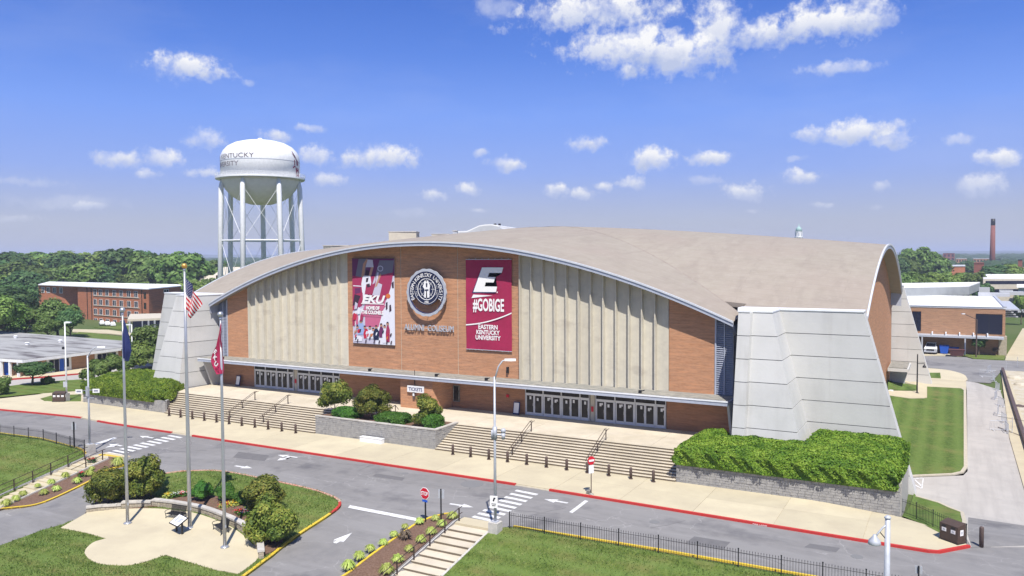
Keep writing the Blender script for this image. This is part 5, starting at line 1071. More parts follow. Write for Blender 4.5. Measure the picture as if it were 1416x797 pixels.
# island magnolias
magnolia(3, 1.5, 1.45, 1.55, 13000, .13, 111, lumps=30, tr=.1); magnolia(4, 1.55, 1.75, 1.8, 15000, .13, 112, lumps=32, tr=.1); magnolia(5, 1.35, 1.4, 1.5, 12000, .13, 113, lumps=30, tr=.1); magnolia(6, 1.65, 1.55, 1.6, 15000, .13, 114, lumps=32, tr=.1)
def gpt(px, py): p = G(px, py); return (p[0], p[1], h(p[0], p[1]) + .1)
tree('mag3', gpt(150, 702), 'dense dark magnolia tree, left one of the pair beside the left flagpole', rz=0, name='magnolia_tree'); tree('mag4', gpt(199, 693), 'dense dark magnolia tree directly behind the left flagpole', rz=1, name='magnolia_tree')
tree('mag5', gpt(363, 713), 'glossy magnolia tree in the island, the farther one at the right', rz=2, name='magnolia_tree'); tree('mag6', gpt(376, 754), 'glossy magnolia tree nearest the yellow kerb at the wall end', rz=3, name='magnolia_tree')
def ballbush(px, py, r, label, mt='leaf_box', n=2600, name='round_shrub', sz=1.1):
    me = crown_mesh(name, r, r * sz, r * sz * .85, n, .09, M[mt], 26, .9, int(px), lumpr=.5); o = link(name, me, loc=gpt(px, py)); return tag(o, label, 'shrub')
ballbush(281, 694, .78, 'round clipped green shrub between the middle and right flagpoles'); ballbush(312, 697, .72, 'round clipped green shrub behind the right flagpole', n=2400); ballbush(333, 701, .5, 'small dark green shrub touching the island magnolia', n=1500)
# flowers and daylilies
def tuft(px, py, r, label, mt='leaf_lily', n=150, name='daylily', cat='plant', group=None, off=.12):
    p = G(px, py); c = np.array([p[0], p[1], h(p[0], p[1]) + off]); rr = np.random.default_rng(int(px * 7 + py)); mb = MB()
    for i in range(n):
        a = rr.uniform(0, 2 * PI); L = r * rr.uniform(.55, 1.15); w = .04; d = np.array([math.cos(a), math.sin(a), 0]); s_ = np.array([-d[1], d[0], 0]) * w; hh_ = r * rr.uniform(.5, 1.05)
        b0 = d * rr.uniform(0, .06); m_ = d * L * .5 + np.array([0, 0, hh_]); e = d * L + np.array([0, 0, hh_ * rr.uniform(.1, .75)]); mb.add([b0 - s_, b0 + s_, m_ + s_, m_ - s_, e], [(0, 1, 2, 3), (3, 2, 4)])
    o = mb.build(name, M[mt], loc=tuple(c)); return tag(o, label, cat, group)
_kn = ['first', 'second', 'third', 'fourth', 'fifth', 'sixth', 'seventh', 'eighth', 'ninth', 'tenth', 'eleventh', 'twelfth', 'thirteenth', 'fourteenth', 'fifteenth', 'last']
for i_, (px, py, r) in enumerate(((482, 790, .55), (497, 776, .5), (512, 765, .42), (530, 756, .4), (545, 745, .38), (560, 733, .3), (580, 727, .42), (602, 722, .36), (626, 720, .5), (611, 730, .42), (596, 741, .46), (582, 752, .44), (566, 765, .4), (550, 780, .5), (535, 796, .6))):
    tuft(px, py, r * .92, ('yellow green daylily, %s from the bottom of the row along the yellow kerb' % _kn[i_]) if i_ < 7 else ('yellow green daylily, %s of the two right of the stop sign' % _kn[i_ - 7]) if i_ < 9 else ('yellow green daylily, %s from the top of the row along the steps' % _kn[i_ - 9]), group='daylilies in the bed beside the right-hand steps')
tuft(560, 748, .55, 'sparse brownish shrub in the middle of the mulch bed beside the right-hand steps', mt='bark', n=90, name='bare_shrub', cat='shrub')
for i_, (px, py, r) in enumerate(((8, 702, .5), (22, 695, .42), (32, 688, .4), (52, 676, .3), (61, 686, .42), (78, 681, .42), (71, 672, .4), (90, 663, .45), (107, 670, .45), (124, 660, .5), (127, 652, .3), (163, 646, .7))):
    tuft(px, py, r, 'pale daylily in the left mulch bed, %s counting from the left edge' % _kn[i_], group='daylilies in the bed beside the left-hand steps')
M['petal_red'] = mat('red_petals', (.55, .03, .04), rough=.7); M['petal_white'] = mat('white_petals', (.75, .74, .70), rough=.7); M['petal_yel'] = mat('yellow_petals', (.65, .45, .03), rough=.7)
def flowers(px, py, r, pet, label, green='leaf_box', n=170):
    p = G(px, py); rr = np.random.default_rng(int(px + py)); root = thing('flower_clump', (p[0], p[1], h(p[0], p[1]) + .12), label, 'flowers')
    q = rr.normal(size=(n, 3)) * [r * .4, r * .4, .07] + [0, 0, .2]; link('foliage', quads_mesh('foliage', q, unit(rr.normal(size=(n, 3)) + [0, 0, 1]), .12, M[green]), root)
    for pm in pet:
        m = n // 3; q = rr.normal(size=(m, 3)) * [r * .38, r * .38, .05] + [0, 0, .33]; link('blossom', quads_mesh('blossom', q, unit(rr.normal(size=(m, 3)) * .3 + [0, 0, 1]), .1, M[pm], aspect=1.), root)
flowers(244, 690, .5, ('petal_white',), 'white and green flower clump behind the patio wall, left'); flowers(253, 689, .45, ('petal_red', 'petal_white'), 'red and white flower clump behind the bench wall'); flowers(232, 691, .4, ('petal_yel',), 'yellow green flower clump beside the dark magnolia', 'leaf_lily')
flowers(311, 705, .5, ('petal_yel', 'petal_red'), 'yellow flowers at the foot of the right flagpole shrub', 'leaf_lily'); flowers(324, 703, .5, ('petal_yel',), 'lime green flower clump right of the right flagpole', 'leaf_lily'); flowers(331, 714, .35, ('petal_red',), 'red flower clump behind the wall coping'); flowers(337, 716, .45, ('petal_white', 'petal_red'), 'white flower clump next to the nearest magnolia')
flowers(113, 661, .35, ('petal_red',), 'red flowers at the end of the left planting bed'); flowers(127, 641, .4, ('petal_red',), 'dusky red flowers beside the left lamp post base', 'leaf_dark')
mulch_i = sheet('planting_bed', smooth(LP([(200, 703), (240, 693), (262, 690), (300, 690), (335, 703), (350, 722), (372, 745), (392, 748), (380, 765), (362, 770), (352, 752), (325, 728), (285, 711), (240, 704)]), 3), .16, M['mulch'], skirt=.1, step=1., zf=lambda x, y: h(x, y) + .05)
mulch_j = sheet('planting_bed', smooth(LP([(118, 712), (140, 690), (205, 684), (214, 700), (200, 706), (165, 706), (128, 708)]), 3), .15, M['mulch'], skirt=.1, step=1.)

# ================================================================ PATIO WALL, BENCHES, SIGN, FLAGPOLES
zpat = -.9 + .16
WP = smooth(LP([(210, 703), (226, 704), (250, 707), (276, 712), (300, 721), (325, 733), (342, 745), (352, 757)]), 5, False)
pw = thing('patio_wall', (WP[0][0], WP[0][1], zpat), 'curved tan stone seat wall with grey coping around the flagpole patio', 'wall')
def zw(p): return zpat + .72
mb = MB(); 
WPd = densify(WP, .42)
for i, (a, b) in enumerate(zip(WPd[:-1], WPd[1:])): block_wall(mb, a, b, zpat - .1, zpat + .62, course=.16, blk=.42, depth=.3, seed=i, jit=.018)
o = wpart(mb, 'block_course', M['stone_tan'], pw, fix=True); o['kind'] = 'stuff'
def coping_run(path, root, ztop, w=.42, every=2, th=.13, out=.07):
    P = densify(path, .32)
    for i in range(0, len(P) - 1, every):
        j = min(i + every, len(P) - 1)
        if j <= i: continue
        L = MB(); ring_ = []
        for k in range(i, j + 1):
            p = np.array(P[k]); t = np.array(P[min(k + 1, len(P) - 1)]) - np.array(P[max(k - 1, 0)]); t /= np.linalg.norm(t); n = np.array([t[1], -t[0]])
            sh = t * (.008 if k == i else (-.008 if k == j else 0)); ring_.append((p + n * out + sh, p - n * (w - out) + sh))
        poly = [tuple(r_[0]) for r_ in ring_] + [tuple(r_[1]) for r_ in ring_[::-1]]; L.prism(poly[::-1], ztop - th, ztop + rng.uniform(-.005, .005)); wpart(L, 'coping_stone', M['stone'] if False else M['coping'], root, fix=True)
coping_run(WP, pw, zpat + .75)
for nm, pts, lb, hz in (('wall', LP([(119, 712), (135, 710), (168, 706)]), 'low stepped stone wall end left of the patio below the dark magnolias', .42), ('wall', LP([(168, 706), (190, 704), (209, 703)]), 'stone wall stub between the left flagpole and the curved seat wall', .6), ('wall', LP([(351, 757), (357, 765), (358, 776)]), 'stepped stone wall end at the right of the patio beside the nearest magnolia', .5)):
    r = thing('end_wall', (pts[0][0], pts[0][1], zpat), lb, 'wall'); mb = MB(); pp = densify(pts, .42)
    for i, (a, b) in enumerate(zip(pp[:-1], pp[1:])): block_wall(mb, a, b, zpat - .1, zpat + hz - .1, course=.16, blk=.42, depth=.3, seed=i)
    o = wpart(mb, 'block_course', M['stone_tan'], r, fix=True); o['kind'] = 'stuff'; coping_run(pts, r, zpat + hz, every=3)
def bench(px, py, ang, label):
    p = G(px, py, zpat); r = thing('bench', (p[0], p[1], zpat), label, 'bench', None, ang); W_ = 1.35
    mb = MB()
    for i in range(7): y = -.22 + i * .075; mb.box(-W_ / 2, W_ / 2, y - .025, y + .025, .43, .455)
    mb.build('seat', M['black'], r)
    mb = MB()
    for i in range(24): x = -W_ / 2 + .03 + (W_ - .06) * i / 23; mb.obox((x, .33, .70), (.016, 0, 0), (0, .008, 0), (0, .06, .22))
    mb.obox((0, .395, .93), (W_ / 2, 0, 0), (0, .02, 0), (0, 0, .025)); mb.obox((0, .27, .48), (W_ / 2, 0, 0), (0, .02, 0), (0, 0, .025)); mb.build('backrest', M['black'], r)
    for sx in (-1, 1):
        x = sx * W_ / 2; mb = MB(); mb.tube([(x, -.28, 0), (x, -.2, .22), (x, -.24, .43)], .025, 6); mb.tube([(x, .36, 0), (x, .26, .22), (x, .27, .45)], .025, 6); mb.tube([(x, -.24, .43), (x, .27, .43)], .022, 6); mb.build('leg', M['black'], r)
        mb = MB(); mb.tube([(x, -.24, .43), (x, -.3, .58), (x, -.22, .66), (x, .05, .66), (x, .34, .62)], .022, 6); mb.build('armrest', M['black'], r)
    return r
bench(243, 719, math.radians(8), 'black metal bench against the curved wall left of the middle flagpole'); bench(305, 737, math.radians(-20), 'black metal bench behind the right flagpole')
p = G(248, 737, zpat); r = thing('information_panel', (p[0], p[1], zpat), 'tilted information panel on two posts in front of the left bench', 'sign', None, math.radians(-14))
for x in (-.42, .42): mb = MB(); mb.box(x - .05, x + .05, -.05, .05, 0, .75); mb.build('post', M['black'], r)
mb = MB(); mb.obox((0, -.03, .84), (.62, 0, 0), (0, .38, .22), (0, -.015, .03)); mb.build('frame', M['black'], r)
mb = MB(); mb.obox((0, -.045, .87), (.56, 0, 0), (0, .33, .19), (0, -.003, .006)); mb.build('panel', M['fwhite'], r)
for dx_, w_ in ((-.25, .13), (.2, .2)): mb = MB(); mb.obox((dx_, -.02, .893), (w_, 0, 0), (0, .16, .092), (0, -.001, .002)); mb.build('printed_picture', M['galv'], r)
def flagpole(px, py, pyt, ball, label, r0=.11):
    p = G(px, py, zpat); top = PY(px - 6, pyt, p[1])[2]; r = thing('flagpole', (p[0], p[1], zpat), label, 'flagpole'); H_ = top - zpat
    mb = MB(); mb.tube([(0, 0, 0), (0, 0, H_ * .3), (0, 0, H_ * .65), (0, 0, H_ - .25)], [r0, r0, r0 * .8, r0 * .5], 14); mb.build('pole', M['silver'], r, True)
    mb = MB(); mb.lathe([(.28, 0), (.28, .04), (.2, .10), (r0 + .01, .14)], n=20); mb.build('base_collar', M['silver'], r, True)
    mb = MB(); mb.ball((0, 0, H_), .19, 14); mb.build('ball', M[ball], r, True); mb = MB(); mb.tube([(0, 0, H_ - .3), (0, 0, H_ - .12)], [.1, .06], 10); mb.build('truck', M['silver'], r)
    mb = MB(); mb.tube([(r0 + .03, -.02, 1.4), (r0 + .02, -.02, H_ - .4)], .008, 4); mb.box(r0, r0 + .05, -.05, .01, 1.3, 1.45); mb.build('halyard', M['galv'], r); return p, H_, r
pA, HA, fA = flagpole(176.5, 724, 429, 'silver', 'silver flagpole with a silver ball and blue flag, leftmost of three'); pB, HB, fB = flagpole(262.6, 731, 368, 'gold', 'tallest silver flagpole with a gold ball and the striped flag', .13); pC, HC_, fC = flagpole(311, 757, 435, 'silver', 'silver flagpole with maroon flag, rightmost of three')
def cloth(name, Pfn, nu, nv, mats, mfn, label, smoothf=True):
    mb = MB(); mb.v = [tuple(Pfn(i / nu, j / nv)) for j in range(nv + 1) for i in range(nu + 1)]
    for j in range(nv):
        for i in range(nu): mb.f.append((j * (nu + 1) + i, j * (nu + 1) + i + 1, (j + 1) * (nu + 1) + i + 1, (j + 1) * (nu + 1) + i)); mb.m.append(mfn((i + .5) / nu, (j + .5) / nv))
    return mb
# striped flag: corner targets from the photo laid in the plane through the pole, then folded
def pix(px, py, Y, d=0): q = PY(px, py, Y); return q + np.array([0, d, 0])
YB_ = pB[1]
c00 = pix(257.5, 424, YB_); c01 = pix(256.5, 384, YB_)                       # hoist bottom / top
def usflag(u, v):
    hoist = c00 + (c01 - c00) * v; top = [c01, pix(268, 399, YB_), pix(278.5, 420, YB_)]; bot = [c00, pix(259.5, 431, YB_), pix(263.5, 439, YB_)]
    def q(L, u): return (1 - u) ** 2 * L[0] + 2 * u * (1 - u) * L[1] + u * u * L[2]
    p = q(bot, u) * (1 - v) + q(top, u) * v; n = np.array([.3, -1, 0]); return p + n * (.22 * math.sin(u * 9 + v * 2.5) * min(1, u * 3)) + np.array([.10 * math.sin(u * 8 + v * 4), 0, .06 * math.sin(u * 11)]) * min(1, u * 2)
fl = thing('striped_flag', tuple(c01), 'red and white striped flag with a blue starred corner, hanging in folds', 'flag')
wpart(cloth('cloth', usflag, 30, 26, 3, lambda u, v: 2 if (u < .4 and v > 6 / 13) else (0 if int((v) * 13) % 2 == 0 else 1), ''), 'cloth', [M['red'], M['fwhite'], M['navy']], fl, smooth=True)
mb = MB()
for r_ in range(9):
    for k in range(6 - (r_ % 2)):
        u = .4 * (k + .5 + .5 * (r_ % 2)) / 6; v = 6 / 13 + 7 / 13 * (r_ + .7) / 9.4; q = usflag(u, v); n = np.array([.3, -1, 0]) / 1.05; du = (usflag(u + .01, v) - q); du /= np.linalg.norm(du); dv = (usflag(u, v + .01) - q); dv /= np.linalg.norm(dv)
        for sg in (1, -1): mb.add([q + n * .025 * sg + (du * math.cos(PI / 2 + i * PI / 5) + dv * math.sin(PI / 2 + i * PI / 5)) * (.036 if i % 2 == 0 else .015) for i in range(10)], [tuple(range(10))])
wpart(mb, 'star', M['fwhite'], fl)
YA_ = pA[1]
def blflag(u, v):
    L = pix(169.5, 443 + (1 - v) * 50, YA_); w = (.15 + .85 * math.sin(min(1, (1 - v) * 1.15) * PI * .55)) * (1 - .35 * max(0, (1 - v) - .75) / .25); p = L + np.array([.10, 0, 0]) + (pix(177.5, 470, YA_) - pix(170, 470, YA_)) * u * w; return p + np.array([0, 1, 0]) * (.20 * math.sin(u * 14 + v * 2)) * w + np.array([0, 0, -.35 * u * (1 - v)])
fl2 = cloth('', blflag, 24, 20, 1, lambda u, v: 0, ''); tag(fl2.build('blue_flag', M['navy'], smooth=True), 'dark blue flag hanging limp on the leftmost flagpole', 'flag')
YC_ = pC[1]
def mrflag(u, v):     # u across, v from bottom to top
    t = 1 - v; lft = [307.5, 306.5, 304.5, 301, 298, 297, 299.5, 304]; rgt = [308.5, 309, 309, 309.5, 309.5, 309.5, 309.5, 310.]; k = t * 7; i = min(6, int(k)); f = k - i
    x = (lft[i] * (1 - f) + lft[i + 1] * f) * (1 - u) + (rgt[i] * (1 - f) + rgt[i + 1] * f) * u; p = pix(x, 446 + t * 71 + (1 - u) * 2 - 6 * (1 - u) * max(0, t - .8), YC_); return p + np.array([-.12, -.05, 0]) + np.array([0, -1, 0]) * (.16 * math.sin(u * 10 + v * 6)) * min(1, t * 2.5)
f3 = thing('maroon_flag', tuple(pix(308, 446, YC_)), 'maroon flag with white lettering hanging limp on the rightmost flagpole', 'flag')
wpart(cloth('', mrflag, 20, 24, 1, lambda u, v: 0, ''), 'cloth', M['maroon'], f3, smooth=True)
mb = MB(); 
for k in range(3):
    q = mrflag(.35 + .1 * k, .42 - .12 * k) + np.array([0, -.22, 0]); text_on(mb, 'EKU'[k], q, np.array([.75, 0, -.65]), np.array([.65, 0, .75]), .42, nrm=(0, -1, 0), bold=.015)
wpart(mb, 'lettering', M['fwhite'], f3)

# grass blades on the near lawns
def in_poly(q, P):
    P = np.array(P); c = np.zeros(len(q), bool); j = len(P) - 1
    for i in range(len(P)):
        a, b = P[i], P[j]; m = ((a[1] > q[:, 1]) != (b[1] > q[:, 1])) & (q[:, 0] < (b[0] - a[0]) * (q[:, 1] - a[1]) / (b[1] - a[1] + 1e-12) + a[0]); c ^= m; j = i
    return c
gp = []
for poly, holes in LAWN_POLYS:
    P = np.array(poly); lo_ = np.maximum(P.min(0), [-95, 26]); hi_ = np.minimum(P.max(0), [2, 60]); n_ = int((hi_ - lo_).prod() * 110); q = rng.uniform(lo_, hi_, (n_, 2)); k = in_poly(q, poly)
    for hp in holes: k &= ~in_poly(q, hp)
    cl_ = np.sin(q[:, 0] * .9 + np.sin(q[:, 1] * .7) * 2) * np.sin(q[:, 1] * 1.3 + q[:, 0] * .3) + rng.normal(size=len(q)) * .6
    k &= cl_ > -.5; d = q - 0; f = d @ _F[:2]; s_ = d @ _R[:2]; k &= np.abs(s_ / np.maximum(f, 1)) < .72; gp.append(q[k])
gp = np.vstack(gp); gz = np.array([h(x, y) for x, y in gp]) + .15; print('blades', len(gp))
nb = len(gp); a_ = rng.uniform(0, 2 * PI, nb); w_ = rng.uniform(.018, .035, nb); hh_ = rng.uniform(.03, .085, nb); lean = rng.normal(size=(nb, 2)) * .04; ux = np.stack([np.cos(a_), np.sin(a_)], 1) * w_[:, None]
V = np.stack([np.column_stack([gp - ux, gz - .02]), np.column_stack([gp + ux, gz - .02]), np.column_stack([gp + ux * .4 + lean, gz + hh_]), np.column_stack([gp - ux * .4 + lean, gz + hh_])], 1).reshape(-1, 3)
me = bpy.data.meshes.new('grass'); me.vertices.add(nb * 4); me.vertices.foreach_set('co', V.ravel()); me.loops.add(nb * 4); me.loops.foreach_set('vertex_index', np.arange(nb * 4)); me.polygons.add(nb); me.polygons.foreach_set('loop_start', np.arange(0, nb * 4, 4)); me.polygons.foreach_set('loop_total', np.full(nb, 4)); me.update(); me.materials.append(M['blades'])
tag(link('grass', me), 'short grass blades on the foreground lawns', 'grass', kind='stuff')

# ================================================================ STREET FURNITURE
def bollard(x, y, z, label, group, hgt=.92):
    r = thing('bollard', (x, y, z), label, 'bollard', group); return r
_bm = MB(); _bm.lathe([(.115, 0), (.115, .84), (.10, .90), (.05, .92)], n=12); BOLL = _bm.mesh('bollard_post', M['bollard'], True)
_bm = MB(); _bm.lathe([(.18, 0), (.18, .03), (.12, .05)], n=12); BPL = _bm.mesh('base_plate', M['bollard'])
ordn = ['first', 'second', 'third', 'fourth', 'fifth', 'sixth', 'seventh', 'eighth', 'ninth', 'tenth', 'last']
for (pa, pb, lb) in (((226, 577), (398.6, 602), 'left'), ((616.4, 632.8), (896, 672.4), 'right')):
    a, b = G(*pa, .12), G(*pb, .12)
    for i in range(11):
        x = a[0] + (b[0] - a[0]) * i / 10; r = thing('bollard', (x, 59.55, .12), '%s brown bollard from the left at the foot of the %s stairs' % (ordn[i], lb), 'bollard', 'brown bollards at the foot of the entrance stairs')
        link('post', BOLL, r); link('base_plate', BPL, r)
p = G(1357, 757); r = thing('bollard', (p[0], p[1], h(p[0], p[1]) + .03), 'lone dark red bollard standing in the side road', 'bollard'); link('post', BOLL, r); r.scale = (1.1, 1.1, 1.35)
# stair handrails: double rails running down the flight
def stair_rail(x, label):
    r = thing('handrail', (x, 60.5, .12), label, 'handrail', 'bronze double handrails on the entrance stairs')
    zs = lambda y: ZB + (y - 60.3) / (ys_top - 60.3) * (ZP - ZB)
    for y in (60.75, 62.5, 64.35): z = min(ZP, zs(y)); mb = MB(); mb.box(x - .035, x + .035, y - .035, y + .035, z - .1, z + .82); wpart(mb, 'post', M['dark_rail'], r)
    for dx in (-.13, .13):
        mb = MB(); mb.tube([(x + dx, 60.2, zs(60.2) + .82), (x + dx, 60.75, zs(60.75) + .88), (x + dx, 64.35, zs(64.35) + .88), (x + dx, 64.75, zs(64.35) + .88)], .028, 6); wpart(mb, 'rail', M['dark_rail'], r)
    mb = MB()
    for y in (60.75, 62.5, 64.35): mb.box(x - .13, x + .13, y - .02, y + .02, zs(y) + .80, zs(y) + .86)
    wpart(mb, 'bracket', M['dark_rail'], r)
for px, py, lb in ((222, 515, 'left handrail of the left stairs'), (525, 520, 'right handrail of the left stairs')):
    p = G(240 + px / 4.425, 470 + py / 4.425, .3); stair_rail(p[0], lb)
for px, py, lb in ((703.5, 634, 'left handrail of the right stairs'), (813, 647, 'right handrail of the right stairs')):
    p = G(px, py, .3); stair_rail(p[0], lb)
# rails of the foreground steps
def rail_line(pts, label, name='handrail', n=4, dx=.0, hgt=.9):
    r = thing(name, tuple(pts[0]), label, 'handrail'); P = [np.array(p, float) for p in pts]; A, B = P[0], P[-1]; perp = np.array([-(B - A)[1], (B - A)[0], 0]); perp /= np.linalg.norm(perp)
    for i in range(n): t = (i + .15) / n; q = A + (B - A) * t; mb = MB(); mb.box(q[0] - .035, q[0] + .035, q[1] - .035, q[1] + .035, q[2] - .1, q[2] + hgt); wpart(mb, 'post', M['dark_rail'], r)
    for hh_ in (hgt + .02, hgt * .55):
        mb = MB(); mb.tube([A + (0, 0, hh_ - .05) - (B - A) * .01, A + (B - A) * .02 + (0, 0, hh_), B + (0, 0, hh_)], .028, 6); wpart(mb, 'rail', M['dark_rail'], r)
    return r
rail_line([(XR0 + .12, 44.9, .13), (XR0 + .12, 44.9 - 12.0, .13 - 12.0 * RISE / RUN)], 'dark handrail on the bed side of the right-hand foreground steps', n=7)
q0, q1 = lp(.1, -LW + .1, ztop), lp(tot, -LW + .1, ztop - NL * riseL)
rail_line([lp(.4, -LW + .1 if nA[0] > 0 else LW - .1, ztop), lp(tot, -LW + .1, ztop - NL * riseL)], 'dark handrail on the lawn side of the left-hand foreground steps', n=6)
rail_line([lp(.2, LW - .08, ztop), lp(3.4, LW - .08, ztop - 3.4 / runL * riseL)], 'short dark handrail on the bed side of the left-hand foreground steps', n=2)
# iron fences with pickets
def iron_fence(pts, label, hgt=1.0, post=2.0, pk=.14, heads=True, zoff=.12):
    r = thing('iron_fence', (pts[0][0], pts[0][1], h(*pts[0]) + zoff), label, 'fence'); d = densify(pts, post); pick = []
    for i, p in enumerate(d):
        z = h(*p) + zoff; mb = MB(); mb.box(p[0] - .028, p[0] + .028, p[1] - .028, p[1] + .028, z - .1, z + hgt + .08); mb.ball((p[0], p[1], z + hgt + .1), .05, 6); wpart(mb, 'post', M['black'], r)
        if i == len(d) - 1: break
        a, b = np.array(p), np.array(d[i + 1]); za, zb_ = z, h(*b) + zoff; mb = MB()
        for t in (.14, hgt - .12): mb.tube([(*a, za + t), (*b, zb_ + t)], .016, 4)
        wpart(mb, 'rail', M['black'], r); n = int(np.linalg.norm(b - a) / pk)
        for k in range(1, n): q = a + (b - a) * k / n; zq = za + (zb_ - za) * k / n; pick.append((q[0], q[1], zq))
    dd_ = (np.array(pts[-1]) - np.array(pts[0])); a_ = math.atan2(dd_[1], dd_[0])
    return r, pick
pk = MB(); pk.box(-.009, .009, -.009, .009, .05, 1.0); pk.add([(-.02, -.011, 1.0), (.02, -.011, 1.0), (.0, 0, 1.09), (.02, .011, 1.0), (-.02, .011, 1.0)], [(0, 1, 2), (1, 3, 2), (3, 4, 2), (4, 0, 2)]); PICK = pk.mesh('picket', M['black'])
for pts, lb in (([(-24.9, 44.95), (-15, 45.25), (-8, 45.3), (7, 45.6)], 'long black iron picket fence along the right foreground lawn'), ([(-118, 46.2)] + LP([(0, 604), (60, 611.5), (117, 627)]), 'low black iron fence along the left foreground lawn behind the yellow kerb'), (LP([(1246, 712), (1290, 731), (1336, 752)]), 'short black iron picket fence in front of the small lawn by the bins')):
    r, pick = iron_fence(pts, lb, pk=.15 if 'long' in lb else .19); L = r.location
    pick.sort(key=lambda q: q[0] ** 2 + q[1] ** 2)
    for q in pick[:300]: link('picket', PICK, r, (q[0] - L[0], q[1] - L[1], q[2] - L[2]))
    if len(pick) > 300:
        mb = MB()
        for q in pick[300:]: mb.box(q[0] - .011, q[0] + .011, q[1] - .011, q[1] + .011, q[2] + .05, q[2] + 1.05)
        wpart(mb, 'picket', M['black'], r)['kind'] = 'stuff'
# lamp posts
def lamp_arm(px, py, pyt, label, arm_dir, arm, rise_, base=True, mt='galv', z=None, hd=1., bsz=.34, r0=.1):
    p = G(px, py) if z is None else G(px, py, z); zg = h(p[0], p[1]) + .05 if z is None else z; H_ = PY(px, pyt, p[1])[2] - zg; r = thing('street_lamp', (p[0], p[1], zg), label, 'street lamp'); b = 0
    if base: mb = MB(); mb.prism([(-bsz, -bsz), (bsz, -bsz), (bsz, bsz), (-bsz, bsz)], -.3, .72); mb.build('concrete_base', M['coping'], r); mb = MB(); mb.box(-.2, .2, -.2, .2, .722, .78); mb.build('base_plate', M[mt], r); b = .78
    mb = MB(); mb.tube([(0, 0, b), (0, 0, H_ * .5), (0, 0, H_)], [r0, r0 * .85, r0 * .65], 10); mb.build('pole', M[mt], r, True)
    d = np.array([*arm_dir, 0.]); d /= np.linalg.norm(d); e = d * arm; mb = MB(); pts = [(0, 0, H_ - .25), tuple(e * .35 + (0, 0, H_ + rise_ * .62)), tuple(e * .7 + (0, 0, H_ + rise_ * .95)), tuple(e + (0, 0, H_ + rise_))]; mb.tube(pts, [.055, .05, .045, .04], 8); mb.build('arm', M[mt], r, True)
    mb = MB(); q = e + np.array([0, 0, H_ + rise_]); s_ = np.array([-d[1], d[0], 0]); mb.loft([tuple(q + s_ * w + d * l + (0, 0, -.05)) for w, l in ((-.1, -.1), (.1, -.1), (.17, .3), (.1, .62), (-.1, .62), (-.17, .3))], [tuple(q + s_ * w * .7 + d * l + (0, 0, .08)) for w, l in ((-.1, -.1), (.1, -.1), (.17, .3), (.1, .62), (-.1, .62), (-.17, .3))]); mb.build('lamp_head', M['white'], r, fix=True)
    return r, H_
RT = _R[:2]
lc, Hl = lamp_arm(685, 738, 521, 'tall galvanised street lamp with dome camera and sign beside the right crosswalk', RT, .75, 1.05)
mb = MB(); mb.tube([(0, 0, Hl * .63), (.45, .2, Hl * .63)], .05, 6); mb.box(-.12, .12, -.1, .1, Hl * .60, Hl * .68); mb.ball((.5, .22, Hl * .655), .17, 12); mb.tube([(.5, .22, Hl * .64), (.5, .22, Hl * .60)], [.14, .1], 10); mb.box(-.2, -.12, -.12, .12, Hl * .60, Hl * .66); mb.build('dome_camera', M['galv'], lc, True)
def flat_sign(root, name, c, w, hgt, mt, z=None, nrm=(0, -1), th=.02, oct_=False):
    n = np.array([*nrm, 0.]); n /= np.linalg.norm(n); u = np.array([-n[1], n[0], 0]); c = np.array(c, float); mb = MB(); up = np.array([0, 0, 1.])
    if oct_: ring_ = [c + u * w / 2 / math.cos(PI / 8) * math.cos(PI / 8 + k * PI / 4) + up * w / 2 / math.cos(PI / 8) * math.sin(PI / 8 + k * PI / 4) for k in range(8)]
    else: ring_ = [c + u * w / 2 * a + up * hgt / 2 * b for a, b in ((-1, -1), (1, -1), (1, 1), (-1, 1))]
    mb.loft([tuple(q) for q in ring_], [tuple(q + n * th) for q in ring_]); mb.build(name, M[mt], root, fix=True); return n, u, c
n, u, c = flat_sign(lc, 'warning_sign', (-.02, -.14, 2.05), .50, .78, 'fwhite', nrm=(.3, -1))
mb = MB()
def sgn_pts(pts, d=.026): return [tuple(c + u * a + np.array([0, 0, 1.]) * b + n * d) for a, b in pts]
for P_ in ([(-.08, .05), (.02, .05), (.08, .20), (.12, .20), (.10, .28), (.0, .28), (-.05, .14)], [(-.02, -.0), (.03, -.0), (.0, .05)], [(-.15, -.16), (.15, -.16), (.15, -.11), (-.15, -.11)], [(-.12, -.27), (.12, -.27), (.12, -.22), (-.12, -.22)]): mb.add(sgn_pts(P_), [tuple(range(len(P_)))])
mb.build('sign_symbol', M['black'], lc)
ll, Hl2 = lamp_arm(124.5, 626, 492, 'galvanised street lamp with two small street signs beside the left crosswalk', RT, 1.05, .75)
for dx_, tx in ((-.62, 'KIT'), (.62, 'CARSON')): pass
for sg in (-1, 1):
    c_ = np.array([RT[0] * .78 * sg, RT[1] * .78 * sg - .08, Hl2 * .63 + .05 * (sg + 1) / 2]); n, u, c = flat_sign(ll, 'street_sign', c_, .62, .36, 'fwhite', nrm=(.48, -.87)); mb = MB()
    for k in range(4): a = -.2 + k * .1; mb.add([tuple(c + u * (a + x_) + np.array([0, 0, y_]) + n * .026) for x_, y_ in ((0, -.07), (.07, -.07), (.07, .08), (0, .06))], [(0, 1, 2, 3)])
    mb.build('sign_marks', M['navy'], ll)
mb = MB(); mb.tube([(-RT[0] * .5, -RT[1] * .5, Hl2 * .56), (RT[0] * .5, RT[1] * .5, Hl2 * .56)], .03, 6); mb.tube([(-RT[0] * 1.0, -RT[1] * 1.0, Hl2 * .63), (RT[0] * 1., RT[1] * 1., Hl2 * .65)], .02, 6); mb.box(-.12, .12, -.2, -.08, Hl2 * .58, Hl2 * .68); mb.build('bracket', M['galv'], ll)
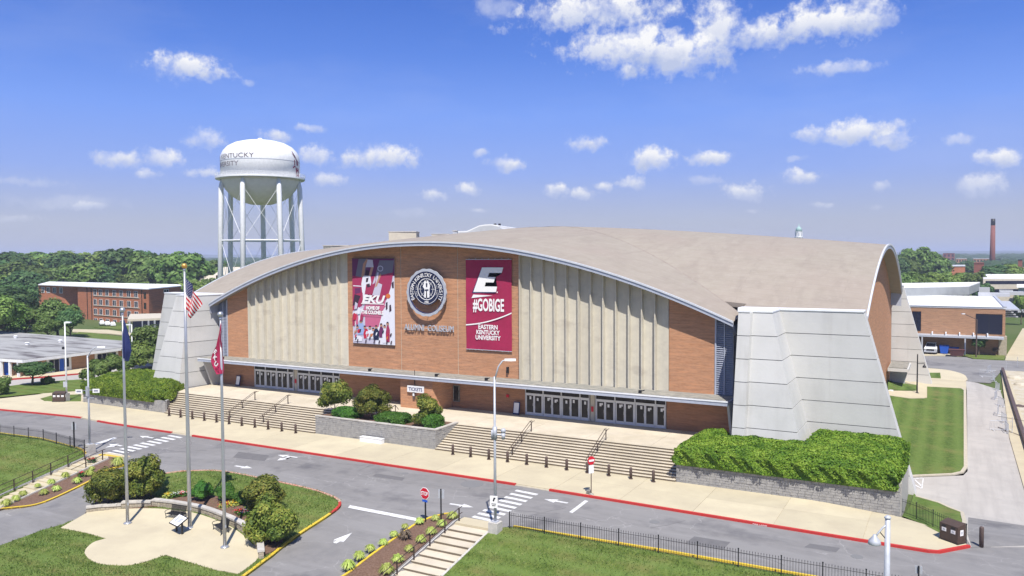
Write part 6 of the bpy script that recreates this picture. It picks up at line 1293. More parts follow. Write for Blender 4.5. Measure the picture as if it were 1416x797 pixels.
# left lawn lamp with box light and notice, and one by the far path
def box_lamp(px, py, pyt, label, z=0.0, side=1, mt='white', w=1.0):
    p = G(px, py, z); H_ = PY(px, pyt, p[1])[2] - z; r = thing('street_lamp', (p[0], p[1], z), label, 'street lamp')
    mb = MB(); mb.tube([(0, 0, 0), (0, 0, H_)], [.11, .07], 8); mb.build('pole', M[mt], r, True)
    mb = MB(); d = np.array([*RT, 0]) * side; a = d * .1; b = d * (.75 * w); s_ = np.array([-RT[1], RT[0], 0]) * .22
    mb.loft([tuple(a - s_ + (0, 0, H_ - .12)), tuple(b - s_ + (0, 0, H_ - .1)), tuple(b + s_ + (0, 0, H_ - .1)), tuple(a + s_ + (0, 0, H_ - .12))], [tuple(a - s_ + (0, 0, H_ + .08)), tuple(b - s_ + (0, 0, H_ + .02)), tuple(b + s_ + (0, 0, H_ + .02)), tuple(a + s_ + (0, 0, H_ + .08))]); mb.build('lamp_head', M['white'], r, fix=True); return r, H_
r, H_ = box_lamp(92.5, 556, 446, 'white lamp post with a notice beside the three-part bin on the left'); mb = MB(); mb.box(-.25, .25, -.25, .25, 0, 1.1); mb.build('concrete_base', M['stone'], r); flat_sign(r, 'notice', (0, -.15, 2.2), .5, .7, 'galv', nrm=(.48, -.87)); mb = MB(); mb.box(-.5, -.2, -.15, .1, H_ * .66, H_ * .69); mb.build('floodlight', M['black'], r)
box_lamp(183.5, 511, 449, 'white lamp post at the right end of the low grey-roofed building', side=-1, w=1.3)
# stop sign and its neighbours
p = G(588.5, 724); r = thing('stop_sign', (p[0], p[1], h(p[0], p[1]) + .1), 'red octagonal STOP sign on a black post at the drive exit', 'sign')
mb = MB(); mb.box(-.04, .04, -.04, .04, -.2, 2.2); mb.build('post', M['black'], r); n, u, c = flat_sign(r, 'rim', (0, -.06, 1.95), .78, .78, 'fwhite', nrm=(-.12, -1), oct_=True); n, u, c = flat_sign(r, 'face', tuple(c + n * .022), .71, .71, 'stopred', nrm=(-.12, -1), oct_=True, th=.006)
mb = MB(); text_on(mb, 'STOP', tuple(c + n * .012 - np.array([0, 0, .125])), u, (0, 0, 1), .36, nrm=tuple(n), width=.60, bold=.012); mb.build('lettering', M['fwhite'], r)
flat_sign(r, 'supplementary_plate', (0, -.05, 1.44), .46, .14, 'signblue' if 'signblue' in M else 'blue', nrm=(-.12, -1)); 
p = G(610, 721); r = thing('sign_back', (p[0], p[1], h(p[0], p[1]) + .1), 'grey back of a small rectangular sign on a black post beside the stop sign', 'sign'); mb = MB(); mb.box(-.035, .035, -.035, .035, -.2, 2.1); mb.build('post', M['black'], r); flat_sign(r, 'plate', (0, .05, 1.75), .42, .60, 'galv', nrm=(.2, -1))
p = G(817.5, 684, .12); r = thing('no_entry_sign', (p[0], p[1], .12), 'red and white no entry sign above a white plate by the kerb', 'sign'); mb = MB(); mb.tube([(0, 0, 0), (0, 0, 2.8)], .035, 6); mb.build('post', M['bollard'], r)
flat_sign(r, 'plate', (0.02, -.05, 2.55), .62, .62, 'stopred', nrm=(.95, -.55), oct_=True); flat_sign(r, 'white_bar', (.045, -.065, 2.55), .46, .14, 'fwhite', nrm=(.95, -.55)); flat_sign(r, 'lower_plate', (0.02, -.05, 1.9), .45, .6, 'fwhite', nrm=(.95, -.55))
mb = MB(); mb.lathe([(.22, 0), (.16, .06), (.05, .12)], n=10); mb.obox((-.25, .12, .16), (.16, .05, .02), (-.05, .12, .0), (0, -.02, .1)); mb.build('base', M['leafgrey'] if 'leafgrey' in M else M['canopy_top'], r)
p = G(102.8, 621); r = thing('sign_back', (p[0], p[1], h(p[0], p[1]) + .1), 'narrow sign back on a black post behind the left lawn fence', 'sign'); mb = MB(); mb.box(-.05, .05, -.05, .05, -.2, 2.45); mb.build('post', M['black'], r); flat_sign(r, 'plate', (-.06, .06, 2.0), .42, .6, 'galv', nrm=(.6, -1))
p = G(1270, 815); r = thing('sign_back', (p[0], p[1], h(p[0], p[1])), 'square sign back on a black post at the lower right edge', 'sign'); zt_ = PY(1271, 783, p[1])[2] - r.location[2]; mb = MB(); mb.box(-.04, .04, -.04, .04, -.2, zt_); mb.build('post', M['black'], r); flat_sign(r, 'plate', (0, .05, zt_ - .22), .34, .42, 'galv', nrm=(0, -1))
# pendant lamp at the lower right
p = PY(1227.5, 720, 38.0); zb = h(p[0], p[1]); Ht = p[2] + .15 - zb; r = thing('street_lamp', (p[0], p[1], zb), 'grey lamp post with a bell-shaped pendant light at the lower right', 'street lamp')
mb = MB(); mb.tube([(0, 0, 0), (0, 0, Ht)], [.15, .11], 12); mb.build('pole', M['galv'], r, True); mb = MB(); mb.lathe([(.14, 0), (.14, .05), (.06, .12)], c=(0, 0, Ht - .05), n=12); mb.build('cap', M['galv'], r)
A_ = np.array([-RT[0], -RT[1], 0.]); mb = MB(); mb.tube([(0, 0, Ht - .3), tuple(A_ * .22 + (0, 0, Ht - .48)), tuple(A_ * .42 + (0, 0, Ht - .72)), tuple(A_ * .52 + (0, 0, Ht - .86))], .04, 8); mb.build('arm', M['galv'], r, True); mb = MB(); mb.tube([(0, 0, Ht - 1.05), tuple(A_ * .36 + (0, 0, Ht - .62))], .02, 6); mb.build('brace', M['black'], r)
mb = MB(); mb.lathe([(.05, .16), (.09, .08), (.24, -.1), (.27, -.24), (.25, -.27), (.0, -.24)][::-1], c=tuple(A_ * .56 + (0, 0, Ht - .92)), n=18); mb.build('lamp_shade', M['galv'], r, True, fix=True)
# recycling bins
def bins(px, py, n, w, label, ang, z):
    p = G(px, py, z); r = thing('recycling_bin', (p[0], p[1], z), label, 'bin', None, ang); W_ = w * n
    mb = MB(); mb.loft([(-W_ / 2, -.35, .04), (W_ / 2, -.35, .04), (W_ / 2, .35, .04), (-W_ / 2, .35, .04)], [(-W_ / 2, -.35, 1.05), (W_ / 2, -.35, 1.05), (W_ / 2, .35, 1.22), (-W_ / 2, .35, 1.22)]); mb.build('cabinet', M['brown'], r)
    mb = MB(); mb.box(-W_ / 2 - .04, W_ / 2 + .04, -.4, .4, 0, .04); mb.build('base', M['black'], r)
    for k in range(n):
        x = -W_ / 2 + w * (k + .5); mb = MB(); mb.box(x - .13, x + .13, -.37, -.352, .84, .98); mb.build('opening', M['black'], r); mb = MB(); mb.box(x - .15, x + .15, -.368, -.352, .58, .80); mb.build('label_plate', M['fwhite'], r); mb = MB(); mb.box(x - .07, x + .07, -.374, -.369, .64, .74); mb.build('recycling_symbol', M['galv'], r)
    mb = MB(); mb.box(W_ / 2 + .001, W_ / 2 + .012, -.14, .14, .5, .85); mb.build('label_plate', M['fwhite'], r); mb = MB(); mb.box(W_ / 2 + .013, W_ / 2 + .018, -.06, .06, .6, .76); mb.build('recycling_symbol', M['galv'], r)
    return r
bins(1317, 748, 2, .62, 'brown two-part recycling bin at the pavement corner by the small fence', math.radians(-38), .12); bins(83, 555, 3, .5, 'brown three-part recycling bin on the left pavement edge', math.radians(30), .14)
# white block bench and the two boards near the doors
p = G(511, 613, .12); r = thing('white_bench', (p[0], 59.95, .12), 'low white block bench standing before the middle planter', 'bench'); mb = MB(); mb.box(-1.3, 1.3, -.22, .22, .0, .42); mb.build('block', M['white'], r); mb = MB(); mb.box(-1.32, 1.32, -.25, .25, .423, .47); mb.build('top', M['white'], r)
for px, py, lb in ((719.5, 571.5, 'blue edged poster board at the left of the right doors'), (339, 532, 'white poster board leaning on the brick left of the left doors')):
    p = G(px, py, ZP); r = thing('poster_board', (p[0], 70.5, ZP), lb, 'poster board'); mb = MB(); mb.obox((0, .1, .65), (.36, 0, 0), (0, .03, 0), (0, .12, .62)); mb.build('frame', M['navy'], r); mb = MB(); mb.obox((0, .06, .68), (.28, 0, 0), (0, .006, 0), (0, .095, .5)); mb.build('poster', M['fwhite'], r)
p = G(718, 566, ZP); tag(MB().box(-.14, .14, 0, .1, 0, .28).build('wall_sign', M['stopred'], loc=(p[0] - .1, 70.88, ZP + 1.6)), 'small red sign on the brick beside the right doors', 'sign')
r = thing('ramp_rail', (-48.8, 66, ZP), 'low brown handrail beyond the middle planter', 'handrail'); mb = MB(); mb.tube([(-50.4, 64.9, ZP + .25), (-49.3, 65.2, ZP + .9), (-48.9, 65.2, ZP + .5)], .04, 6); wpart(mb, 'rail', M['dark_rail'], r)
for x, y in ((-49.3, 65.2),): mb = MB(); mb.box(x - .03, x + .03, y - .03, y + .03, ZP, ZP + .9); wpart(mb, 'post', M['dark_rail'], r)
# side: tall black lamp by the side lawn, far lamp, barriers, retaining beam
p = G(1268, 546, -1.5); zt_ = PY(1269, 490, p[1])[2]; r = thing('street_lamp', (p[0], p[1], -1.5), 'black lamp post with a short arm on the side lawn path', 'street lamp'); Hh = zt_ + 1.5; mb = MB(); mb.tube([(0, 0, 0), (0, 0, Hh)], [.1, .07], 8); mb.lathe([(.3, 0), (.25, .25), (.1, .35)], n=10); mb.build('pole', M['black'], r)
e = np.array([*RT, 0]) * .95; mb = MB(); mb.tube([(0, 0, Hh - 1.3), tuple(e + (0, 0, Hh - 1.3))], .04, 6); mb.build('arm', M['black'], r); mb = MB(); mb.lathe([(.24, -.55), (.22, -.4), (.06, -.15), (.04, 0)], c=tuple(e + (0, 0, Hh - 1.3)), n=12); mb.build('lamp_shade', M['black'], r, fix=True)
p = G(1350, 481, -1.5); p = PY(1350, 481, 170.); zt_ = PY(1350, 442, 170.)[2]; r = thing('street_lamp', (p[0], 170., -1.5), 'dark lamp post with a slanting arm before the right brick building', 'street lamp'); Hh = zt_ + 1.5; mb = MB(); mb.tube([(0, 0, 0), (0, 0, Hh)], .12, 8); mb.build('pole', M['bollard'], r); e = -np.array([*RT, 0]) * 2.3; mb = MB(); mb.tube([(0, 0, Hh), tuple(e + (0, 0, Hh + 1.0))], .06, 6); mb.build('arm', M['bollard'], r); mb = MB(); mb.obox(tuple(e * 1.1 + (0, 0, Hh + 1.05)), tuple(-e * .12), (.1, -.15, 0), (0, 0, .07)); mb.build('lamp_head', M['white'], r)
def barrier(px, py, ang, label, grp='crowd barriers standing along the side road'):
    p = G(px, py); r = thing('crowd_barrier', (p[0], p[1], h(p[0], p[1]) + .05), label, 'barrier', grp, ang); mb = MB(); mb.tube([(-1.1, 0, .1), (-1.1, 0, 1.05), (1.1, 0, 1.05), (1.1, 0, .1), (-1.1, 0, .12)], .025, 6); mb.build('frame', M['galv'], r); mb = MB()
    for k in range(1, 14): x = -1.1 + 2.2 * k / 14; mb.box(x - .009, x + .009, -.009, .009, .14, 1.04)
    mb.build('bar', M['galv'], r)['kind'] = 'stuff'
    for x in (-.8, .8): mb = MB(); mb.box(x - .04, x + .04, -.3, .3, 0, .05); mb.build('foot', M['white'], r)
for i, (px, py, a) in enumerate(((1368, 515, 75), (1374, 527, 95), (1366, 522, 10), (1379, 540, 100), (1377, 552, 80), (1384, 562, 105), (1380, 574, 85), (1388, 585, 100), (1384, 596, 20), (1392, 598, 95))):
    barrier(px, py, math.radians(a), '%s grey crowd barrier from the far end of the line beside the side road' % ordn[i])
rb_ = thing('retaining_beam', tuple(G(1387, 513)), 'long dark timber retaining beam edging the dirt lot', 'wall'); P_ = LP([(1388, 513), (1400, 551), (1418, 606), (1436, 660)])
for k, (a, b) in enumerate(zip(P_[:-1], P_[1:])): mb = strip([a, b], .35, -.4, .55, side=-1); wpart(mb, 'beam', M['bollard'], rb_, fix=True)
r = thing('wire_fence', tuple(G(1400, 600)), 'thin temporary post and rail fence across the pavement edge at the far right', 'fence'); 
for (px, py) in ((1399.5, 600), (1416, 606), (1391, 515), (1407, 508)): p = G(px, py); mb = MB(); mb.tube([tuple(p), (p[0], p[1], p[2] + 1.8)], .035, 6); wpart(mb, 'post', M['galv'], r)
a, b = G(1380, 592), G(1416, 606); mb = MB(); mb.tube([(a[0], a[1], a[2] + .1), (b[0], b[1], b[2] + .1)], .05, 6); mb.tube([(a[0], a[1], a[2] + 1.3), (b[0], b[1], b[2] + 1.8)], .02, 6); wpart(mb, 'rail', M['bollard'], r)
for i, (px, py, s_, lb) in enumerate(((1402, 524, 1.2, 'pale rubble heap in the dirt lot beyond the retaining beam'), (1411, 533, .9, 'smaller rubble heap at the right edge of the dirt lot'), (1409, 563, .6, 'dark debris lump in the dirt lot'))):
    p = G(px, py); me = MB(); me.ball((0, 0, 0), s_, 12, sz=.45); me.ball((s_ * .8, .3, 0), s_ * .6, 10, sz=.4); tag(me.build('rubble_heap', M['dirt'] if i < 2 else M['bollard'], loc=(p[0], p[1], h(p[0], p[1]) + .05)), lb, 'rubble')
p = G(1231, 552, -1.5); r = thing('utility_box', (p[0], p[1], -1.5), 'small white utility pedestal beside the side wall', 'utility box'); mb = MB(); mb.box(-.35, .35, -.35, .35, 0, 1.2); mb.build('cabinet', M['white'], r); mb = MB(); mb.tube([(.5, 0, 0), (.5, 0, 1.0)], .08, 6); mb.build('pipe', M['white'], r)

# ================================================================ VEHICLES AND SKIPS
def pickup(loc, rz, label, body='white', s=1.):
    r = thing('pickup_truck', loc, label, 'pickup truck', None, rz); r.scale = (s, s, s)
    def prof(mb, pts, w, m=None): mb.loft([(x, -w, z) for x, z in pts], [(x, w, z) for x, z in pts], m)
    mb = MB(); prof(mb, [(-2.7, .5), (2.6, .45), (2.75, .7), (2.7, 1.05), (1.5, 1.2), (-2.7, 1.2)], .95); mb.build('body', M[body], r, fix=True)
    mb = MB(); mb.loft([(1.5, -.85, 1.2), (1.5, .85, 1.2), (-.9, .85, 1.2), (-.9, -.85, 1.2)], [(.8, -.68, 1.85), (.8, .68, 1.85), (-.6, .68, 1.85), (-.6, -.68, 1.85)]); mb.build('cab', M[body], r, fix=True)
    mb = MB(); mb.add([(1.47, -.76, 1.26), (1.47, .76, 1.26), (.86, .63, 1.81), (.86, -.63, 1.81)], [(0, 1, 2, 3)]); mb.build('windscreen', M['glass_blue'], r)
    for sg in (-1, 1): mb = MB(); mb.add([(1.2, sg * .845, 1.27), (-.75, sg * .845, 1.27), (-.55, sg * .71, 1.78), (.78, sg * .71, 1.78)], [(0, 1, 2, 3)]); mb.build('side_window', M['glass_blue'], r)
    mb = MB(); mb.box(2.72, 2.77, -.6, .6, .68, .98); mb.build('grille', M['black'], r); mb = MB(); mb.box(2.7, 2.85, -.93, .93, .42, .6); mb.build('bumper', M['galv'], r)
    for sg in (-1, 1): mb = MB(); mb.box(2.70, 2.765, sg * .78 - .14, sg * .78 + .14, .78, .98); mb.build('headlight', M['silver'], r)
    for x in (-1.7, 1.75):
        for sg in (-1, 1):
            mb = MB(); mb.tube([(x, sg * .78, .4), (x, sg * 1.0, .4)], .4, 16); w_ = mb.build('wheel', M['black'], r); mb = MB(); mb.tube([(x, sg * .99, .4), (x, sg * 1.015, .4)], .22, 12); mb.build('rim', M['silver'], w_)
    return r
p = G(1287.5, 491, -1.5); pickup((p[0], p[1] + 3, -1.48), math.radians(-93), 'white pickup truck parked facing the camera under the brick building canopy', s=1.12)
def skip(px, py, w, d, hh_, mt, lb, z=-1.45):
    p = G(px, py, -1.5); r = thing('skip', (p[0], p[1], z), lb, 'dumpster'); mb = MB(); mb.loft([(-w * .38, -d * .4, .15), (w * .38, -d * .4, .15), (w * .38, d * .4, .15), (-w * .38, d * .4, .15)], [(-w / 2, -d / 2, hh_), (w / 2, -d / 2, hh_), (w / 2, d / 2, hh_), (-w / 2, d / 2, hh_)]); mb.build('container', M[mt], r, fix=True)
    mb = MB(); mb.box(-w / 2 - .05, w / 2 + .05, -d / 2 - .05, d / 2 + .05, hh_ + .002, hh_ + .08); mb.build('lid', M[mt], r)
M['skip_brown'] = mat('brown_skip_paint', (.12, .05, .05), (.09, .04, .04), scale=2, rough=.7)
skip(1305.5, 490, 1.6, 1.5, 1.6, 'blue', 'upright blue dumpster beside the white pickup'); skip(1317, 489, 2.2, 1.5, 1.2, 'blue', 'low blue dumpster behind the brown skip'); skip(1323, 493.5, 2.6, 1.6, 1.25, 'skip_brown', 'dark brown open skip below the canopy')
p = G(1276, 486, -1.5); tag(MB().tube([(0, 0, 0), (0, 0, 1.4)], .2, 10).build('yellow_post', M['kerb_yellow'], loc=(p[0], p[1], -1.5)), 'yellow guard post left of the white pickup', 'post')

# ================================================================ BACKGROUND BUILDINGS
def blk(root, name, poly, z0, z1, mt): mb = MB(); mb.prism(poly, z0, z1); return wpart(mb, name, M[mt], root, fix=True)
def face_rect(root, name, a, b, t0, t1, z0, z1, mt, out=.03, th=.06, frame=None, sill=None):    # opening on the wall line a-b
    a, b = np.array(a[:2], float), np.array(b[:2], float); L = np.linalg.norm(b - a); t = (b - a) / L; n = np.array([t[1], -t[0]]); 
    if n @ (-(a + b) / 2) < 0: n = -n
    def q(s, z, o): p = a + t * s + n * o; return (p[0], p[1], z)
    mb = MB(); s0, s1 = t0 * L, t1 * L; mb.loft([q(s0, z0, -.05), q(s1, z0, -.05), q(s1, z1, -.05), q(s0, z1, -.05)], [q(s0, z0, out), q(s1, z0, out), q(s1, z1, out), q(s0, z1, out)]); o = wpart(mb, name, M[mt], root, fix=True)
    if frame:
        mb = MB(); f = frame[1]
        for A, B, C_, D in ((s0 - f, s0, z0 - f, z1 + f), (s1, s1 + f, z0 - f, z1 + f), (s0, s1, z1, z1 + f), (s0, s1, z0 - f, z0), ((s0 + s1) / 2 - f / 2, (s0 + s1) / 2 + f / 2, z0, z1)): mb.loft([q(A, C_, .0), q(B, C_, .0), q(B, D, .0), q(A, D, .0)], [q(A, C_, out + .04), q(B, C_, out + .04), q(B, D, out + .04), q(A, D, out + .04)])
        L_ = root.location; mb.v = [(x - L_[0], y - L_[1], z - L_[2]) for x, y, z in mb.v]; mb.build('frame', M[frame[0]], o, fix=True)
    return o
# -- brick building at the right
Yb = 175.5; rbd = thing('brick_building', (0, Yb, -1.5), 'brown brick building with white flat roof and dark windows beyond the side road', 'building')
M['brick_far'] = brick_mat('tan_brown_brick', (.37, .20, .115), (.30, .155, .09), (.40, .28, .18))
xr = 8.9; blk(rbd, 'wall', [(-34, Yb), (xr, Yb), (xr, Yb + 46), (-34, Yb + 46)], -1.6, 7.35, 'brick_far'); blk(rbd, 'roof', [(-34.1, Yb - .1), (xr + .1, Yb - .1), (xr + .1, Yb + 46), (-34.1, Yb + 46)], 7.352, 7.6, 'white_roof')
blk(rbd, 'parapet', [(xr - .3, Yb - .15), (xr + .2, Yb - .15), (xr + .2, Yb + 46), (xr - .3, Yb + 46)], 7.602, 7.85, 'galv'); blk(rbd, 'parapet', [(-34, Yb - .2), (xr - .31, Yb - .2), (xr - .31, Yb + .1), (-34, Yb + .1)], 7.602, 7.7, 'galv')
for px0, px1, py0, py1 in ((1262, 1273, 431, 457), (1350, 1385.5, 434.5, 461)):
    a, b = PY(px0, py0, Yb), PY(px1, py1, Yb); o = face_rect(rbd, 'window', (a[0], Yb), (b[0], Yb), 0, 1, PY(px0, py1, Yb)[2], PY(px0, py0, Yb)[2], 'glass_blue', frame=('glass', .06))
zc_ = PY(1330, 466, Yb - 3)[2]; blk(rbd, 'canopy', [(-8, Yb - 3), (8.6, Yb - 3), (8.6, Yb - .01), (-8, Yb - .01)], zc_ - .25, zc_ + .1, 'galv')
for i, px in enumerate((1289, 1308, 1327, 1346.5, 1366)): p = PY(px, 462, Yb - 2.6); mb = MB(); mb.box(p[0] - .1, p[0] + .1, Yb - 2.6, Yb - .05, zc_ + .11, zc_ + .6); wpart(mb, 'canopy_rib', M['white'], rbd)
for px in (1334.5, 1275): p = PY(px, 480, Yb - 2.9); mb = MB(); mb.box(p[0] - .12, p[0] + .12, Yb - 2.95, Yb - 2.7, -1.5, zc_ - .26); wpart(mb, 'canopy_post', M['galv'], rbd)
blk(rbd, 'corner_pier', [(xr - 1.0, Yb - .35), (xr + .3, Yb - .35), (xr + .3, Yb + 2), (xr - 1.0, Yb + 2)], -1.6, zc_ + .1, 'stone_tan')
face_rect(rbd, 'window', (xr, Yb + 4), (xr, Yb + 30), .1, .55, 3.0, 6.3, 'glass_blue', frame=('white', .15)); blk(rbd, 'sunshade', [(xr + .02, Yb + 12), (xr + 3, Yb + 12), (xr + 3, Yb + 44), (xr + .02, Yb + 44)], 6.4, 6.65, 'galv')
for k in range(4): blk(rbd, 'shade_fin', [(xr + .3, Yb + 14 + k * 7), (xr + 2.9, Yb + 14 + k * 7), (xr + 2.9, Yb + 15 + k * 7), (xr + .3, Yb + 15 + k * 7)], 4.9, 5.1, 'galv')
# raised roof part
A_ = AT(1258, 412, 190); B_ = AT(1342, 412, 190)
ua = XY(1235, 192); ub = XY(1341, 197); uc = XY(1356, 222); ud = XY(1235, 216); zr = 7.6
blk(rbd, 'raised_wall', [ua, ub, uc, ud], 7.6, 9.6, 'roof_dark'); blk(rbd, 'raised_roof', [(x, y) for x, y in (ua, ub, uc, ud)], 9.602, 9.85, 'white_roof')
for px, dep, w_ in ((1362, 205, 1.2), (1375, 190, 3.2), (1392, 205, 1.5), (1400, 196, 2.5)):
    q = XY(px, dep); mb = MB(); mb.box(q[0] - w_, q[0] + w_, q[1] - w_ * .6, q[1] + w_ * .6, 7.62, 8.1 + (1. if w_ < 1.4 else .3)); wpart(mb, 'roof_unit', M['roof_grey'], rbd)
tree('cone', (*XY(1356, 150), -1.4), 'small rounded evergreen bush before the right brick building', s=.42, sz=.30); sb_ = XY(1379.5, 150); tag(link('bare_shrub', crown_mesh('shrub', .7, .9, 1.0, 500, .22, M['bark'], 8, .6, 5), loc=(*sb_, -1.4)), 'small bare brown shrub beside the evergreen bush', 'shrub')
# -- long white-roofed building far right
wb = thing('white_building', (*XY(1390, 300), 0), 'long white-roofed building with blue window bands at the right edge behind the brick building', 'building')
P_ = [XY(1360, 262), XY(1480, 262), XY(1490, 300), XY(1362, 300)]; zt_ = 17.8 - (385 - 350.5) / 1110 * 262
blk(wb, 'wall', P_, 0, zt_ - .3, 'beige'); blk(wb, 'roof', [P_[0], P_[1], P_[2], P_[3]], zt_ - .28, zt_ + .3, 'white_roof')
for z0_, z1_ in ((zt_ - 1.9, zt_ - .9), (zt_ - 4.9, zt_ - 3.6)): face_rect(wb, 'window_band', P_[0], P_[1], .03, .9, z0_, z1_, 'glass_blue', out=.1)
blk(wb, 'front_wing', [XY(1409, 240), XY(1480, 240), XY(1480, 258), XY(1409, 258)], 0, zt_ - 2.2, 'roof_grey'); blk(wb, 'wing_roof', [XY(1407, 239), XY(1480, 239), XY(1480, 259), XY(1407, 259)], zt_ - 2.19, zt_ - 1.9, 'white_roof')
# -- long low roof among trees and red brick blocks towards the horizon
def simple_building(name, px0, px1, pyt, pyb, dep, dd_, wall, roof, label, win=None, rows=2, z0=-2, over=.3, hz=None):
    hy = 353.7 - .005 * ((px0 + px1) / 2 - 708); zt = 17.8 - (pyt - hy) / 1110 * dep; a, b = XY(px0, dep), XY(px1, dep); c_, d_ = XY(px1, dep + dd_), XY(px0, dep + dd_)
    r = thing(name, (a[0], a[1], z0), label, 'building'); blk(r, 'wall', [a, b, c_, d_], z0, zt - .35, wall); blk(r, 'roof', [XY(px0, dep - over), XY(px1, dep - over), c_, d_], zt - .348, zt, roof)
    if win:
        zb = 17.8 - (pyb - hy) / 1110 * dep; H_ = (zt - zb) / (rows + .3)
        for j in range(rows):
            for i in range(win): t0 = (i + .25) / win; face_rect(r, 'window', a, b, t0, t0 + .5 / win, zt - .6 - (j + .8) * H_, zt - .6 - (j + .2) * H_, 'glass_blue', out=.08)
    return r
simple_building('low_building', 1252, 1335, 368, 378, 420, 40, 'brick_dark', 'roof_grey', 'low long grey-roofed building between the tree belts at the right')
simple_building('brick_tower_block', 1304, 1320, 350.3, 362, 900, 20, 'brick_old', 'brick_old', 'distant red brick tower block just above the horizon', 3, 2)
simple_building('brick_house_row', 1322, 1337, 357.5, 369, 700, 20, 'brick_far', 'roof_grey', 'distant row of brick houses left of the chimney', 4, 2); simple_building('brick_house_row', 1346, 1368, 357.5, 364, 720, 20, 'brick_far', 'roof_grey', 'distant low brick terrace at the foot of the chimney', 5, 1)
simple_building('brick_block', 1347, 1361, 363.5, 384, 380, 14, 'brick_old', 'brick_old', 'plain red brick block with a small white emblem left of the tall evergreens', None)
simple_building('red_building', 1406, 1440, 371, 384, 420, 30, 'brick_old', 'brick_old', 'red brick building at the right edge with a small turret', 2, 1); simple_building('turret', 1408, 1414, 359, 371, 420, 4, 'brick_old', 'glass_blue', 'small brick turret above the red building at the right edge')
# chimney
cp_ = AT(1372, 370, 620); zt_ = 17.8 + (350.4 - 303) / 1110 * 620; r = thing('brick_chimney', (cp_[0], cp_[1], -2), 'tall tapering red brick chimney above the right skyline', 'chimney')
mb = MB(); mb.tube([(0, 0, 0), (0, 0, zt_ + 2 - 5)], [2.2, 1.55], 18); mb.build('shaft', M['brick_old'], r, True); mb = MB(); mb.tube([(0, 0, zt_ + 2 - 4.98), (0, 0, zt_ + 2)], [1.58, 1.55], 18); mb.build('top_band', M['glass'], r, True)
# cupola over the roof
cp_ = AT(1104.5, 330, 480); r = thing('cupola', (cp_[0], cp_[1], 0), 'white and green cupola peeping over the coliseum roof', 'cupola'); zz = lambda py: 17.8 + (351.7 - py) / 1110 * 480
mb = MB(); mb.lathe([(2.3, 0), (2.3, zz(329)), (2.6, zz(328.6)), (2.6, zz(328))], n=12); mb.build('base', M['white'], r); mb = MB(); mb.lathe([(2.1, zz(328)), (2.1, zz(321)), (2.3, zz(320.6)), (2.3, zz(320))], n=8); mb.build('lantern', M['white'], r); mb = MB(); mb.lathe([(1.9, zz(320)), (1.7, zz(316.5)), (.8, zz(314)), (.25, zz(313.5)), (.1, zz(309.5))], n=12); mb.build('dome', mt_ := mat('pale_green_copper', (.30, .45, .42), rough=.6), r, True)
for k in range(8): a = k * PI / 4 + .2; mb = MB(); mb.obox((2.0 * math.cos(a), 2.0 * math.sin(a), zz(324.5)), (-.28 * math.sin(a), .28 * math.cos(a), 0), (.14 * math.cos(a), .14 * math.sin(a), 0), (0, 0, 1.0)); mb.build('opening', M['galv'], r)
# things seen just over the front arch
rbox('roof_plant_room', 537.5, 575.5, 321.3, 150, 14, M['beige'], 'beige plant room peeping over the top of the front arch', 'plant room', 5); rbox('roof_plant_room', 597, 621, 324.6, 155, 14, M['beige'], 'lower beige plant room right of the first, over the arch', 'plant room', 5); rbox('roof_vent_box', 626, 632, 320, 158, 14, M['galv'], 'small grey vent box on the skyline left of the white hall', 'vent', 2)
rbox('roof_edge_block', 447, 482, 340.5, 140, 10, M['canopy_top'], 'low grey flat roof edge behind the left part of the arch', 'roof', 4)
vh = thing('white_hall', (*XY(690, 190), 0), 'white vaulted hall roof with small windows rising behind the arch', 'building'); dep = 190; hz_ = 353.7
prof = [(632, 321.5), (646, 321), (663, 313.5), (672, 312.2), (680, 312), (690, 314), (700, 319.5), (700, 330), (632, 330)]; z_ = lambda py: 17.8 + (hz_ - py) / 1110 * dep
f_ = [(*XY(a, dep), z_(b)) for a, b in prof]; off_ = np.array([*(np.array(XY(760, 215)) - np.array(XY(690, 190))), -1.2])
mb = MB(); mb.loft([(x, y, z) for x, y, z in f_], [tuple(np.array(p) + off_) for p in f_]); wpart(mb, 'gable_wall', M['roof_grey'], vh, fix=True)
for (a, b) in zip(f_[:-4], f_[1:-3] if False else f_[1:]): 
    mb = MB(); o_ = np.array([0, 0, .18]); mb.loft([tuple(np.array(a) + o_ * .1), tuple(np.array(b) + o_ * .1), tuple(np.array(b) + off_ + o_ * .1), tuple(np.array(a) + off_ + o_ * .1)], [tuple(np.array(a) + o_ * 1.6), tuple(np.array(b) + o_ * 1.6), tuple(np.array(b) + off_ + o_ * 1.6), tuple(np.array(a) + off_ + o_ * 1.6)]); wpart(mb, 'roof_strip', M['white_roof'], vh, fix=True)
    if b[2] < f_[0][2] - .2: break
for a, b in ((648, 655), (656.5, 664), (679, 690)): q0, q1 = XY(a, dep - .2), XY(b, dep - .2); mb = MB(); mb.loft([(*q0, z_(323.5)), (*q1, z_(323.2)), (*q1, z_(321.6)), (*q0, z_(321.9))], [(q0[0], q0[1] + .3, z_(323.5)), (q1[0], q1[1] + .3, z_(323.2)), (q1[0], q1[1] + .3, z_(321.6)), (q0[0], q0[1] + .3, z_(321.9))]); wpart(mb, 'window', M['glass'], vh, fix=True)
for px in (685, 691): q = XY(px, dep + 6); mb = MB(); mb.box(q[0] - .25, q[0] + .25, q[1] - .2, q[1] + .2, z_(312.5), z_(308)); wpart(mb, 'vent_pipe', M['black'], vh)

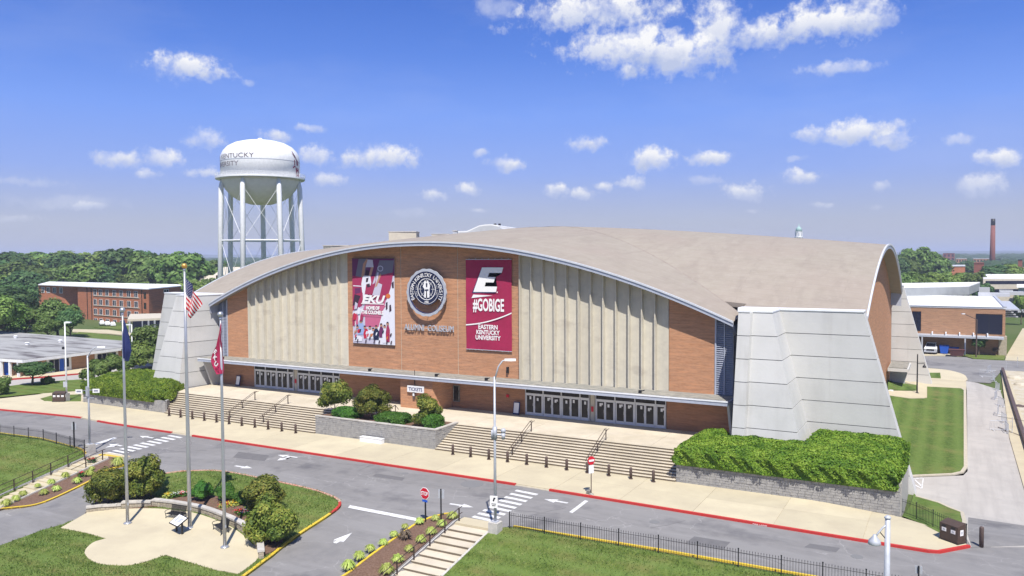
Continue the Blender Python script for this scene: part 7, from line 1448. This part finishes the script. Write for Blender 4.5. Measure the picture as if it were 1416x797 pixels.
# -- left: low building with the stained flat roof
K, R_e = np.array(XY(26.6, 118)), np.array(XY(193, 137)); Lf = np.array(XY(-90, 126)); bl_ = np.array(XY(-90, 172)); bm_ = np.array(XY(0, 164)); Rb = R_e + (bm_ - np.array(XY(0, 118))) * .12
lbd = thing('low_building', (K[0], K[1], 0), 'low building with a stained grey flat roof at the left', 'building'); zt_ = 2.75
blk(lbd, 'roof', [tuple(K), tuple(R_e), tuple(Rb), tuple(bm_), tuple(bl_), tuple(Lf)], zt_ - .02, zt_ + .05, 'flat_roof'); blk(lbd, 'fascia', [tuple(K), tuple(R_e), tuple(Rb), tuple(bm_), tuple(bl_), tuple(Lf)], zt_ - .45, zt_ - .021, 'white')
def inset(p, q, r_, d=.9): return tuple(np.array(p) + (np.array(q) - np.array(p)) / np.linalg.norm(np.array(q) - np.array(p)) * d + (np.array(r_) - np.array(p)) / np.linalg.norm(np.array(r_) - np.array(p)) * d)
Ki = inset(K, R_e, Lf, 1.2); Ri = inset(R_e, K, Rb, 1.); W_ = [Ki, Ri, tuple(Rb - (Rb - R_e) * .1), tuple(bm_ + (K - bm_) * .03), tuple(bl_), tuple(Lf + (bl_ - Lf) * .03)]
blk(lbd, 'wall', W_, -1, zt_ - .451, 'brick_far')
LWl = np.linalg.norm(np.array(Ri) - np.array(Ki))
def tpar(px):     # parameter along Ki-Ri hit by the pixel column
    d = ray(px, 500)[:2]; a = np.array(Ki); b = np.array(Ri) - a; m = np.array([[d[0], -b[0]], [d[1], -b[1]]]); s_ = np.linalg.solve(m, a); return s_[1]
for px0, px1 in ((64, 98), (131, 163)):
    t0, t1 = tpar(px0), tpar(px1); face_rect(lbd, 'entrance_surround', Ki, Ri, t0, t1, 0, 2.25, 'white', out=.12)
    for k in range(4): a = t0 + (t1 - t0) * (.1 + k * .205); face_rect(lbd, 'window', Ki, Ri, a, a + (t1 - t0) * .17, .7 if k in (0, 3) else .15, 2.05, 'glass_blue' if k != 2 or px0 > 100 else 'blue', out=.2)
dl = (np.array(Ki), np.array(W_[5]))
def tparL(px): d = ray(px, 500)[:2]; a = dl[0]; b = dl[1] - a; m = np.array([[d[0], -b[0]], [d[1], -b[1]]]); return np.linalg.solve(m, a)[1]
face_rect(lbd, 'door', dl[0], dl[1], tparL(12.5), tparL(6.), 0, 2.0, 'blue', out=.06); face_rect(lbd, 'window', dl[0], dl[1], tparL(23), tparL(17.5), 1.0, 1.9, 'glass_blue', out=.06)
for px in (26.5, 14.5, 2.5, -12): t = (tparL(px)); q = K + (Lf - K) * max(0, min(1, t)); mb = MB(); mb.box(q[0] - .15, q[0] + .15, q[1] + .05, q[1] + .35, -.5, zt_ - .46); wpart(mb, 'column', M['white'], lbd)
for px, dep in ((18, 150), (34, 138), (80, 142)): q = XY(px, dep); mb = MB(); mb.lathe([(.3, 0), (.3, .35), (.4, .36), (.2, .5)], c=(q[0], q[1], zt_ + .05), n=10); wpart(mb, 'roof_vent', M['white'], lbd)
# -- brick dormitory
dm = thing('brick_dormitory', (*XY(150, 225), 0), 'four-storey red brick dormitory with flat white roof behind the left trees', 'building')
B_, A_ = np.array(XY(204.5, 212)), np.array(XY(106, 236)); Cc = np.array(XY(249, 232)); D0, D1 = np.array(XY(88, 243)), np.array(XY(52, 250)); back = (np.array(XY(200, 260)) - np.array(XY(200, 232)))
ztd = 17.8 - (398.5 - 356.3) / 1110 * 212; zbd = -1.5
blk(dm, 'wall', [tuple(A_), tuple(B_), tuple(Cc), tuple(Cc + back * .3), tuple(A_ + back)], zbd, ztd - .4, 'brick_dark'); blk(dm, 'wall', [tuple(D1), tuple(D0), tuple(D0 + (A_ - D0) * .999 + back * .25), tuple(D0 + back), tuple(D1 + back)], zbd, ztd - .41, 'brick_dark')
blk(dm, 'roof', [tuple(D1 - back * .03), tuple(A_ - back * .05), tuple(B_ - back * .04), tuple(Cc + (Cc - A_) * .01), tuple(Cc + back * .35), tuple(D1 + back)], ztd - .38, ztd - .12, 'white_roof')
LAB = np.linalg.norm(B_ - A_); fl_ = (ztd - zbd) / 4.1
def tAB(px, a=None, b=None): a = A_ if a is None else a; b = B_ if b is None else b; d = ray(px, 420)[:2]; e = b - a; m = np.array([[d[0], -e[0]], [d[1], -e[1]]]); return np.linalg.solve(m, a)[1]
for r_ in range(4):
    zw0 = ztd - .9 - fl_ * (r_ + .62)
    for px in (132, 139.5, 148.5, 158.5, 168, 178.5, 188.5): t = tAB(px); face_rect(dm, 'window', A_, B_, t - .022, t + .022, zw0, zw0 + 1.5, 'glass_blue', out=.05, frame=('white', .07))
    t0, t1 = tAB(130), tAB(193); face_rect(dm, 'sill_band', A_, B_, t0, t1, zw0 - .28, zw0 - .13, 'beige', out=.16)
    t = tAB(201); face_rect(dm, 'stair_window', A_, B_, t - .018, t + .012, zw0 - .3, zw0 + 1.3, 'glass', out=.06)
    if r_ == 0:
        for px in (60, 67.5, 76, 85): t = tAB(px, D1, D0); face_rect(dm, 'window', D1, D0, t - .05, t + .05, zw0, zw0 + 1.5, 'glass_blue', out=.05, frame=('white', .12))
for px in (121, 127, 196.5): t = tAB(px); face_rect(dm, 'downpipe', A_, B_, t - .003, t + .003, zbd, ztd - .5, 'glass', out=.12)
t = tAB(230, B_, Cc); face_rect(dm, 'window', B_, Cc, t - .07, t + .07, ztd - 1.6, ztd - .9, 'glass_blue', out=.05, frame=('white', .15))
pt = thing('portico', (*XY(200, 190), 0), 'pale flat-roofed entrance portico at the foot of the dormitory', 'portico'); q = [XY(174, 188), XY(226, 192), XY(226, 208), XY(178, 206)]; zq = 17.8 - (441 - 356.2) / 1110 * 190
blk(pt, 'roof', q, zq - .5, zq, 'beige'); blk(pt, 'glazed_wall', [tuple(np.array(q[0]) + (.8, .8)), tuple(np.array(q[1]) + (0, .8)), q[2], q[3]], -1, zq - .51, 'glass_blue')
for k in range(6): c_ = np.array(q[0]) + (np.array(q[1]) - np.array(q[0])) * (k + .3) / 6; mb = MB(); mb.box(c_[0] - .15, c_[0] + .15, c_[1] - .1, c_[1] + .2, -1, zq - .52); wpart(mb, 'column', M['galv'], pt)
for i, (px, py) in enumerate(((141, 449.5), (148.5, 450.5), (156, 451.5))):
    p = G(px, py, 0); t_ = pickup((p[0], p[1], 0), math.radians(150), '%s of the three white vehicles parked before the dormitory' % ['leftmost', 'middle', 'rightmost'][i], s=.62); t_.name = 'parked_car'; t_['category'] = 'car'
# houses beyond the tower legs
for px, py, dep, lb in ((327, 372, 260, 'tan gabled house roof seen between the tower legs'), (290, 383, 300, 'small pale house roof among the trees left of the tower')):
    c_ = AT(px, py, dep); r = thing('house', (c_[0], c_[1], 0), lb, 'house'); zt_ = c_[2]; mb = MB(); mb.box(-5, 5, -4, 4, 0, zt_ - 2); mb.build('wall', M['brick_far'], r); mb = MB(); mb.loft([(-5.6, -4.6, zt_ - 2), (-5.6, 4.6, zt_ - 2), (-5.6, 0, zt_ + .6)], [(5.6, -4.6, zt_ - 2), (5.6, 4.6, zt_ - 2), (5.6, 0, zt_ + .6)]); mb.build('roof', M['beige'], r, fix=True)

# ================================================================ WATER TOWER
TD = 190.; tc_ = AT(362.5, 360, TD); TX, TY = tc_[0], tc_[1]; zy = lambda py: 17.8 + (355.4 - py) / 1110 * TD; Rt = 10.15 * (105 / 119.); Rb_ = 10.15
wt = thing('water_tower', (TX, TY, 0), 'white water tower with a domed tank on tall legs behind the coliseum', 'water tower'); n_ = 64
pr = [(.0, zy(283.8)), (2.5, zy(283.2)), (4.6, zy(279.5)), (6.6, zy(272.5)), (8.0, zy(263)), (8.8, zy(254)), (Rt, zy(248.5))]
mb = MB(); mb.lathe([(r_, z) for r_, z in pr[1:]], n=n_); wpart_ = mb.build('bowl', M['bowl'], wt, True)
pr = [(Rt, zy(248.5)), (Rt, zy(222)), (Rt * .985, zy(217)), (Rt * .93, zy(211)), (Rt * .82, zy(205)), (Rt * .64, zy(200)), (Rt * .42, zy(197)), (Rt * .2, zy(195.6)), (.3, zy(195))]
mb = MB(); mb.lathe(pr, n=n_); mb.build('tank', M['white'], wt, True)
mb = MB(); mb.lathe([(Rt, zy(249.5)), (Rb_ - .1, zy(250)), (Rb_, zy(249.3)), (Rb_, zy(247.2)), (Rb_ - .1, zy(247)), (Rt, zy(247.4))], n=n_); mb.build('balcony', M['white'], wt)
mb = MB(); 
for zr_ in (zy(246), zy(244.4), zy(242.8)): mb.tube([(Rb_ * math.cos(2 * PI * k / 48), Rb_ * math.sin(2 * PI * k / 48), zr_) for k in range(49)], .035, 4)
for k in range(48): a = 2 * PI * k / 48; mb.tube([(Rb_ * math.cos(a), Rb_ * math.sin(a), zy(247.2)), (Rb_ * math.cos(a), Rb_ * math.sin(a), zy(242.8))], .03, 4)
mb.build('balcony_railing', M['white'], wt)
mb = MB(); mb.lathe([(.6, 0), (.6, .3), (.35, .5), (.1, .55)], c=(0, 0, zy(195.4)), n=14); mb.build('top_vent', M['white'], wt)
mb = MB(); mb.lathe([(Rt + .02, -.1), (Rt + .05, 0), (Rt + .02, .1)], c=(0, 0, zy(226)), n=n_); mb.build('weld_seam', M['galv_lt'], wt)
vdir = math.atan2(-TY, -TX)      # angle towards the camera
def taz(dx): return vdir + math.asin(max(-1, min(1, dx)))
legs = []
for dx, front in ((-.44, 1), (.44, 1), (-.985, .3), (.985, .3), (-.68, -1), (.06, -1), (.70, -1)):
    a = vdir + math.asin(max(-1, min(1, dx))) if front > 0 else vdir + PI - math.asin(dx)
    legs.append(a)
a0 = vdir - PI / 6; legs = [vdir + s_ for s_ in (math.radians(-26), math.radians(26), math.radians(-78), math.radians(78), math.radians(-129), math.radians(129), PI - .04)]
rl0, rl1 = Rt * .99, Rt * 1.10; zl = zy(262)
for a in legs:
    mb = MB(); mb.tube([(rl1 * math.cos(a), rl1 * math.sin(a), -1), ((rl0 + .1) * math.cos(a), (rl0 + .1) * math.sin(a), zl), (rl0 * .97 * math.cos(a), rl0 * .97 * math.sin(a), zy(250))], [.62, .58, .45], 14); mb.build('leg', M['white'], wt, True)
srt = sorted(legs, key=lambda a: (a - vdir) % (2 * PI)); zm, zlow = zy(333), zy(395)
def lpnt(a, z): r_ = rl1 + (rl0 - rl1) * (z + 1) / (zl + 1); return np.array([r_ * math.cos(a), r_ * math.sin(a), z])
mbh = MB(); 
for i, a in enumerate(srt):
    b = srt[(i + 1) % len(srt)]
    mb = MB(); mb.tube([lpnt(a, zm), lpnt(b, zm)], .17, 6); mb.build('strut', M['white'], wt)
    for z0_, z1_ in ((zm, zl - 1), (zlow - 8, zm), (zm, zl - 1)):
        pass
    for (z0_, z1_) in ((zm, zl), (zlow - 6, zm)):
        mb = MB(); mb.tube([lpnt(a, z0_), lpnt(b, z1_)], .05, 4); mb.build('cross_brace', M['white'], wt); mb = MB(); mb.tube([lpnt(b, z0_), lpnt(a, z1_)], .05, 4); mb.build('cross_brace', M['white'], wt)
mb = MB(); a = vdir + math.radians(30); c_ = np.array([Rt * .78 * math.cos(a), Rt * .78 * math.sin(a), 0]); 
for s_ in (-.25, .25): o_ = np.array([-math.sin(vdir), math.cos(vdir), 0]) * s_; mb.tube([tuple(c_ + o_), tuple(c_ + o_ + (0, 0, zy(278)))], .04, 4)
for k in range(60): z = k * zy(278) / 60; o_ = np.array([-math.sin(vdir), math.cos(vdir), 0]) * .25; mb.tube([tuple(c_ - o_ + (0, 0, z)), tuple(c_ + o_ + (0, 0, z))], .025, 4)
mb.build('ladder', M['galv_lt'], wt)
def wrap_text(s, zc, size, a_right, arc, mt, name='lettering', bold=.0):
    vs, fs = text(s, size, bold=bold, res=4); xs = [v[0] for v in vs]; w = max(xs) - min(xs); mb = MB()
    bm = bmesh.new(); V = [bm.verts.new(v) for v in vs]; [bm.faces.new([V[i] for i in f]) for f in fs]
    for k in range(1, 40): bmesh.ops.bisect_plane(bm, geom=bm.verts[:] + bm.edges[:] + bm.faces[:], plane_co=(min(xs) + w * k / 40, 0, 0), plane_no=(1, 0, 0))
    bm.verts.index_update(); P = []
    for v in bm.verts: a = a_right - arc * (max(xs) - v.co.x) / w; z = zc + v.co.y; rr_ = Rt + .04 - (max(0, z - zy(222)) ** 2) * .05; P.append((rr_ * math.cos(a), rr_ * math.sin(a), z))
    mb.add(P, [tuple(v.index for v in f.verts) for f in bm.faces]); bm.free(); return mb.build(name, mt, wt)
M['tower_grey'] = mat('tower_lettering_grey', (.16, .13, .15), rough=.6)
wrap_text('EASTERN  KENTUCKY', zy(224.6), 1.55, vdir + math.asin(-.15), math.radians(119), M['tower_grey']); wrap_text('UNIVERSITY', zy(235), 1.55, vdir + math.asin(-.53), math.radians(62), M['tower_grey'])
M['tower_maroon'] = mat('tower_emblem_maroon', (.16, .015, .05), rough=.6)
mb = MB()
def tw(dx, py): a = vdir + math.asin(max(-1, min(1, dx))); z = zy(py); rr_ = Rt + .05 - (max(0, z - zy(222)) ** 2) * .05; return (rr_ * math.cos(a), rr_ * math.sin(a), z)
c0 = 362.5
for P_ in ([(403, 213), (404, 213), (409, 221), (411, 226), (410, 227), (406.5, 220)], [(406, 224), (407.2, 224), (407.4, 231), (406.2, 231)], [(409, 224), (411, 224), (411.4, 231), (409.4, 231)], [(404, 234.5), (406.5, 231.5), (412, 234.8), (412, 236), (407, 233.3), (404.5, 236)], [(408, 234), (409.6, 234.6), (410.2, 247), (408.6, 247)], [(411, 235), (412.2, 236), (412.8, 247), (411.4, 247)], [(409.6, 236), (411.2, 236.5), (411.5, 239), (409.8, 239)], [(410, 243), (411.5, 243), (411.6, 245), (410.1, 245)]):
    mb.add([tw((x - c0) / 52.3, y) for x, y in P_], [tuple(range(len(P_)))])
mb.build('emblem', M['tower_maroon'], wt)
# ================================================================ TREES IN THE BACKGROUND
rt = random.Random(11)
def bg_tree(kind, px, dep, top, label, group=None, name='tree', wscale=1.):
    hy = 353.7 - .005 * (px - 708); zt = 17.8 + (hy - top) / 1110 * dep; q = XY(px, dep); base = {'c': 14.4, 'o': 13.9, 'f': 14.0}[kind[0]]; g = -1.2; s = (zt - g) / base
    t = tree(kind, (q[0], q[1], g), label, 'tree', group, s=s, name=name); t.scale = (s * wscale, s * wscale, s); return t
near = [('oak0', 77, 178, 411, 'broad dark oak left of the dormitory, the one nearest its wall', 1.2), ('oak1', 8, 190, 392, 'tall dark tree at the left edge above the low building', 1.3), ('oak0', 33, 176, 418, 'mid green tree between the left edge and the broad oak', 1.1), ('oak1', 24, 205, 386, 'dark tree rising behind the tree at the left edge', 1.1), ('oak3', -12, 160, 405, 'tree cut by the left edge of the picture', 1.2), ('oak0', 8, 170, 428, 'low tree in front at the left edge', 1.2), ('oak0', 63, 172, 436, 'lower tree in front of the broad oak', 1.1), ('oak1', 95, 176, 424, 'right-hand companion of the broad oak before the dormitory', 1.0)]
for k, px, dep, top, lb, ws in near: bg_tree(k, px, dep, top, lb, wscale=ws)
def shrub(px, py, dep_or_none, r_, hh_, lb, mt='leaf_dark', n=1600, lf=.28, z=0): p = G(px, py, z); me = crown_mesh('crown', r_, hh_ / 2, hh_ / 2, n, lf, M[mt], 16, .8, int(px), low=.8); return tag(link('shrub', me, loc=(p[0], p[1], z)), lb, 'shrub')
tree('oak1', (*G(45, 534, 0)[:2], 0), 'dark many-stemmed shrub tree on the left lawn', s=.34, name='shrub_tree').scale = (.47, .47, .26)
shrub(65, 532, 0, 1.1, 1.2, 'pale flowering shrub right of the dark shrub tree', 'leaf_yel', 700); shrub(140, 528, 0, 3.3, 3.6, 'dense green bush group between the hedge and the low building', 'leaf_tree', 3800, .3); shrub(166, 518, 0, 2.6, 3.2, 'bush right of the leftmost flagpole by the low building', 'leaf_tree', 2600, .3); shrub(2, 548, 0, 1.3, 2.6, 'green shrub cut by the left edge beside the pavement', 'leaf_tree', 1500, .2)
shrub(205, 508, 0, 3.4, 8.0, 'tall feathery green tree beside the left buttress', 'leaf_tree', 5200, .3); shrub(196, 512, 0, 2.2, 4.5, 'lower bush in front of the feathery tree by the buttress', 'leaf_yel', 2400, .28)
belt = []
L1 = 'green tree in the dense belt behind the dormitory at the left'
for row, (d0, d1, n, t0, t1, x0, x1) in enumerate(((262, 285, 13, 366, 388, -20, 305), (300, 330, 16, 354, 378, -30, 310), (350, 400, 17, 344, 366, -30, 305), (420, 520, 24, 346, 360, -40, 320))):
    for i in range(n):
        px = x0 + (x1 - x0) * (i + rt.uniform(.1, .9)) / n; top = rt.uniform(t0, t1) + (3 if px > 280 else 0) + (6 if px > 250 and row > 1 else 0)
        if row == 0 and 255 > px > 50: top = max(top, 389)
        kk_ = rt.choice(['far0', 'far1', 'far1', 'far2', 'far1', 'far2']); bg_tree(kk_, px, rt.uniform(d0, d1), top, '%s tree in the %s of the belt %s' % ({'far0': 'dark green', 'far1': 'mid green', 'far2': 'light green'}[kk_], ['front row', 'second row', 'third row', 'farthest row'][row], 'left of the dormitory' if px < 55 else 'above the dormitory roof' if px < 150 else 'above the dormitory right half' if px < 240 else 'near the tower legs'), 'trees in the left background belt', wscale=rt.uniform(.8, 1.45))
for px, dep, top, lb in ((163, 330, 341, 'tallest rounded dark tree of the left skyline'), (207, 320, 344, 'pair of high round crowns right of the tallest skyline tree'), (186, 340, 343, 'narrow dark treetop between the two high skyline trees'), (252, 300, 343, 'tall leafy tree behind the striped flag'), (90, 350, 347, 'rounded skyline treetop at the left above the dormitory end'), (20, 330, 347, 'broad skyline tree at the far left')):
    bg_tree('far1' if 'leafy' in lb or 'pair' in lb else 'far0', px, dep, top, lb, wscale=1.05)
for i in range(10): bg_tree(rt.choice(['far0', 'far1']), rt.uniform(300, 345), rt.uniform(230, 330), rt.uniform(372, 384), 'low tree seen between the water tower legs', 'trees between the tower legs')
# right background
for px, dep, top, lb, k, ws in ((1270, 400, 338, 'tall leafy tree on the right skyline', 'far1', 1.05), (1284, 410, 345, 'lower companion right of the tall skyline tree', 'far1', 1.), (1292, 400, 352, 'third lower tree right of the tall skyline tree', 'far1', 1.1), (1250, 390, 352, 'tree crown next to the end of the roof arch', 'far1', .9), (1243, 380, 356, 'small crown touching the roof arch end', 'far0', .8), (1381, 330, 356, 'tall dark evergreen right of the chimney', 'cone', 1.6), (1372, 325, 364, 'dark evergreen at the foot of the chimney', 'cone', 1.5), (1392, 330, 364, 'broad green tree right of the evergreens', 'far2', 1.3), (1402, 340, 368, 'green tree before the red building', 'far2', 1.1), (1342, 480, 360, 'dark tree between the brick rows', 'far0', .8), (1309, 480, 363, 'dark tree under the distant tower block', 'far0', 1.3), (1298, 470, 367, 'low dark tree left of the low roof', 'far0', 1.2), (1361, 245, 390, 'dark tree at the left end of the white building', 'far0', .7), (1414, 215, 404, 'yellow green tree at the right edge behind the brick building', 'far2', .6), (1212, 400, 337.5, 'treetop just showing over the coliseum roof edge', 'far1', .4)):
    bg_tree(k, px, dep, top, lb, wscale=ws)
for i in range(15): bg_tree(rt.choice(['far1', 'far1', 'far2']), 1238 + i * 8.6 + rt.uniform(-2, 2), rt.uniform(262, 300), rt.uniform(372, 378), '%s tree from the left in the low row behind the white roofs' % _kn[i], 'row of trees behind the white roofs', wscale=.85)
# far wooded plain and hills up to the horizon, as masses
def mass(name, r0, r1, n, hmin, hmax, seed, mt, az0=-85, az1=25, kind='stuff', label=None, sz=(1, 1)):
    r = np.random.default_rng(seed); mb = MB(); base = math.degrees(math.atan2(_F[1], _F[0]))
    for i in range(n):
        a = math.radians(base + r.uniform(-45, 45)); d = math.sqrt(r.uniform(r0 ** 2, r1 ** 2)); x, y = d * math.cos(a), d * math.sin(a); w = r.uniform(*sz) ; hg = r.uniform(hmin, hmax); b = len(mb.v); m = 7
        mb.v.append((x, y, hg)); 
        for k, (rr_, zz_) in enumerate(((.55, .8), (1., .25), (1.05, -.3))): mb.v += [(x + w * rr_ * r.uniform(.8, 1.2) * math.cos(2 * PI * j / m + k), y + w * rr_ * r.uniform(.8, 1.2) * math.sin(2 * PI * j / m + k), hg * zz_ * r.uniform(.85, 1.1)) for j in range(m)]
        mb.f += [(b, b + 1 + j, b + 1 + (j + 1) % m) for j in range(m)]; 
        for k in range(2): mb.f += [(b + 1 + k * m + j, b + 1 + (k + 1) * m + j, b + 1 + (k + 1) * m + (j + 1) % m, b + 1 + k * m + (j + 1) % m) for j in range(m)]
    mb.m = [0] * len(mb.f); o = mb.build(name, mt, smooth=False); o['kind'] = kind; o['label'] = label; o['category'] = 'trees'
mass('distant_woods', 520, 1500, 5200, 7, 13, 3, M['far'], label='far-off belt of woods beyond the campus', sz=(7, 13)); mass('distant_woods', 1500, 4200, 5200, 8, 18, 4, M['far'], label='woods fading blue towards the horizon', sz=(16, 40))
mb = MB(); nA_ = 160
for ring_i, (d, hg, wd) in enumerate(((4800, 26, 500), (6800, 40, 900), (8200, 52, 900))):
    base = math.atan2(_F[1], _F[0]); b = len(mb.v)
    for k in range(nA_ + 1):
        a = base + math.radians(-60 + 120 * k / nA_); hk = hg * (.72 + .28 * math.sin(k * .23 + ring_i * 2) * math.sin(k * .071 + ring_i) + .06 * math.sin(k * 1.7)); 
        for dd_, z in ((-wd, -2), (-wd * .4, hk * .7), (0, hk), (wd, -2)): mb.v.append(((d + dd_) * math.cos(a), (d + dd_) * math.sin(a), z))
    for k in range(nA_):
        for j in range(3): mb.f.append((b + k * 4 + j, b + k * 4 + j + 1, b + (k + 1) * 4 + j + 1, b + (k + 1) * 4 + j)); mb.m.append(0)
tag(mb.build('hills', M['far'], smooth=True), kind='structure')
# small far buildings on the right plain
for i, (px, py, dep, w_, mt) in enumerate(((1384.5, 362, 1100, 7, 'white'), (1404, 366, 1000, 14, 'white_roof'), (1396, 366, 900, 9, 'beige'), (1352, 361, 900, 16, 'beige'), (1332, 363, 800, 10, 'white'), (1294, 362, 640, 12, 'roof_grey'))):
    c_ = AT(px, py, dep); r = thing('far_house', (c_[0], c_[1], 0), ['tiny bright white building on the right plain, right of the chimney', 'low white warehouse roof near the right edge of the plain', 'pale low building left of the warehouse', 'pale terrace behind the chimney foot', 'small white house left of the chimney', 'grey roof among trees below the tower block'][i], 'house')
    mb = MB(); mb.box(-w_ / 2, w_ / 2, -5, 5, 0, c_[2]); mb.build('wall', M[mt], r); mb = MB(); mb.box(-w_ / 2 - .4, w_ / 2 + .4, -5.4, 5.4, c_[2] + .01, c_[2] + .8); mb.build('roof', M['roof_grey'], r)

# ================================================================ AIR
hm = bpy.data.materials.new('haze_air'); hm.use_nodes = True; t = hm.node_tree; t.nodes.clear(); o_ = t.nodes.new('ShaderNodeOutputMaterial'); v = t.nodes.new('ShaderNodeVolumePrincipled'); v.inputs['Color'].default_value = (.72, .80, 1, 1); v.inputs['Density'].default_value = .00026; v.inputs['Anisotropy'].default_value = .0; t.links.new(v.outputs[0], o_.inputs['Volume'])
hz = MB().box(-9400, 9400, -700, 12400, -12, 75).build('haze', hm); hz['kind'] = 'stuff'
